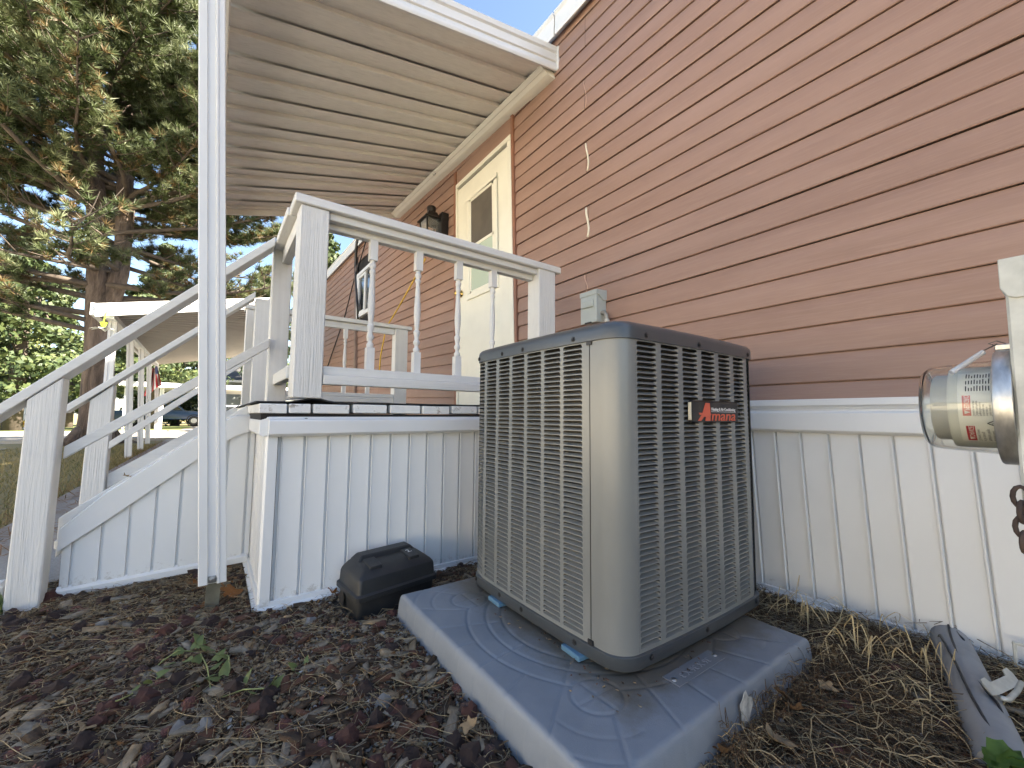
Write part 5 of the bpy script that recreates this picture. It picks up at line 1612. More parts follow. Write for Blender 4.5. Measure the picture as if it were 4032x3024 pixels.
def far_house(name, label, x0, x1, y0, y1, z0, zw, zr, wall, roofc, wins, axis='y'):
    h = thing(name, Vector(((x0 + x1)/2, (y0 + y1)/2, z0)), label, 'house')
    m = MB()
    n = max(4, int((zw - z0)/0.22))
    for i in range(n):                               # lapped boards
        za, zb = lerp(z0, zw, i/n), lerp(z0, zw, (i + 1)/n)
        m.add([(x1 + 0.03, y0, za), (x1 + 0.03, y1, za), (x1, y1, zb), (x1, y0, zb)], [(0, 1, 2, 3)])
        m.add([(x1 + 0.03, y0, za), (x1 + 0.03, y1, za), (x1, y1, za), (x1, y0, za)], [(3, 2, 1, 0)])
    m.box(x0, x1 - 0.01, y0, y1, z0, zw)
    m.build('wall', wall, h)
    o = 0.35
    m = MB()
    ym = (y0 + y1)/2
    if axis == 'y':
        xm_ = (x0 + x1)/2
        m.prism([(x1 + o, zw - 0.02), (xm_, zr), (x0 - o, zw - 0.02), (x0 - o, zw + 0.14), (xm_, zr + 0.16), (x1 + o, zw + 0.14)], lambda p, q, t: (p, t, q), y0 - o, y1 + o)
    else:
        m.prism([(y1 + o, zw - 0.02), (ym, zr), (y0 - o, zw - 0.02), (y0 - o, zw + 0.14), (ym, zr + 0.16), (y1 + o, zw + 0.14)], lambda p, q, t: (t, p, q), x0 - o, x1 + o)
    m.build('roof', roofc, h)
    MB().box(x1 + o + 0.002, x1 + o + 0.03, y0 - o, y1 + o, zw - 0.06, zw + 0.15).build('fascia', M['white_metal'], h)
    for (wy0, wy1, wz0, wz1) in wins:
        f = MB()
        for a in ((wy0, wy0 + 0.08, wz0, wz1), (wy1 - 0.08, wy1, wz0, wz1), (wy0 + 0.08, wy1 - 0.08, wz1 - 0.08, wz1), (wy0 + 0.08, wy1 - 0.08, wz0, wz0 + 0.08), (wy0 + 0.08, wy1 - 0.08, (wz0 + wz1)/2 - 0.03, (wz0 + wz1)/2 + 0.03)):
            f.box(x1 + 0.02, x1 + 0.07, a[0], a[1], a[2], a[3])
        fo = f.build('window', M['white_metal'], h)
        MB().box(x1 + 0.02, x1 + 0.045, wy0 + 0.08, wy1 - 0.08, wz0 + 0.08, wz1 - 0.08).build('pane', gm, fo)
    return h
M['grey_siding'] = simple('far_grey_siding', (0.20, 0.215, 0.20), 0.6, 0.08)
M['cream_siding'] = simple('far_cream_siding', (0.62, 0.55, 0.42), 0.6, 0.05)
M['dark_roof'] = simple('dark_shingles', (0.06, 0.058, 0.055), 0.9, 0.3, 8.0)
q0 = at(888, 1502, x=-48); q1 = at(700, 1502, x=-48)
far_house('grey_house', 'grey sided house with a dark roof seen beyond the porch boards', -56, -48, q1.y + 2.5, q0.y + 8, gh(-48, 0), q0.z, q0.z + 1.6, M['grey_siding'], M['dark_roof'], [(q0.y + 2.0, q0.y + 3.2, 0.4, 1.8)])
w0 = at(0, 1560, x=-40); w1 = at(88, 1560, x=-40)
hz = gh(-40, 0)
wh = far_house('white_house', 'sunlit white house across the street at the left edge', -48, -40, w0.y - 7, w1.y + 0.3, hz, at(20, 1566, x=-40).z, at(20, 1566, x=-40).z + 1.5, simple('far_white_siding', (0.42, 0.43, 0.45), 0.6, 0.05), M['dark_roof'], [(w0.y - 2.6, w0.y - 1.2, hz + 1.0, hz + 2.2)])
s0, s1 = at(15, 1625, x=-38.6), at(76, 1675, x=-38.6)
st_ = MB()
for i in range(5):
    zz = lerp(hz, s0.z, (i + 1)/5)
    st_.box(-38.6 - 0.28*i - 0.28, -38.6 - 0.28*i, s0.y + 0.1, s1.y - 0.1, hz, zz)
st_.box(-40.0, -39.9, s0.y, s1.y, hz, s0.z + 0.35)
st_.build('porch_steps', M['white_metal'], wh)
dq_ = at(23, 1530, x=-39.7)
dish = thing('satellite_dish', dq_, 'grey satellite dish on the roof edge of the far white house', 'satellite dish')
MB().lathe([(0.0, 0.0), (0.2, 0.02), (0.36, 0.08), (0.42, 0.13), (0.40, 0.13), (0.2, 0.05), (0.0, 0.03)], dq_, 20, (0.75, 0.35, 0.5), caps=False).build('reflector', simple('dish_grey', (0.30, 0.31, 0.32), 0.5), dish, smooth=True)
MB().tube([dq_, dq_ + Vector((-0.15, 0, -0.1)), dq_ + Vector((-0.2, 0.0, -0.9))], 0.04, 8).build('mast', M['white_metal'], dish)
MB().tube([dq_ + Vector((0.1, 0.05, -0.2)), dq_ + Vector((0.5, 0.25, 0.0))], 0.03, 6).build('arm', M['white_metal'], dish)
# flower bed in front of it
def blossom_bed(name, label, c, rx, ry, cols, n, hmax):
    m = MB()
    for i in range(n):
        x_, y_ = c.x + rng.uniform(-rx, rx), c.y + rng.uniform(-ry, ry)
        z_ = c.z + rng.uniform(0.05, hmax)
        s_ = rng.uniform(0.05, 0.12)
        d1 = Vector((rng.uniform(-1, 1), rng.uniform(-1, 1), rng.uniform(-1, 1))).normalized()*s_
        d2 = d1.orthogonal().normalized()*s_
        p = Vector((x_, y_, z_))
        m.add([p - d1, p - d2, p + d1, p + d2], [(0, 1, 2, 3)], rng.randrange(len(cols)))
    return tag(m.build(name, cols, None), label, 'flower bed')
fm = [simple('bloom_red', (0.5, 0.05, 0.04), 0.7), simple('bloom_orange', (0.7, 0.32, 0.03), 0.7), simple('bloom_yellow', (0.75, 0.6, 0.06), 0.7), simple('bed_leaf', (0.07, 0.12, 0.02), 0.7)]
fc = at(56, 1683, x=-37.8)
blossom_bed('flower_bed', 'bed of red and yellow flowers before the white house', Vector((-37.8, fc.y, hz)), 0.4, 1.3, fm, 500, 0.55)

# unseen home added behind the camera to bounce warm sunlight at the porch
nh = thing('bounce_home', (-2, -13.5, -0.76), 'cream mobile home added out of view to bounce sunlight', 'house')
m = MB()
m.box(-15, 13, -18, -11, -0.76, 2.3)
m.build('wall', simple('bounce_cream', (0.80, 0.73, 0.58), 0.6, 0.05), nh)
m = MB()
m.prism([(-10.6, 2.25), (-14.5, 3.5), (-18.4, 2.25), (-18.4, 2.4), (-14.5, 3.66), (-10.6, 2.4)], lambda p, q, t: (t, p, q), -15.4, 13.4)
m.build('roof', M['dark_roof'], nh)
for x_ in (-11, -6, 0, 5, 9):
    f = MB().box(x_, x_ + 1.2, -11.0, -10.94, 0.5, 1.6).build('window', M['white_metal'], nh)
    MB().box(x_ + 0.08, x_ + 1.12, -10.939, -10.93, 0.58, 1.52).build('pane', gm, f)

# ================================================================== TREES
def bark_mat(name, a, b, sc=5.0):
    mt, nt, N, L, P = nodes_of(name)
    vec = coords(nt, (1.0, 1.0, 0.28), rnd=False)
    n1 = noise_n(nt, vec, sc, 8, 0.7, 0.6)
    n2 = noise_n(nt, vec, sc*4, 5, 0.7)
    c = ramp(nt, n1, [(0.35, tuple(k*0.3 for k in a)), (0.5, a), (0.68, b)])
    L.new(c, P.inputs['Base Color'])
    P.inputs['Roughness'].default_value = 0.95
    bb = bump_n(nt, n1, 1.0, 0.10)
    L.new(bump_n(nt, n2, 0.6, 0.02, bb), P.inputs['Normal'])
    return mt
M['pine_bark'] = bark_mat('pine_bark', (0.12, 0.088, 0.068), (0.21, 0.16, 0.125))
M['twig_bark'] = simple('twig_bark', (0.085, 0.066, 0.05), 0.9, 0.3, 8.0)
def leaf_mat(name, a, b, sc=0.6, trans=0.25):
    mt, nt, N, L, P = nodes_of(name)
    vec = coords(nt, 1.0, rnd=False)
    n1 = noise_n(nt, vec, sc, 4, 0.6)
    c = ramp(nt, n1, [(0.35, a), (0.65, b)])
    L.new(c, P.inputs['Base Color'])
    P.inputs['Roughness'].default_value = 0.55
    P.inputs['Specular IOR Level'].default_value = 0.4
    tr = N.new("ShaderNodeBsdfTranslucent")
    L.new(c, tr.inputs['Color'])
    mx = N.new("ShaderNodeMixShader"); mx.inputs[0].default_value = trans
    L.new(P.outputs[0], mx.inputs[1]); L.new(tr.outputs[0], mx.inputs[2])
    L.new(mx.outputs[0], N["Material Output"].inputs['Surface'])
    return mt
M['needle'] = leaf_mat('pine_needles', (0.045, 0.065, 0.020), (0.075, 0.092, 0.030))
M['needle_tip'] = leaf_mat('pine_needle_tips', (0.115, 0.140, 0.062), (0.165, 0.180, 0.088))
M['needle_dry'] = leaf_mat('dry_pine_needles', (0.125, 0.082, 0.032), (0.17, 0.115, 0.045))
class Arr:                                           # many small triangles, gathered as arrays
    def __init__(self): self.V, self.F, self.Mi, self.n = [], [], [], 0
    def add(self, V, F, mi):
        self.V.append(V); self.F.append(F + self.n); self.Mi.append(mi); self.n += len(V)
    def build(self, name, mats, parent=None, kind=None):
        V = np.concatenate(self.V); F = np.concatenate(self.F); Mi = np.concatenate(self.Mi)
        c = (V.min(0) + V.max(0))/2
        V = V - c
        me = bpy.data.meshes.new(name)
        k = F.shape[1]
        me.vertices.add(len(V)); me.vertices.foreach_set('co', V.astype(np.float32).ravel())
        me.loops.add(F.size); me.loops.foreach_set('vertex_index', F.astype(np.int32).ravel())
        me.polygons.add(len(F)); me.polygons.foreach_set('loop_start', np.arange(0, F.size, k, dtype=np.int32))
        for mt in mats: me.materials.append(mt)
        me.polygons.foreach_set('material_index', Mi.astype(np.int32))
        me.update(calc_edges=True); me.validate()
        o = bpy.data.objects.new(name, me)
        COL.objects.link(o)
        put(o, Vector(c), parent)
        if kind: o['kind'] = kind
        return o
def rand_dirs(n):
    v = NR.normal(size=(n, 3)); return v/np.linalg.norm(v, axis=1)[:, None]
def needles(P, D, ln, wd, spread, per):
    # P: (n,3) tuft centres, D: (n,3) tuft directions -> triangles
    n = len(P)
    P_ = np.repeat(P, per, 0); D_ = np.repeat(D, per, 0)
    r = rand_dirs(n*per)
    d = D_*(1 - spread) + r*spread
    d /= np.linalg.norm(d, axis=1)[:, None]
    s = np.cross(d, rand_dirs(n*per)); s /= np.linalg.norm(s, axis=1)[:, None]
    L_ = ln*NR.uniform(0.65, 1.15, (n*per, 1))
    V = np.stack([P_ - s*wd, P_ + s*wd, P_ + d*L_], 1).reshape(-1, 3)
    F = np.arange(n*per*3).reshape(-1, 3)
    return V, F
def limb_pts(p0, d0, L, droop, up_end, n=7, wob=0.12):
    pts = [Vector(p0)]
    d = Vector(d0).normalized()
    for i in range(n):
        t = (i + 1)/n
        d = (d + Vector((rng.uniform(-wob, wob), rng.uniform(-wob, wob), -droop*(1 - t) + up_end*t))).normalized()
        pts.append(pts[-1] + d*L/n)
    return pts
# ---- the big two-stemmed pine
pine = thing('pine_tree', (-14.0, -2.3, -0.75), 'tall two-stemmed pine with shaggy yellow-green needles behind the stairs', 'tree')
def pxt(px, py, X=-14.0): return at(px*4032/2212, py*4032/2212, x=X)
base = Vector((-14.0, -2.32, -0.85))
fork = pxt(222, 600)
stem_scale = 0.86
stemL = [base, base + Vector((0, 0.02, 0.25)), base + Vector((0, 0.0, 1.0)), pxt(214, 760), pxt(214, 640), pxt(211, 560), pxt(209, 470), pxt(205, 380), pxt(203, 250), pxt(200, 100), pxt(196, -80), pxt(190, -260)]
radL = [0.48, 0.35, 0.295, 0.28, 0.225, 0.195, 0.185, 0.175, 0.16, 0.14, 0.10, 0.05]
tr1 = MB().tube(stemL, radL, 20)
tr1.xform(lambda p: tuple(Vector(p) + Vector((0, 0, 0))))
def barky(m, amp, f):
    nv = []
    for p in m.v:
        q = Vector(p)
        k = noise.noise(Vector((q.x*f, q.y*f, q.z*f*0.35))) 
        nv.append((q.x + amp*k, q.y + amp*noise.noise(Vector((q.y*f, q.x*f, q.z*f*0.3))), q.z))
    m.v = nv
    return m
def dense(pts, rs, k=5):
    P_, R2 = [], []
    for i in range(len(pts) - 1):
        for j in range(k):
            P_.append(Vector(pts[i]).lerp(Vector(pts[i + 1]), j/k)); R2.append(rs[i] + (rs[i + 1] - rs[i])*j/k)
    P_.append(Vector(pts[-1])); R2.append(rs[-1])
    return P_, R2
p_, r_ = dense(stemL, radL)
barky(MB().tube(p_, r_, 22), 0.028, 5.0).build('trunk', M['pine_bark'], pine, smooth='all')
stemR = [pxt(220, 700), pxt(240, 645), pxt(258, 590), pxt(267, 520), pxt(271, 440), pxt(270, 300), pxt(276, 120), pxt(282, -60), pxt(286, -220)]
p_, r_ = dense(stemR, [0.12, 0.19, 0.185, 0.18, 0.175, 0.16, 0.13, 0.10, 0.05])
barky(MB().tube(p_, r_, 20), 0.024, 5.0).build('trunk', M['pine_bark'], pine, smooth='all')
roots = MB()
for a, L_ in ((-2.2, 1.3), (2.0, 0.9), (-1.0, 0.9), (0.6, 0.8), (3.0, 0.7)):
    d = Vector((math.cos(a), math.sin(a), 0))
    roots.tube([base + Vector((0, 0, 0.4)) + d*0.22, base + d*0.45 + Vector((0, 0, 0.16)), base + d*L_ + Vector((0, 0, 0.02))], [0.18, 0.12, 0.04], 8)
roots.build('root', M['pine_bark'], pine, smooth='all')
def stem_at(stem, z):
    for a, b in zip(stem[:-1], stem[1:]):
        if a.z <= z <= b.z: return a.lerp(b, (z - a.z)/max(1e-6, b.z - a.z))
    return stem[-1].copy()
tP, tD, tM = [], [], []
limbs = []
zmax = stemL[-1].z
limb_list = []
for k in range(230):
    z = 1.9 + (zmax - 2.2)*((k + rng.random())/230)**0.88
    stem = stemL if rng.random() < 0.55 else stemR
    if z < stem[0].z + 0.5: stem = stemL
    p0 = stem_at(stem, z)
    a = rng.uniform(0, 2*math.pi)
    if k % 3 == 0: a = rng.uniform(-0.9, 0.9) if rng.random() < 0.6 else rng.uniform(-2.2, -0.8)
    if z < 5.2 and abs(a) < 0.95: a = rng.choice((-1, 1))*rng.uniform(0.95, 2.6)
    hfrac = (z + 0.7)/(zmax + 0.7)
    L_ = lerp(4.9, 2.4, hfrac**1.6)*rng.uniform(0.75, 1.15)
    low = z < 4.6
    if low and rng.random() < 0.45: continue
    d = Vector((math.cos(a), math.sin(a), 0.28 if not low else rng.uniform(-0.15, 0.25)))
    if k % 9 == 4 and 2.6 < z < 8: 
        a = rng.uniform(0.9, 2.1); d = Vector((math.cos(a), math.sin(a), 0.3)); L_ *= 1.25; low = False
    pts = limb_pts(p0, d, L_, 0.10 if not low else 0.06, 0.16, 8, 0.14)
    r0 = lerp(0.085, 0.04, hfrac)*rng.uniform(0.8, 1.2)
    limb_list.append((pts, r0, low, z, L_))
mm = 0
for pts, r0, low, z, L_ in limb_list:
    m = MB()
    n = len(pts)
    m.tube(pts, [r0*(1 - 0.85*i/(n - 1)) for i in range(n)], 6, caps=False)
    nsub = int(L_*(6.4 if not low else 5.0))
    for s in range(nsub):
        t = 0.22 + 0.78*(s + rng.random())/nsub
        i = min(n - 2, int(t*(n - 1))); f_ = t*(n - 1) - i
        b = pts[i].lerp(pts[i + 1], f_)
        ld = (pts[i + 1] - pts[i]).normalized()
        sd = ld.cross(Vector((0, 0, 1)))
        if sd.length < 0.1: sd = Vector((1, 0, 0))
        sd = sd.normalized()*rng.choice((-1, 1))
        d = (ld*rng.uniform(0.3, 0.9) + sd*rng.uniform(0.4, 1.0) + Vector((0, 0, rng.uniform(-0.35, 0.5)))).normalized()
        sl_ = rng.uniform(0.45, 1.15)*(1.1 - 0.35*t)
        sp_ = limb_pts(b, d, sl_, -0.02, 0.22, 4, 0.16)
        m.tube(sp_, [0.017, 0.014, 0.011, 0.008, 0.005], 4, caps=False)
        if low and rng.random() < (0.62 if z < 3.2 else 0.42): continue
        for j in range(1, 5):
            nt_ = 3 if j > 1 else 2
            dj = (sp_[j] - sp_[j - 1]).normalized()
            for q in range(nt_):
                tp = sp_[j - 1].lerp(sp_[j], rng.random())
                tP.append(tp + Vector((rng.gauss(0, 0.05), rng.gauss(0, 0.05), rng.gauss(0, 0.05))))
                dd = (dj*0.7 + Vector((rng.gauss(0, 0.45), rng.gauss(0, 0.45), 0.55))).normalized()
                tD.append(dd)
                u = rng.random()
                tM.append(2 if u < (0.03 + (0.12 if low or z < 6 else 0.0)) else 1 if (u > 0.50 and j >= 3) else 0)
    m.build('limb', M['twig_bark'], pine, smooth='all')
tP, tD, tM = np.array([p[:] for p in tP]), np.array([p[:] for p in tD]), np.array(tM)
A = Arr()
for mi in range(3):
    s = tM == mi
    V, F = needles(tP[s], tD[s], 0.19, 0.0085, 0.52, 28)
    A.add(V, F, np.full(len(F), mi))
A.build('crown', [M['needle'], M['needle_tip'], M['needle_dry']], pine)

# ---- other trees: crowns of leaf-sized faces in uneven clumps
def clump_tree(name, label, X, Y, zb, H, R, mats, n, leaf, trunk_h, seed_, conifer=False, group=None, lean_=(0, 0)):
    r = random.Random(seed_)
    t = thing(name, (X, Y, zb), label, 'tree', group)
    tw = R*0.055 + 0.08
    m = MB()
    top = Vector((X + lean_[0], Y + lean_[1], zb + H*(0.93 if conifer else 0.62)))
    m.tube([(X, Y, zb - 0.1), Vector((X, Y, zb)).lerp(top, 0.35) + Vector((r.uniform(-.1, .1), r.uniform(-.1, .1), 0)), Vector((X, Y, zb)).lerp(top, 0.7), top], [tw*1.3, tw, tw*0.65, tw*0.2], 9)
    blobs = []
    if conifer:
        for k in range(34):
            f_ = (k + r.random())/34
            z = zb + trunk_h + (H - trunk_h)*f_
            rad = R*(1 - f_)**0.8*r.uniform(0.55, 1.05) + 0.15
            a = r.uniform(0, 6.28)
            blobs.append((Vector((X + rad*0.62*math.cos(a), Y + rad*0.62*math.sin(a), z - rad*0.15)), Vector((rad*0.55 + 0.25, rad*0.55 + 0.25, 0.26 + 0.10*rad))))
    else:
        for k in range(22):
            a, b = r.uniform(0, 6.28), r.uniform(-0.75, 1.0)
            c = math.sqrt(max(0, 1 - b*b))
            rad = R*r.uniform(0.45, 0.85)
            cz = zb + trunk_h + (H - trunk_h)*0.5
            blobs.append((Vector((X + rad*c*math.cos(a), Y + rad*c*math.sin(a), cz + b*(H - trunk_h)*0.42)), Vector((R*r.uniform(.22, .42),)*2 + (R*r.uniform(.16, .30),))))
    for c, s_ in blobs[::2]:
        f_ = r.uniform(0.3, 0.8)
        q = Vector((X, Y, zb)).lerp(top, f_)
        m.tube([q, q.lerp(c, 0.55) + Vector((0, 0, 0.05*H*r.random())), c], [tw*0.35, tw*0.2, tw*0.06], 5, caps=False)
    m.build('trunk', M['twig_bark'], t, smooth='all')
    per = n//len(blobs)
    Vs, Ms = [], []
    for bi, (c, s_) in enumerate(blobs):
        d = rand_dirs(per)
        rad = NR.uniform(0.25, 1.0, (per, 1))**0.5
        P_ = np.array(c[:]) + d*rad*np.array(s_[:])
        nrm = d + 0.9*rand_dirs(per)
        nrm /= np.linalg.norm(nrm, axis=1)[:, None]
        a = np.cross(nrm, rand_dirs(per)); a /= np.linalg.norm(a, axis=1)[:, None]
        b = np.cross(nrm, a)
        sz = leaf*NR.uniform(0.6, 1.3, (per, 1))
        V = np.stack([P_ - a*sz, P_ - b*sz*0.55, P_ + a*sz, P_ + b*sz*0.55], 1).reshape(-1, 3)
        Vs.append(V); Ms.append(NR.choice(len(mats), per, p=[0.6, 0.4] if len(mats) == 2 else None))
    V = np.concatenate(Vs)
    A = Arr(); A.add(V, np.arange(len(V)).reshape(-1, 4), np.concatenate(Ms))
    A.build('crown', mats, t)
    return t
g1 = [leaf_mat('leaf_fresh', (0.038, 0.058, 0.012), (0.062, 0.082, 0.020)), leaf_mat('leaf_gold', (0.085, 0.095, 0.022), (0.12, 0.12, 0.035))]
g2 = [leaf_mat('fir_dark', (0.035, 0.055, 0.02), (0.055, 0.08, 0.03)), leaf_mat('fir_mid', (0.07, 0.095, 0.03), (0.10, 0.12, 0.04))]
def tx(px, X): return at(px*4032/2212, 880*4032/2212, x=X).y
gz_ = gh(-50, 0)
TG = 'trees beyond the street'
specs = [
 ('leafy_tree', 'bright green leafy tree behind the far white house', -52, tx(20, -52), 7.2, 3.6, g1, 20000, 0.13, 1.6, False),
 ('leafy_tree', 'yellow-green leafy tree over the street, left of the pine trunk', -56, tx(92, -56), 7.0, 3.3, g1, 20000, 0.13, 1.0, False),
 ('leafy_tree', 'low leafy tree behind the right of the pine trunk', -46, tx(150, -46), 6.0, 2.7, g1, 18000, 0.13, 0.6, False),
 ('fir_tree', 'dark fir at the far left behind the leafy trees', -64, tx(-60, -64), 17, 5.2, g2, 16000, 0.2, 2.5, True),
 ('fir_tree', 'dark spreading fir between the leafy tree and the pine trunk', -60, tx(120, -60), 15, 4.6, g2, 16000, 0.2, 2.0, True),
 ('fir_tree', 'dark fir seen through the carport posts', -58, tx(300, -58), 13, 4.6, g2, 16000, 0.2, 1.4, True),
 ('fir_tree', 'dark fir above the blue pickup', -56, tx(380, -56), 10.5, 4.4, g2, 16000, 0.2, 1.2, True),
 ('fir_tree', 'dark fir close behind the left limbs of the pine', -34, tx(30, -34), 11.5, 4.2, g2, 16000, 0.15, 2.2, True),
 ('fir_tree', 'dark fir between the pine and the first carport post', -36, tx(330, -36), 12.5, 3.9, g2, 16000, 0.15, 3.4, True),
 ('fir_tree', 'dark fir behind the grey house roof', -66, tx(470, -66), 15, 5.0, g2, 16000, 0.2, 1.6, True),
 ('fir_tree', 'tall fir rising above the far carport roof', -46, tx(560, -46), 15.5, 4.2, g2, 16000, 0.16, 3.0, True)]
for i, (nm, lb, X, Y, H, R, mats, n, lf, th, cf) in enumerate(specs):
    clump_tree(nm, lb, X, Y, gh(X, Y), H, R, mats, n, lf, th, 100 + i, cf, TG)
# small pine whose top shows over the house end between the spindles
sp0 = at(1240 + 190/2.37, 880 + 260/2.37, x=-24)
clump_tree('fir_tree', 'fir top showing over the roof end between the porch posts', -24.0, sp0.y - 0.5, -0.9, sp0.z + 2.2, 1.9, g2, 7000, 0.14, 4.0, 131, True, TG)
# unseen evergreens added behind the home to shade porch side and pine trunk
for i, (X, Y, H, R) in enumerate(((0.8, 9.3, 11.6, 3.6), (3.7, 9.8, 12.6, 3.8), (6.8, 9.4, 12.6, 3.8), (9.9, 10.0, 12.2, 3.8), (2.3, 10.9, 12.8, 3.8), (5.3, 11.0, 13.2, 3.8), (-4.5, 9.8, 17.0, 2.2), (-2.2, 10.2, 15.0, 2.6))):
    clump_tree('evergreen', ('evergreen added for shade behind the home, first of the row', 'evergreen added for shade behind the home, second of the row', 'evergreen added for shade behind the home, third of the row', 'evergreen added for shade behind the home, fourth of the row', 'evergreen added for shade in the back row, nearer the porch', 'evergreen added for shade in the back row, farther from the porch', 'evergreen added for shade behind the far end of the home, leftmost', 'evergreen added for shade behind the far end of the home, second from the left')[i], X, Y, -0.9, H, R*1.15, g2, 12000, 0.34, 0.6, 200 + i, False, 'evergreens added for shade behind the home')

# ================================================================== LITTER ON THE MULCH BED
def bed_np(P): return np.array([bed_h(x, y) for x, y in P])
def free_of_things(x, y, m=0.0):
    if PX0 - 0.012 - m < x < PX1 + 0.012 + m and PY0 - 0.012 - m < y < PY1 + 0.012 + m: return False
    if x < DX - 0.0 + m and y > DY0 - m: return False
    if x < SX + 0.005 + m and y > -0.50 - m: return False
    if y > WALL_Y - 0.03 - m: return False
    if -2.50 < x < -2.36 and -0.64 < y < -0.50: return False
    if bait_in(x, y): return False
    return True
def bait_in(x, y):
    d = Vector((x, y, 0)) - bA
    u, v = d.dot(ex_n), d.dot(ey_n)
    return -0.01 < u < bW + 0.01 and -0.01 < v < bL + 0.01
def scatter(n, dens=None, x0=-2.70, x1=0.35, y0=-1.2, y1=1.93, m=0.0):
    out = []
    while len(out) < n:
        x, y = rng.uniform(x0, x1), rng.uniform(y0, y1)
        if not free_of_things(x, y, m): continue
        # only where the lens could look, with a margin
        v = Vector((x, y, -0.73))
        f = v.dot(CAM_FW)
        if f < 0.35: continue
        if abs(v.dot(CAM_RT)/f) > 1.5 or v.dot(CAM_UP)/f < -1.25: continue
        if dens and rng.random() > dens(x, y): continue
        out.append((x, y))
    return np.array(out)
def right_side(x, y): return x > PX1 - 0.05 or y > 1.45
def rotmats(yaw, tiltx, tilty):
    cy, sy, cx, sx, cz, sz = np.cos(yaw), np.sin(yaw), np.cos(tiltx), np.sin(tiltx), np.cos(tilty), np.sin(tilty)
    n = len(yaw); Z = np.zeros(n); O = np.ones(n)
    Rz = np.stack([cy, -sy, Z, sy, cy, Z, Z, Z, O], 1).reshape(n, 3, 3)
    Rx = np.stack([O, Z, Z, Z, cx, -sx, Z, sx, cx], 1).reshape(n, 3, 3)
    Ry = np.stack([cz, Z, sz, Z, O, Z, -sz, Z, cz], 1).reshape(n, 3, 3)
    return Rz @ Rx @ Ry
CUBE = np.array([(-1, -1, -1), (1, -1, -1), (1, 1, -1), (-1, 1, -1), (-1, -1, 1), (1, -1, 1), (1, 1, 1), (-1, 1, 1)], float)*0.5
CF = np.array([(0, 3, 2, 1), (4, 5, 6, 7), (0, 1, 5, 4), (1, 2, 6, 5), (2, 3, 7, 6), (3, 0, 4, 7)])
def chips(P, L_, W_, T_, mats, zoff, tilt=0.25, weights=None):
    n = len(P)
    base = CUBE[None]*np.stack([L_, W_, T_], 1)[:, None, :]
    jit = NR.uniform(0.45, 1.25, (n, 8, 3)); base = base*jit
    Rm = rotmats(NR.uniform(0, 6.28, n), NR.normal(0, tilt, n), NR.normal(0, tilt, n))
    V = np.einsum('nij,nkj->nki', Rm, base)
    z = bed_np(P) + zoff
    V = V + np.stack([P[:, 0], P[:, 1], z], 1)[:, None, :]
    F = (CF[None] + 8*np.arange(n)[:, None, None]).reshape(-1, 4)
    mi = NR.choice(len(mats), n, p=weights)
    return V.reshape(-1, 3), F, np.repeat(mi, 6)
def chip_mat(name, a, b):
    mt, nt, N, L, P = nodes_of(name)
    vec = coords(nt, 1.0, rnd=False)
    n1 = noise_n(nt, vec, 38.0, 5, 0.7)
    n2 = noise_n(nt, vec, 330.0, 3, 0.6)
    L.new(ramp(nt, n1, [(0.3, a), (0.68, b)]), P.inputs['Base Color'])
    P.inputs['Roughness'].default_value = 0.95
    P.inputs['Specular IOR Level'].default_value = 0.2
    L.new(bump_n(nt, n2, 0.7, 0.003), P.inputs['Normal'])
    return mt
bm_ = [chip_mat('bark_dark', (0.040, 0.026, 0.017), (0.105, 0.070, 0.045)), chip_mat('bark_grey', (0.15, 0.12, 0.088), (0.30, 0.25, 0.185)), chip_mat('bark_red', (0.080, 0.038, 0.024), (0.155, 0.078, 0.048)), chip_mat('bark_tan', (0.19, 0.135, 0.08), (0.36, 0.27, 0.17))]
A = Arr()
n = 24000
def bare(x, y): return 0.30 if (x < -1.85 and y > -0.42) else 1.0
P_ = scatter(n, lambda x, y: (0.30 if right_side(x, y) else 1.0)*bare(x, y))
L_ = NR.lognormal(math.log(0.016), 0.55, n).clip(0.005, 0.06)
V, F, mi = chips(P_, L_, L_*NR.uniform(0.25, 0.6, n), NR.uniform(0.003, 0.009, n), bm_, NR.uniform(0.0, 0.012, n), 0.28, [0.52, 0.13, 0.17, 0.18])
A.add(V, F, mi)
n = 700
P_ = scatter(n, lambda x, y: (0.15 if right_side(x, y) else 1.0)*bare(x, y))
L_ = NR.uniform(0.045, 0.095, n)
V, F, mi = chips(P_, L_, L_*NR.uniform(0.2, 0.45, n), NR.uniform(0.006, 0.012, n), bm_, NR.uniform(0.008, 0.018, n), 0.2, [0.40, 0.30, 0.18, 0.12])
A.add(V, F, mi)
n = 22000
P_ = scatter(n, lambda x, y: (0.5 if right_side(x, y) else 1.0)*(0.4 + 0.6*bare(x, y)))
L_ = NR.uniform(0.003, 0.010, n)
A.add(*chips(P_, L_, L_*NR.uniform(0.35, 0.9, n), NR.uniform(0.002, 0.005, n), bm_, NR.uniform(0.004, 0.018, n), 0.45, [0.40, 0.14, 0.16, 0.30]))
A.build('bark_mulch', bm_, None, 'stuff')
# broken leaf litter between the chips
A = Arr()
lm_ = [chip_mat('litter_tan', (0.22, 0.16, 0.09), (0.34, 0.26, 0.15)), chip_mat('litter_brown', (0.11, 0.066, 0.035), (0.19, 0.12, 0.065)), chip_mat('litter_rust', (0.17, 0.075, 0.028), (0.25, 0.12, 0.045))]
n = 2600
P_ = scatter(n, lambda x, y: 0.5 + 0.5*noise.noise(Vector((x*4, y*4, 8))))
L_ = NR.uniform(0.006, 0.022, n)
A.add(*chips(P_, L_, L_*NR.uniform(0.4, 0.9, n), np.full(n, 0.0012), lm_, NR.uniform(0.008, 0.02, n), 0.5, [0.4, 0.42, 0.18]))
A.build('leaf_litter', lm_, None, 'stuff')
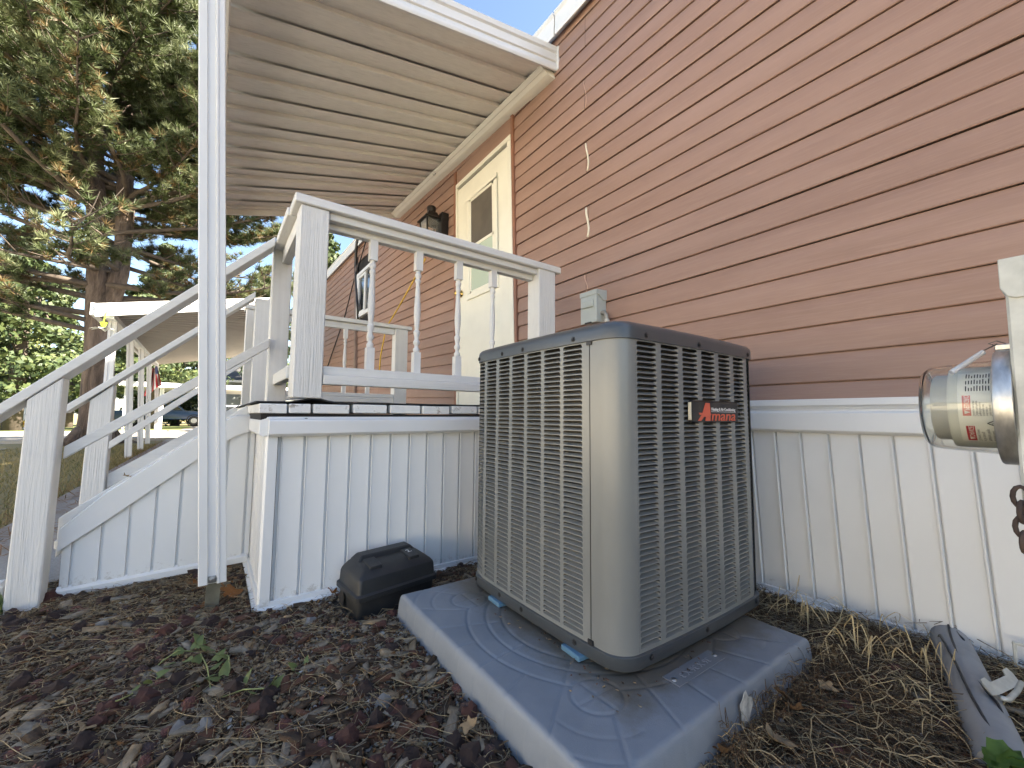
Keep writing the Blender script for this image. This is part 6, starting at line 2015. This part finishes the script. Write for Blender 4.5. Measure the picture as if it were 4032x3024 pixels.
# pea gravel showing through between the bait box and the pad
gmats = [chip_mat('pebble_grey', (0.16, 0.155, 0.15), (0.26, 0.25, 0.24)), chip_mat('pebble_pale', (0.36, 0.34, 0.31), (0.5, 0.48, 0.44)), chip_mat('pebble_brown', (0.12, 0.09, 0.07), (0.2, 0.16, 0.12))]
ico = bmesh.new(); bmesh.ops.create_icosphere(ico, subdivisions=1, radius=1.0)
IV = np.array([v.co[:] for v in ico.verts]); IF = np.array([[v.index for v in f.verts] for f in ico.faces]); ico.free()
def pebbles(P, r, mats, zoff, w=None):
    n = len(P)
    sc = r[:, None]*NR.uniform(0.65, 1.25, (n, 3))
    V = IV[None]*sc[:, None, :]*NR.uniform(0.85, 1.12, (n, len(IV), 1))
    V = np.einsum('nij,nkj->nki', rotmats(NR.uniform(0, 6.28, n), NR.uniform(-.5, .5, n), NR.uniform(-.5, .5, n)), V)
    V = V + np.stack([P[:, 0], P[:, 1], bed_np(P) + zoff], 1)[:, None, :]
    F = (IF[None] + len(IV)*np.arange(n)[:, None, None]).reshape(-1, 3)
    return V.reshape(-1, 3), F, np.repeat(NR.choice(len(mats), n, p=w), len(IF))
def gd(x, y): return math.exp(-(((x + 1.36)/0.30)**2 + ((y - 0.40)/0.26)**2)) + 0.03 + 0.5*math.exp(-(((x + 1.80)/0.10)**2 + ((y - 0.30)/0.2)**2))
n = 3600
P_ = scatter(n, gd)
A = Arr()
A.add(*pebbles(P_, NR.uniform(0.003, 0.0085, n), gmats, 0.006, [0.45, 0.22, 0.33]))
A.build('pea_gravel', gmats, None, 'stuff')
# lava rock: small ones as ground cover, the large ones each a thing
def lava_mat(name, a, b):
    mt, nt, N, L, P = nodes_of(name)
    vec = coords(nt, 1.0, rnd=True)
    n1 = noise_n(nt, vec, 40.0, 6, 0.7)
    vo = N.new("ShaderNodeTexVoronoi"); vo.inputs['Scale'].default_value = 210.0
    L.new(vec, vo.inputs['Vector'])
    L.new(ramp(nt, n1, [(0.3, a), (0.7, b)]), P.inputs['Base Color'])
    P.inputs['Roughness'].default_value = 0.95
    L.new(bump_n(nt, vo.outputs['Distance'], 0.9, 0.004), P.inputs['Normal'])
    return mt
lv = [lava_mat('lava_red', (0.080, 0.030, 0.022), (0.150, 0.060, 0.046)), lava_mat('lava_dark', (0.036, 0.021, 0.017), (0.078, 0.044, 0.036)), lava_mat('lava_grey', (0.30, 0.29, 0.28), (0.45, 0.44, 0.43))]
ico = bmesh.new(); bmesh.ops.create_icosphere(ico, subdivisions=2, radius=1.0)
IV2 = np.array([v.co[:] for v in ico.verts]); IF2 = np.array([[v.index for v in f.verts] for f in ico.faces]); ico.free()
def lava_den(x, y): return (0.10 if right_side(x, y) else 1.0)*(1.0 if y < 0.0 else 0.35)*bare(x, y)
n = 260
P_ = scatter(n, lava_den)
Vs, Fs, Ms, off = [], [], [], 0
for i, (x, y) in enumerate(P_):
    r = rng.uniform(0.010, 0.020)
    k = NR.uniform(0, 50)
    d = np.array([1 + 0.35*noise.noise(Vector(v*1.6 + k)) + 0.18*noise.noise(Vector(v*4 + k)) for v in IV2])
    V = IV2*d[:, None]*r*NR.uniform(0.75, 1.2, 3) + np.array([x, y, bed_h(x, y) + r*0.5])
    Vs.append(V); Fs.append(IF2 + off); off += len(V); Ms.append(np.full(len(IF2), 0 if rng.random() < 0.5 else 1))
A = Arr(); A.V, A.F, A.Mi, A.n = Vs, Fs, Ms, off
A.build('small_lava_stones', lv, None, 'stuff')
protos = []
for k in range(7):
    d = np.array([1 + 0.42*noise.noise(Vector(v*1.5 + 9*k)) + 0.28*noise.noise(Vector(v*3.1 + 5*k)) + 0.16*noise.noise(Vector(v*8 + k)) for v in IV2])
    me = bpy.data.meshes.new('lava_rock')
    me.from_pydata((IV2*d[:, None]).tolist(), [], IF2.tolist())
    me.materials.append(lv[k % 2 if k < 6 else 2])
    protos.append(me)
def lava(x, y, r, k, label, group):
    o = bpy.data.objects.new('lava_rock', protos[k])
    COL.objects.link(o)
    o.scale = (r*rng.uniform(0.85, 1.2), r*rng.uniform(0.8, 1.1), r*rng.uniform(0.75, 1.0))
    o.rotation_euler = (rng.uniform(-0.5, 0.5), rng.uniform(-0.5, 0.5), rng.uniform(0, 6.28))
    o.location = (x, y, bed_h(x, y) + r*0.55)
    return tag(o, label, 'rock', group)
front = [(1365, 2905), (1410, 2830), (1480, 2840), (1560, 2800), (1590, 2815), (1720, 2820), (1790, 2900), (1850, 2960), (1900, 2990), (1955, 2920), (1770, 3010), (2010, 3010), (1440, 2720), (1570, 2790), (1700, 2860), (1620, 2960), (1530, 2940), (1660, 3015), (1545, 2415), (1500, 2470), (1630, 2620), (1390, 2460), (1375, 2560), (1850, 2800), (1960, 3015), (1480, 3000)]
for i, (px, py) in enumerate(front):
    p = at(px, py, z=-0.725)
    if not free_of_things(p.x, p.y, 0.005): continue
    lava(p.x, p.y, rng.uniform(0.017, 0.026), rng.choice((0, 0, 2, 4, 1, 3)), 'rough red lava rock near the left side of the pad', 'lava rocks beside the pad')
P_ = scatter(90, lambda x, y: bare(x, y) if (x < -0.75 and y < 0.25) else 0.05)
for x, y in P_:
    lava(x, y, rng.uniform(0.016, 0.028), rng.choice((0, 1, 2, 3, 4, 5, 1, 3)), 'dark lava rock half sunk in the open mulch', 'lava rocks in the mulch')
for px, py in ((810, 2850), (400, 2455), (1220, 2440), (1505, 2760), (700, 2860)):
    p = at(px, py, z=-0.725)
    lava(p.x, p.y, 0.02, 6, 'pale grey stone among the dark mulch', 'pale stones in the mulch')

# dry stalks and runners
straw = [chip_mat('straw_pale', (0.33, 0.25, 0.14), (0.46, 0.36, 0.21)), chip_mat('straw_brown', (0.15, 0.095, 0.05), (0.24, 0.16, 0.09)), chip_mat('straw_grey', (0.22, 0.18, 0.13), (0.31, 0.26, 0.19))]
def strands(P, Lr, w, hgt, curl, mats, weights, seg=5, sit=0.006, wisp=0.0):
    n = len(P)
    L_ = NR.uniform(*Lr, n)
    yaw = NR.uniform(0, 6.28, n)
    turn = NR.normal(0, curl, n)
    z0 = bed_np(P) + sit + NR.uniform(0, 1, n)*hgt
    ph = NR.uniform(0, 6.28, n); lift = NR.uniform(0, 1, n)**2*hgt
    pts = [np.stack([P[:, 0], P[:, 1], z0], 1)]
    a = yaw.copy()
    for k in range(seg):
        a = a + turn/seg + NR.normal(0, 0.18, n)*curl
        st = L_/seg
        dz = np.cos(ph + k*1.3)*lift*0.7
        q = pts[-1] + np.stack([np.cos(a)*st, np.sin(a)*st, dz], 1)
        q[:, 2] = np.maximum(q[:, 2], z0*0 + bed_np(q[:, :2]) + sit*0.6)
        pts.append(q)
    pts = np.stack(pts, 1)
    tang = np.gradient(pts, axis=1)
    side = np.cross(tang, np.array([0, 0, 1.0])); side /= np.linalg.norm(side, axis=2)[:, :, None] + 1e-9
    taper = np.linspace(1.0, 0.45, seg + 1)[None, :, None]
    wv = (w*NR.uniform(0.6, 1.4, n))[:, None, None]*taper
    up = np.array([0, 0, 1.0])
    # three-sided straws
    V = np.stack([pts - side*wv, pts + side*wv, pts + up*wv*1.3], 2).reshape(n, (seg + 1)*3, 3)
    F = []
    for k in range(seg):
        for (i, j) in ((0, 1), (1, 2), (2, 0)):
            F.append((k*3 + i, k*3 + j, (k + 1)*3 + j, (k + 1)*3 + i))
    F = np.array(F)
    FF = (F[None] + (seg + 1)*3*np.arange(n)[:, None, None]).reshape(-1, 4)
    return V.reshape(-1, 3), FF, np.repeat(NR.choice(len(mats), n, p=weights), len(F))
A = Arr()
A.add(*strands(scatter(3600, lambda x, y: 0.6), (0.05, 0.20), 0.0008, 0.014, 0.9, straw, [0.4, 0.35, 0.25], 5, 0.012))
A.add(*strands(scatter(5200, lambda x, y: 1.0 if (y < 0.1) else 0.3), (0.012, 0.05), 0.0008, 0.012, 2.4, straw, [0.4, 0.4, 0.2], 4, 0.012))
A.build('dry_stalks', straw, None, 'stuff')
weedm = [straw[0], chip_mat('weed_brown', (0.075, 0.046, 0.026), (0.15, 0.095, 0.055)), chip_mat('weed_dun', (0.13, 0.095, 0.06), (0.21, 0.16, 0.105))]
# tangled dead weeds right of the pad and below the wall
A = Arr()
def wd(x, y): return 1.0 if (x > PX1 and y < 1.93) or y > 1.5 else 0.0
def off_pipe(x, y):
    t_ = (2.03 - y)/0.66
    return abs(x - (-0.330 + 0.185*t_)) > 0.075
def wd2(x, y): return wd(x, y)*(0.25 + 0.75*max(0, noise.noise(Vector((x*5, y*5, 3)))*1.6 + 0.5))*(1.0 if off_pipe(x, y) else 0.0)*(0.35 if x < PX1 + 0.06 else 1.0)
A.add(*strands(scatter(10500, wd2, x0=-0.95, x1=0.3, y0=0.2), (0.03, 0.13), 0.0008, 0.016, 2.2, weedm, [0.10, 0.66, 0.24], 6, 0.006))
A.add(*strands(scatter(240, wd2, x0=-0.8, x1=0.2, y0=0.9), (0.10, 0.26), 0.0012, 0.035, 1.1, weedm, [0.75, 0.15, 0.10], 11, 0.012))
def edge_pad(x, y): return 1.0 if (PX1 < x < PX1 + 0.07 and y > 0.9) else 0.0
A.add(*strands(scatter(260, edge_pad, x0=-0.6, x1=-0.4, y0=0.85, y1=1.5), (0.03, 0.08), 0.0009, 0.05, 2.6, weedm, [0.2, 0.65, 0.15], 6, 0.02))
A.build('dead_weeds', weedm, None, 'stuff')
# folded straw-coloured grass blades standing up in tufts
blade_m = [chip_mat('blade_straw', (0.46, 0.35, 0.18), (0.60, 0.47, 0.26))]
def blade_tuft(px, py, nb, h, label, zz=-0.715):
    p = at(px, py, z=zz)
    m = MB()
    for i in range(nb):
        a = rng.uniform(0, 6.28); r = rng.uniform(0.0, 0.018)
        b = p + Vector((math.cos(a)*r, math.sin(a)*r, -0.015))
        hh_ = h*rng.uniform(0.6, 1.1)
        d = Vector((math.cos(a), math.sin(a), 0))
        b = b + Vector((rng.gauss(0, 0.02), rng.gauss(0, 0.02), 0))
        pk = b + d*rng.uniform(0.015, 0.06) + Vector((0, 0, hh_))
        turn_ = Matrix.Rotation(rng.gauss(0, 0.7), 3, 'Z') @ d
        e = pk + turn_*rng.uniform(0.03, 0.12) + Vector((0, 0, -hh_*rng.uniform(0.55, 1.0)))
        mid = b.lerp(pk, 0.5) + Vector((0, 0, 0.012)) - d*0.006
        w = rng.uniform(0.0011, 0.0022)
        s = Vector((-d.y, d.x, 0)).lerp(Vector((rng.uniform(-1, 1), rng.uniform(-1, 1), 0.1)), 0.4).normalized()
        rv = rng.uniform(0.06, 0.24)
        pts = [b, mid, pk - (pk - mid)*rv, pk - Vector((0, 0, hh_*rv*0.12)), pk + (e - pk)*rv, pk.lerp(e, 0.55) + turn_*0.014, e]
        for _ in range(2):                           # round the folds off
            q2 = [pts[0]]
            for u_, v_ in zip(pts[:-1], pts[1:]): q2 += [u_.lerp(v_, 0.25), u_.lerp(v_, 0.75)]
            pts = q2 + [pts[-1]]
        ws = [w*(1.0 - 0.75*(k/(len(pts) - 1))**3) for k in range(len(pts))]
        thick = Vector((0, 0, 0.0006)) + d*0.0006
        vs = []
        for q, ww in zip(pts, ws): vs += [q - s*ww, q + thick, q + s*ww]
        fs = []
        for k in range(len(pts) - 1):
            fs += [(k*3, k*3 + 1, k*3 + 4, k*3 + 3), (k*3 + 1, k*3 + 2, k*3 + 5, k*3 + 4)]
        m.add(vs, fs)
    return tag(m.build('dry_grass_tuft', blade_m, None), label, 'dry grass', 'dry grass tufts by the wall')
for (px, py, nb, h, lb) in ((3090, 2395, 6, 0.13, 'tall folded dry grass blades close behind the pad at the wall'), (3170, 2430, 12, 0.10, 'thick dry grass tuft right of the pad corner'), (3300, 2470, 6, 0.08, 'dry grass tuft between the pad and the wall rail'),
    (3395, 2470, 5, 0.09, 'thin dry grass blades against the skirting'), (3380, 2580, 9, 0.11, 'spreading dry grass tuft in the middle of the weeds'), (3480, 2600, 6, 0.10, 'bent dry grass blades left of the pipe end'), (3640, 2620, 9, 0.11, 'arched dry grass tuft beside the grey pipe'),
    (3560, 2760, 8, 0.07, 'fallen dry grass tuft below the pipe'), (3300, 2560, 8, 0.07, 'low dry grass tuft off the pad edge'), (3880, 2820, 5, 0.05, 'looped dry blade lying over the grey pipe')):
    blade_tuft(px, py, nb, h, lb)

# curled dry leaves
lf_mats = [chip_mat('leaf_tan', (0.26, 0.18, 0.10), (0.40, 0.29, 0.17)), chip_mat('leaf_brown', (0.13, 0.075, 0.04), (0.21, 0.125, 0.065)), chip_mat('leaf_rust', (0.22, 0.09, 0.03), (0.32, 0.14, 0.05))]
def leaf_mesh(seed_, mat):
    r = random.Random(seed_)
    outl = []
    nl = 26
    for k in range(nl):
        a = 2*math.pi*k/nl
        lob = 1 + 0.28*math.cos(5*a + 0.3) + 0.12*math.cos(9*a + seed_)
        outl.append((math.cos(a)*lob*0.62 + 0.1, math.sin(a)*lob*0.5))
    fx_, fy_ = r.uniform(0.5, 1.3), r.uniform(0.6, 1.5)
    def zf(x, y): return 0.32*fy_*abs(y)**1.5 + 0.22*fx_*x*x + 0.10*math.sin(5*x + seed_) + 0.07*math.sin(7*y + seed_)
    rings = [1.0, 0.66, 0.33]
    vs, fs = [], []
    for g_ in rings: vs += [(x*g_, y*g_, zf(x*g_, y*g_)) for x, y in outl]
    c = len(vs); vs.append((0, 0, zf(0, 0)))
    for i in range(2):
        for j in range(nl): fs.append((i*nl + j, i*nl + (j + 1) % nl, (i + 1)*nl + (j + 1) % nl, (i + 1)*nl + j))
    for j in range(nl): fs.append((2*nl + j, 2*nl + (j + 1) % nl, c))
    k0 = len(vs)
    st_ = [(0.0, 0.0), (-0.4, 0.01), (-0.72, 0.03), (-1.0, 0.08)]
    for x, y in st_: vs += [(x, y - 0.02, zf(x, 0) - 0.01), (x, y + 0.02, zf(x, 0) - 0.01), (x, y, zf(x, 0) + 0.03)]
    for k in range(3):
        for (i, j) in ((0, 1), (1, 2), (2, 0)): fs.append((k0 + k*3 + i, k0 + k*3 + j, k0 + k*3 + 3 + j, k0 + k*3 + 3 + i))
    me = bpy.data.meshes.new('dry_leaf')
    me.from_pydata(vs, [], fs); me.materials.append(mat)
    me.polygons.foreach_set('use_smooth', [True]*len(me.polygons))
    return me
lms = [leaf_mesh(k, lf_mats[k % 3]) for k in range(9)]
def dry_leaf(p, s, k, label, group, rot=None):
    o = bpy.data.objects.new('dry_leaf', lms[k]); COL.objects.link(o)
    o.location = p; o.scale = (s, s, s)
    o.rotation_euler = rot or (rng.uniform(-0.6, 0.6), rng.uniform(-0.6, 0.6), rng.uniform(0, 6.28))
    return tag(o, label, 'leaf', group)
def zleaf(px, py, s, k, label, group=None, dz=0.018):
    p = at(px, py, z=-0.725)
    p.z = bed_h(p.x, p.y) + dz
    return dry_leaf(p, s, k, label, group)
zleaf(1450, 2668, 0.042, 0, 'large pale curled leaf left of the pad, on bark chips')
zleaf(1845, 2870, 0.034, 3, 'upright tan leaf against the left side of the pad', None, 0.03)
zleaf(1690, 2705, 0.030, 6, 'crumpled pinkish leaf on the gravel by the pad')
zleaf(1380, 2775, 0.024, 6, 'small yellow-tan leaf among the lava rocks')
zleaf(360, 2860, 0.036, 0, 'pale folded leaf in the mulch at the lower left')
zleaf(366, 2905, 0.022, 3, 'small cream leaf just below the pale folded leaf')
zleaf(500, 2855, 0.018, 3, 'whitish leaf scrap in the lower left mulch')
zleaf(900, 2340, 0.065, 2, 'big golden brown leaf behind the foot of the post', None, 0.03)
zleaf(770, 2290, 0.045, 5, 'tan leaf under the stair skirting beside the post')
zleaf(700, 2290, 0.035, 0, 'curled brown leaf against the stair skirting')
zleaf(930, 2270, 0.04, 1, 'dark brown leaf in the corner of deck and stairs')
zleaf(790, 2390, 0.035, 5, 'rusty leaf on the soil before the post stake')
zleaf(1310, 2330, 0.045, 5, 'orange-brown leaf behind the bait box')
zleaf(3080, 2790, 0.045, 1, 'broad brown leaf leaning on the right side of the pad', None, 0.05)
zleaf(3140, 2840, 0.042, 4, 'dark brown leaf lying below the broad leaf by the pad', None, 0.045)
zleaf(3250, 2745, 0.03, 6, 'pale brown leaf in the weeds right of the pad', None, 0.04)
zleaf(3150, 2720, 0.035, 4, 'brown leaf tucked under the pad corner')
zleaf(3080, 2960, 0.045, 3, 'silvery dry leaf at the lower right among weeds', None, 0.04)
zleaf(2860, 2990, 0.045, 4, 'shrivelled brown leaf at the near right side of the pad', None, 0.04)
zleaf(3400, 2440, 0.035, 1, 'brown leaf against the bottom rail of the skirting')
P_ = scatter(46, lambda x, y: 1.0, y0=-0.9)
for x, y in P_:
    dry_leaf((x, y, bed_h(x, y) + 0.014), rng.uniform(0.010, 0.02), rng.randrange(9), 'small shrivelled leaf scattered on the mulch bed', 'small leaves on the mulch')
for (px, py, s, k, lb) in ((423, 1963, 0.018, 5, 'orange-brown leaf on the white stair stringer'), (500, 1875, 0.025, 6, 'upright yellow leaf caught on the stair edge')):
    p = at(px, py, x=-2.475)
    dry_leaf(p, s, k, lb, None)
# dead leaf under the unit and scraps on the pad
p = at(2243, 2553, z=PZ + 0.008)
dry_leaf(p, 0.012, 2, 'tiny orange leaf on the pad under the condenser edge', None)
A = Arr()
Q = np.stack([NR.uniform(-1.30, -0.62, 260), NR.uniform(0.70, 1.2, 260)], 1)
Q = Q[[(0.775 < y < 0.86) or (-0.70 < x < -0.64) or ((x - -0.76)**2 + (y - 0.80)**2 < 0.008) for x, y in Q]]
Vv, Ff, mi = chips(Q, NR.uniform(0.003, 0.012, len(Q)), NR.uniform(0.002, 0.004, len(Q)), NR.uniform(0.001, 0.003, len(Q)), bm_, 0.0, 0.1, [0.4, 0.1, 0.2, 0.3])
Vv[:, 2] = PZ + 0.002 + (Vv[:, 2] % 0.004)
A.add(Vv, Ff, mi)
A.build('pad_debris', bm_, None, 'stuff')

# bindweed runner with green leaves in the mulch
vine = thing('bindweed', at(800, 2600, z=-0.72), 'green bindweed trailing over the mulch left of the bait box', 'plant')
M['weed_leaf'] = leaf_mat('weed_leaf', (0.10, 0.135, 0.04), (0.17, 0.20, 0.07), 20.0, 0.3)
M['weed_stem'] = simple('weed_stem', (0.26, 0.27, 0.09), 0.6, 0.2, 20.0)
def weed_leaf(parent, p, s, yaw, pitch, mat, roll=0.0):
    m = MB()
    pr = [(0, 0, 0.0), (-0.15, 0.34, 0.05), (0.2, 0.42, 0.06), (0.7, 0.25, 0.05), (1.15, 0, -0.05), (0.7, -0.25, 0.05), (0.2, -0.42, 0.06), (-0.15, -0.34, 0.05)]
    mid = [(0.0, 0, 0), (0.45, 0, -0.02)]
    Rm = Matrix.Rotation(yaw, 3, 'Z') @ Matrix.Rotation(-pitch, 3, 'Y') @ Matrix.Rotation(roll, 3, 'X')
    vs = [Vector(p) + Rm @ (Vector(q)*s) for q in pr] + [Vector(p) + Rm @ (Vector(mid[1])*s)]
    m.add(vs, [(i, (i + 1) % 8, 8) for i in range(8)])
    return m.build('leaf', mat, parent, smooth='all')
runs = [[(410, 2770), (470, 2770), (520, 2720), (560, 2660), (640, 2610), (700, 2580), (770, 2560), (850, 2570), (900, 2600), (905, 2640)],
        [(790, 2580), (815, 2640), (830, 2700), (870, 2720), (960, 2715), (1060, 2720)]]
for ru in runs:
    pts = []
    for i, (px, py) in enumerate(ru):
        p = at(px, py, z=-0.715); p.z = bed_h(p.x, p.y) + 0.022 + 0.012*math.sin(i*1.7)
        pts.append(p)
    MB().tube(pts, 0.0018, 6).build('stem', M['weed_stem'], vine, smooth='all')
for (px, py, s, up) in ((790, 2530, .042, .9), (770, 2545, .038, .5), (815, 2555, .03, .4), (700, 2570, .035, .3), (735, 2590, .03, .3), (690, 2600, .028, .2), (770, 2600, .032, .2), (850, 2590, .034, .4), (835, 2560, .03, .7), (895, 2580, .03, .6), (880, 2640, .032, .9), (840, 2620, .03, .3), (800, 2660, .03, .2), (860, 2660, .028, .2), (620, 2645, .026, .6), (580, 2675, .026, .7), (530, 2700, .018, .4), (965, 2670, .03, 1.2), (1055, 2695, .034, 1.0), (1080, 2690, .03, 1.1), (920, 2685, .022, .3), (765, 2685, .022, .2), (1000, 2715, .02, .3), (1160, 2620, .022, .8), (1205, 2600, .018, .9), (1170, 2640, .02, .4)):
    p = at(px, py + 20, z=-0.715); p.z = bed_h(p.x, p.y) + 0.028
    weed_leaf(vine, p, s, rng.uniform(0, 6.28), up*rng.uniform(0.5, 1.2), M['weed_leaf'], rng.uniform(-0.6, 0.6))
# green weed at the lower right corner and at the left edge
wd_ = thing('broadleaf_weed', at(3900, 2990, z=-0.70), 'broad green leaf of a weed beside the pipe at the lower right corner', 'plant')
M['broad_leaf'] = leaf_mat('broad_leaf', (0.055, 0.115, 0.018), (0.09, 0.16, 0.03), 30.0, 0.25)
for (px, py, s, yaw, pit) in ((3890, 3005, 0.060, 0.4, 0.5), (3960, 3025, 0.055, 1.7, 0.6), (4000, 3010, 0.05, -0.6, 0.8)):
    p = at(px, py, z=-0.69)
    m = MB()
    nn = 28
    ring_ = []
    for k in range(nn):
        a = 2*math.pi*k/nn
        rad = (1 + 0.14*math.cos(9*a))*(0.5 + 0.12*math.cos(a))
        ring_.append((rad*math.cos(a) + 0.3, rad*math.sin(a)))
    Rm = Matrix.Rotation(yaw, 3, 'Z') @ Matrix.Rotation(-pit, 3, 'Y')
    vs = [p + Rm @ Vector((x*s, y*s, 0.12*s*math.sin(6*math.atan2(y, x)) + 0.15*s*abs(y))) for x, y in ring_] + [p + Rm @ Vector((0.5*x*s + 0.1*s, 0.5*y*s, 0.05*s*abs(y))) for x, y in ring_] + [p + Rm @ Vector((0.1*s, 0, -0.01))]
    m.add(vs, [(i, (i + 1) % nn, nn + (i + 1) % nn, nn + i) for i in range(nn)] + [(nn + i, nn + (i + 1) % nn, 2*nn) for i in range(nn)])
    m.build('leaf', M['broad_leaf'], wd_, smooth='all')
    MB().tube([p + Vector((0, 0, -0.06)), p + Vector((0.003, 0, -0.02)), p + Rm @ Vector((0.1*s, 0, -0.01))], 0.002, 6).build('stem', M['weed_stem'], wd_)
pw = at(15, 2430, z=-0.76)
lw = thing('low_weed', pw, 'low pale green weed at the foot of the front stair post', 'plant')
m = MB()
for i in range(90):
    a = rng.uniform(0, 6.28); r = abs(rng.gauss(0, 0.05))
    b = pw + Vector((math.cos(a)*r, math.sin(a)*r - 0.03, 0.0))
    t_ = b + Vector((rng.gauss(0, 0.02), rng.gauss(0, 0.02), rng.uniform(0.03, 0.10)))
    s = Vector((rng.uniform(-1, 1), rng.uniform(-1, 1), 0)).normalized()*rng.uniform(0.003, 0.007)
    m.add([b - s*0.5, b + s*0.5, t_.lerp(b, 0.35) + s, t_, t_.lerp(b, 0.35) - s], [(0, 1, 2, 3, 4)])
m.build('leaf', M['weed_leaf'], lw)
# rough dry turf along the walk
tm = [chip_mat('turf_straw', (0.28, 0.22, 0.09), (0.38, 0.30, 0.14)), chip_mat('turf_green', (0.10, 0.11, 0.03), (0.16, 0.155, 0.05))]
n = 16000
Tx = NR.uniform(-13.0, -3.0, n); Ty = -1.09 - NR.uniform(0, 1, n)**1.5*3.2
nn = n
b = np.stack([Tx, Ty, np.full(n, -0.765)], 1)
dirs = np.stack([NR.normal(0, 0.5, n), NR.normal(0, 0.5, n), np.ones(n)], 1)
h = NR.uniform(0.025, 0.065, (n, 1))
s = rand_dirs(n)*[1, 1, 0]; s = s/np.linalg.norm(s, axis=1)[:, None]*0.004
V = np.stack([b - s, b + s, b + dirs*h], 1).reshape(-1, 3)
A = Arr(); A.add(V, np.arange(3*n).reshape(-1, 3), NR.choice(2, n, p=[0.65, 0.35]))
A.build('dry_turf', tm, None, 'stuff')
# pine straw drifted along the walk edge
A = Arr()
n = 1500
Tx = NR.uniform(-14.0, -3.2, n); Ty = -0.98 + NR.normal(0, 0.13, n)
b = np.stack([Tx, Ty, np.full(n, -0.738)], 1)
d = rand_dirs(n)*[1, 1, 0.15]; d = d/np.linalg.norm(d, axis=1)[:, None]*NR.uniform(0.04, 0.12, (n, 1))
s = np.cross(d, [0, 0, 1.0]); s = s/np.linalg.norm(s, axis=1)[:, None]*0.0022
V = np.stack([b - d - s, b - d + s, b + d + s + [0, 0, 0.006], b + d - s + [0, 0, 0.006]], 1).reshape(-1, 3)
A.add(V, np.arange(4*n).reshape(-1, 4), np.zeros(n, int))
A.build('pine_straw', [chip_mat('pine_straw', (0.20, 0.10, 0.045), (0.30, 0.16, 0.07))], None, 'stuff')
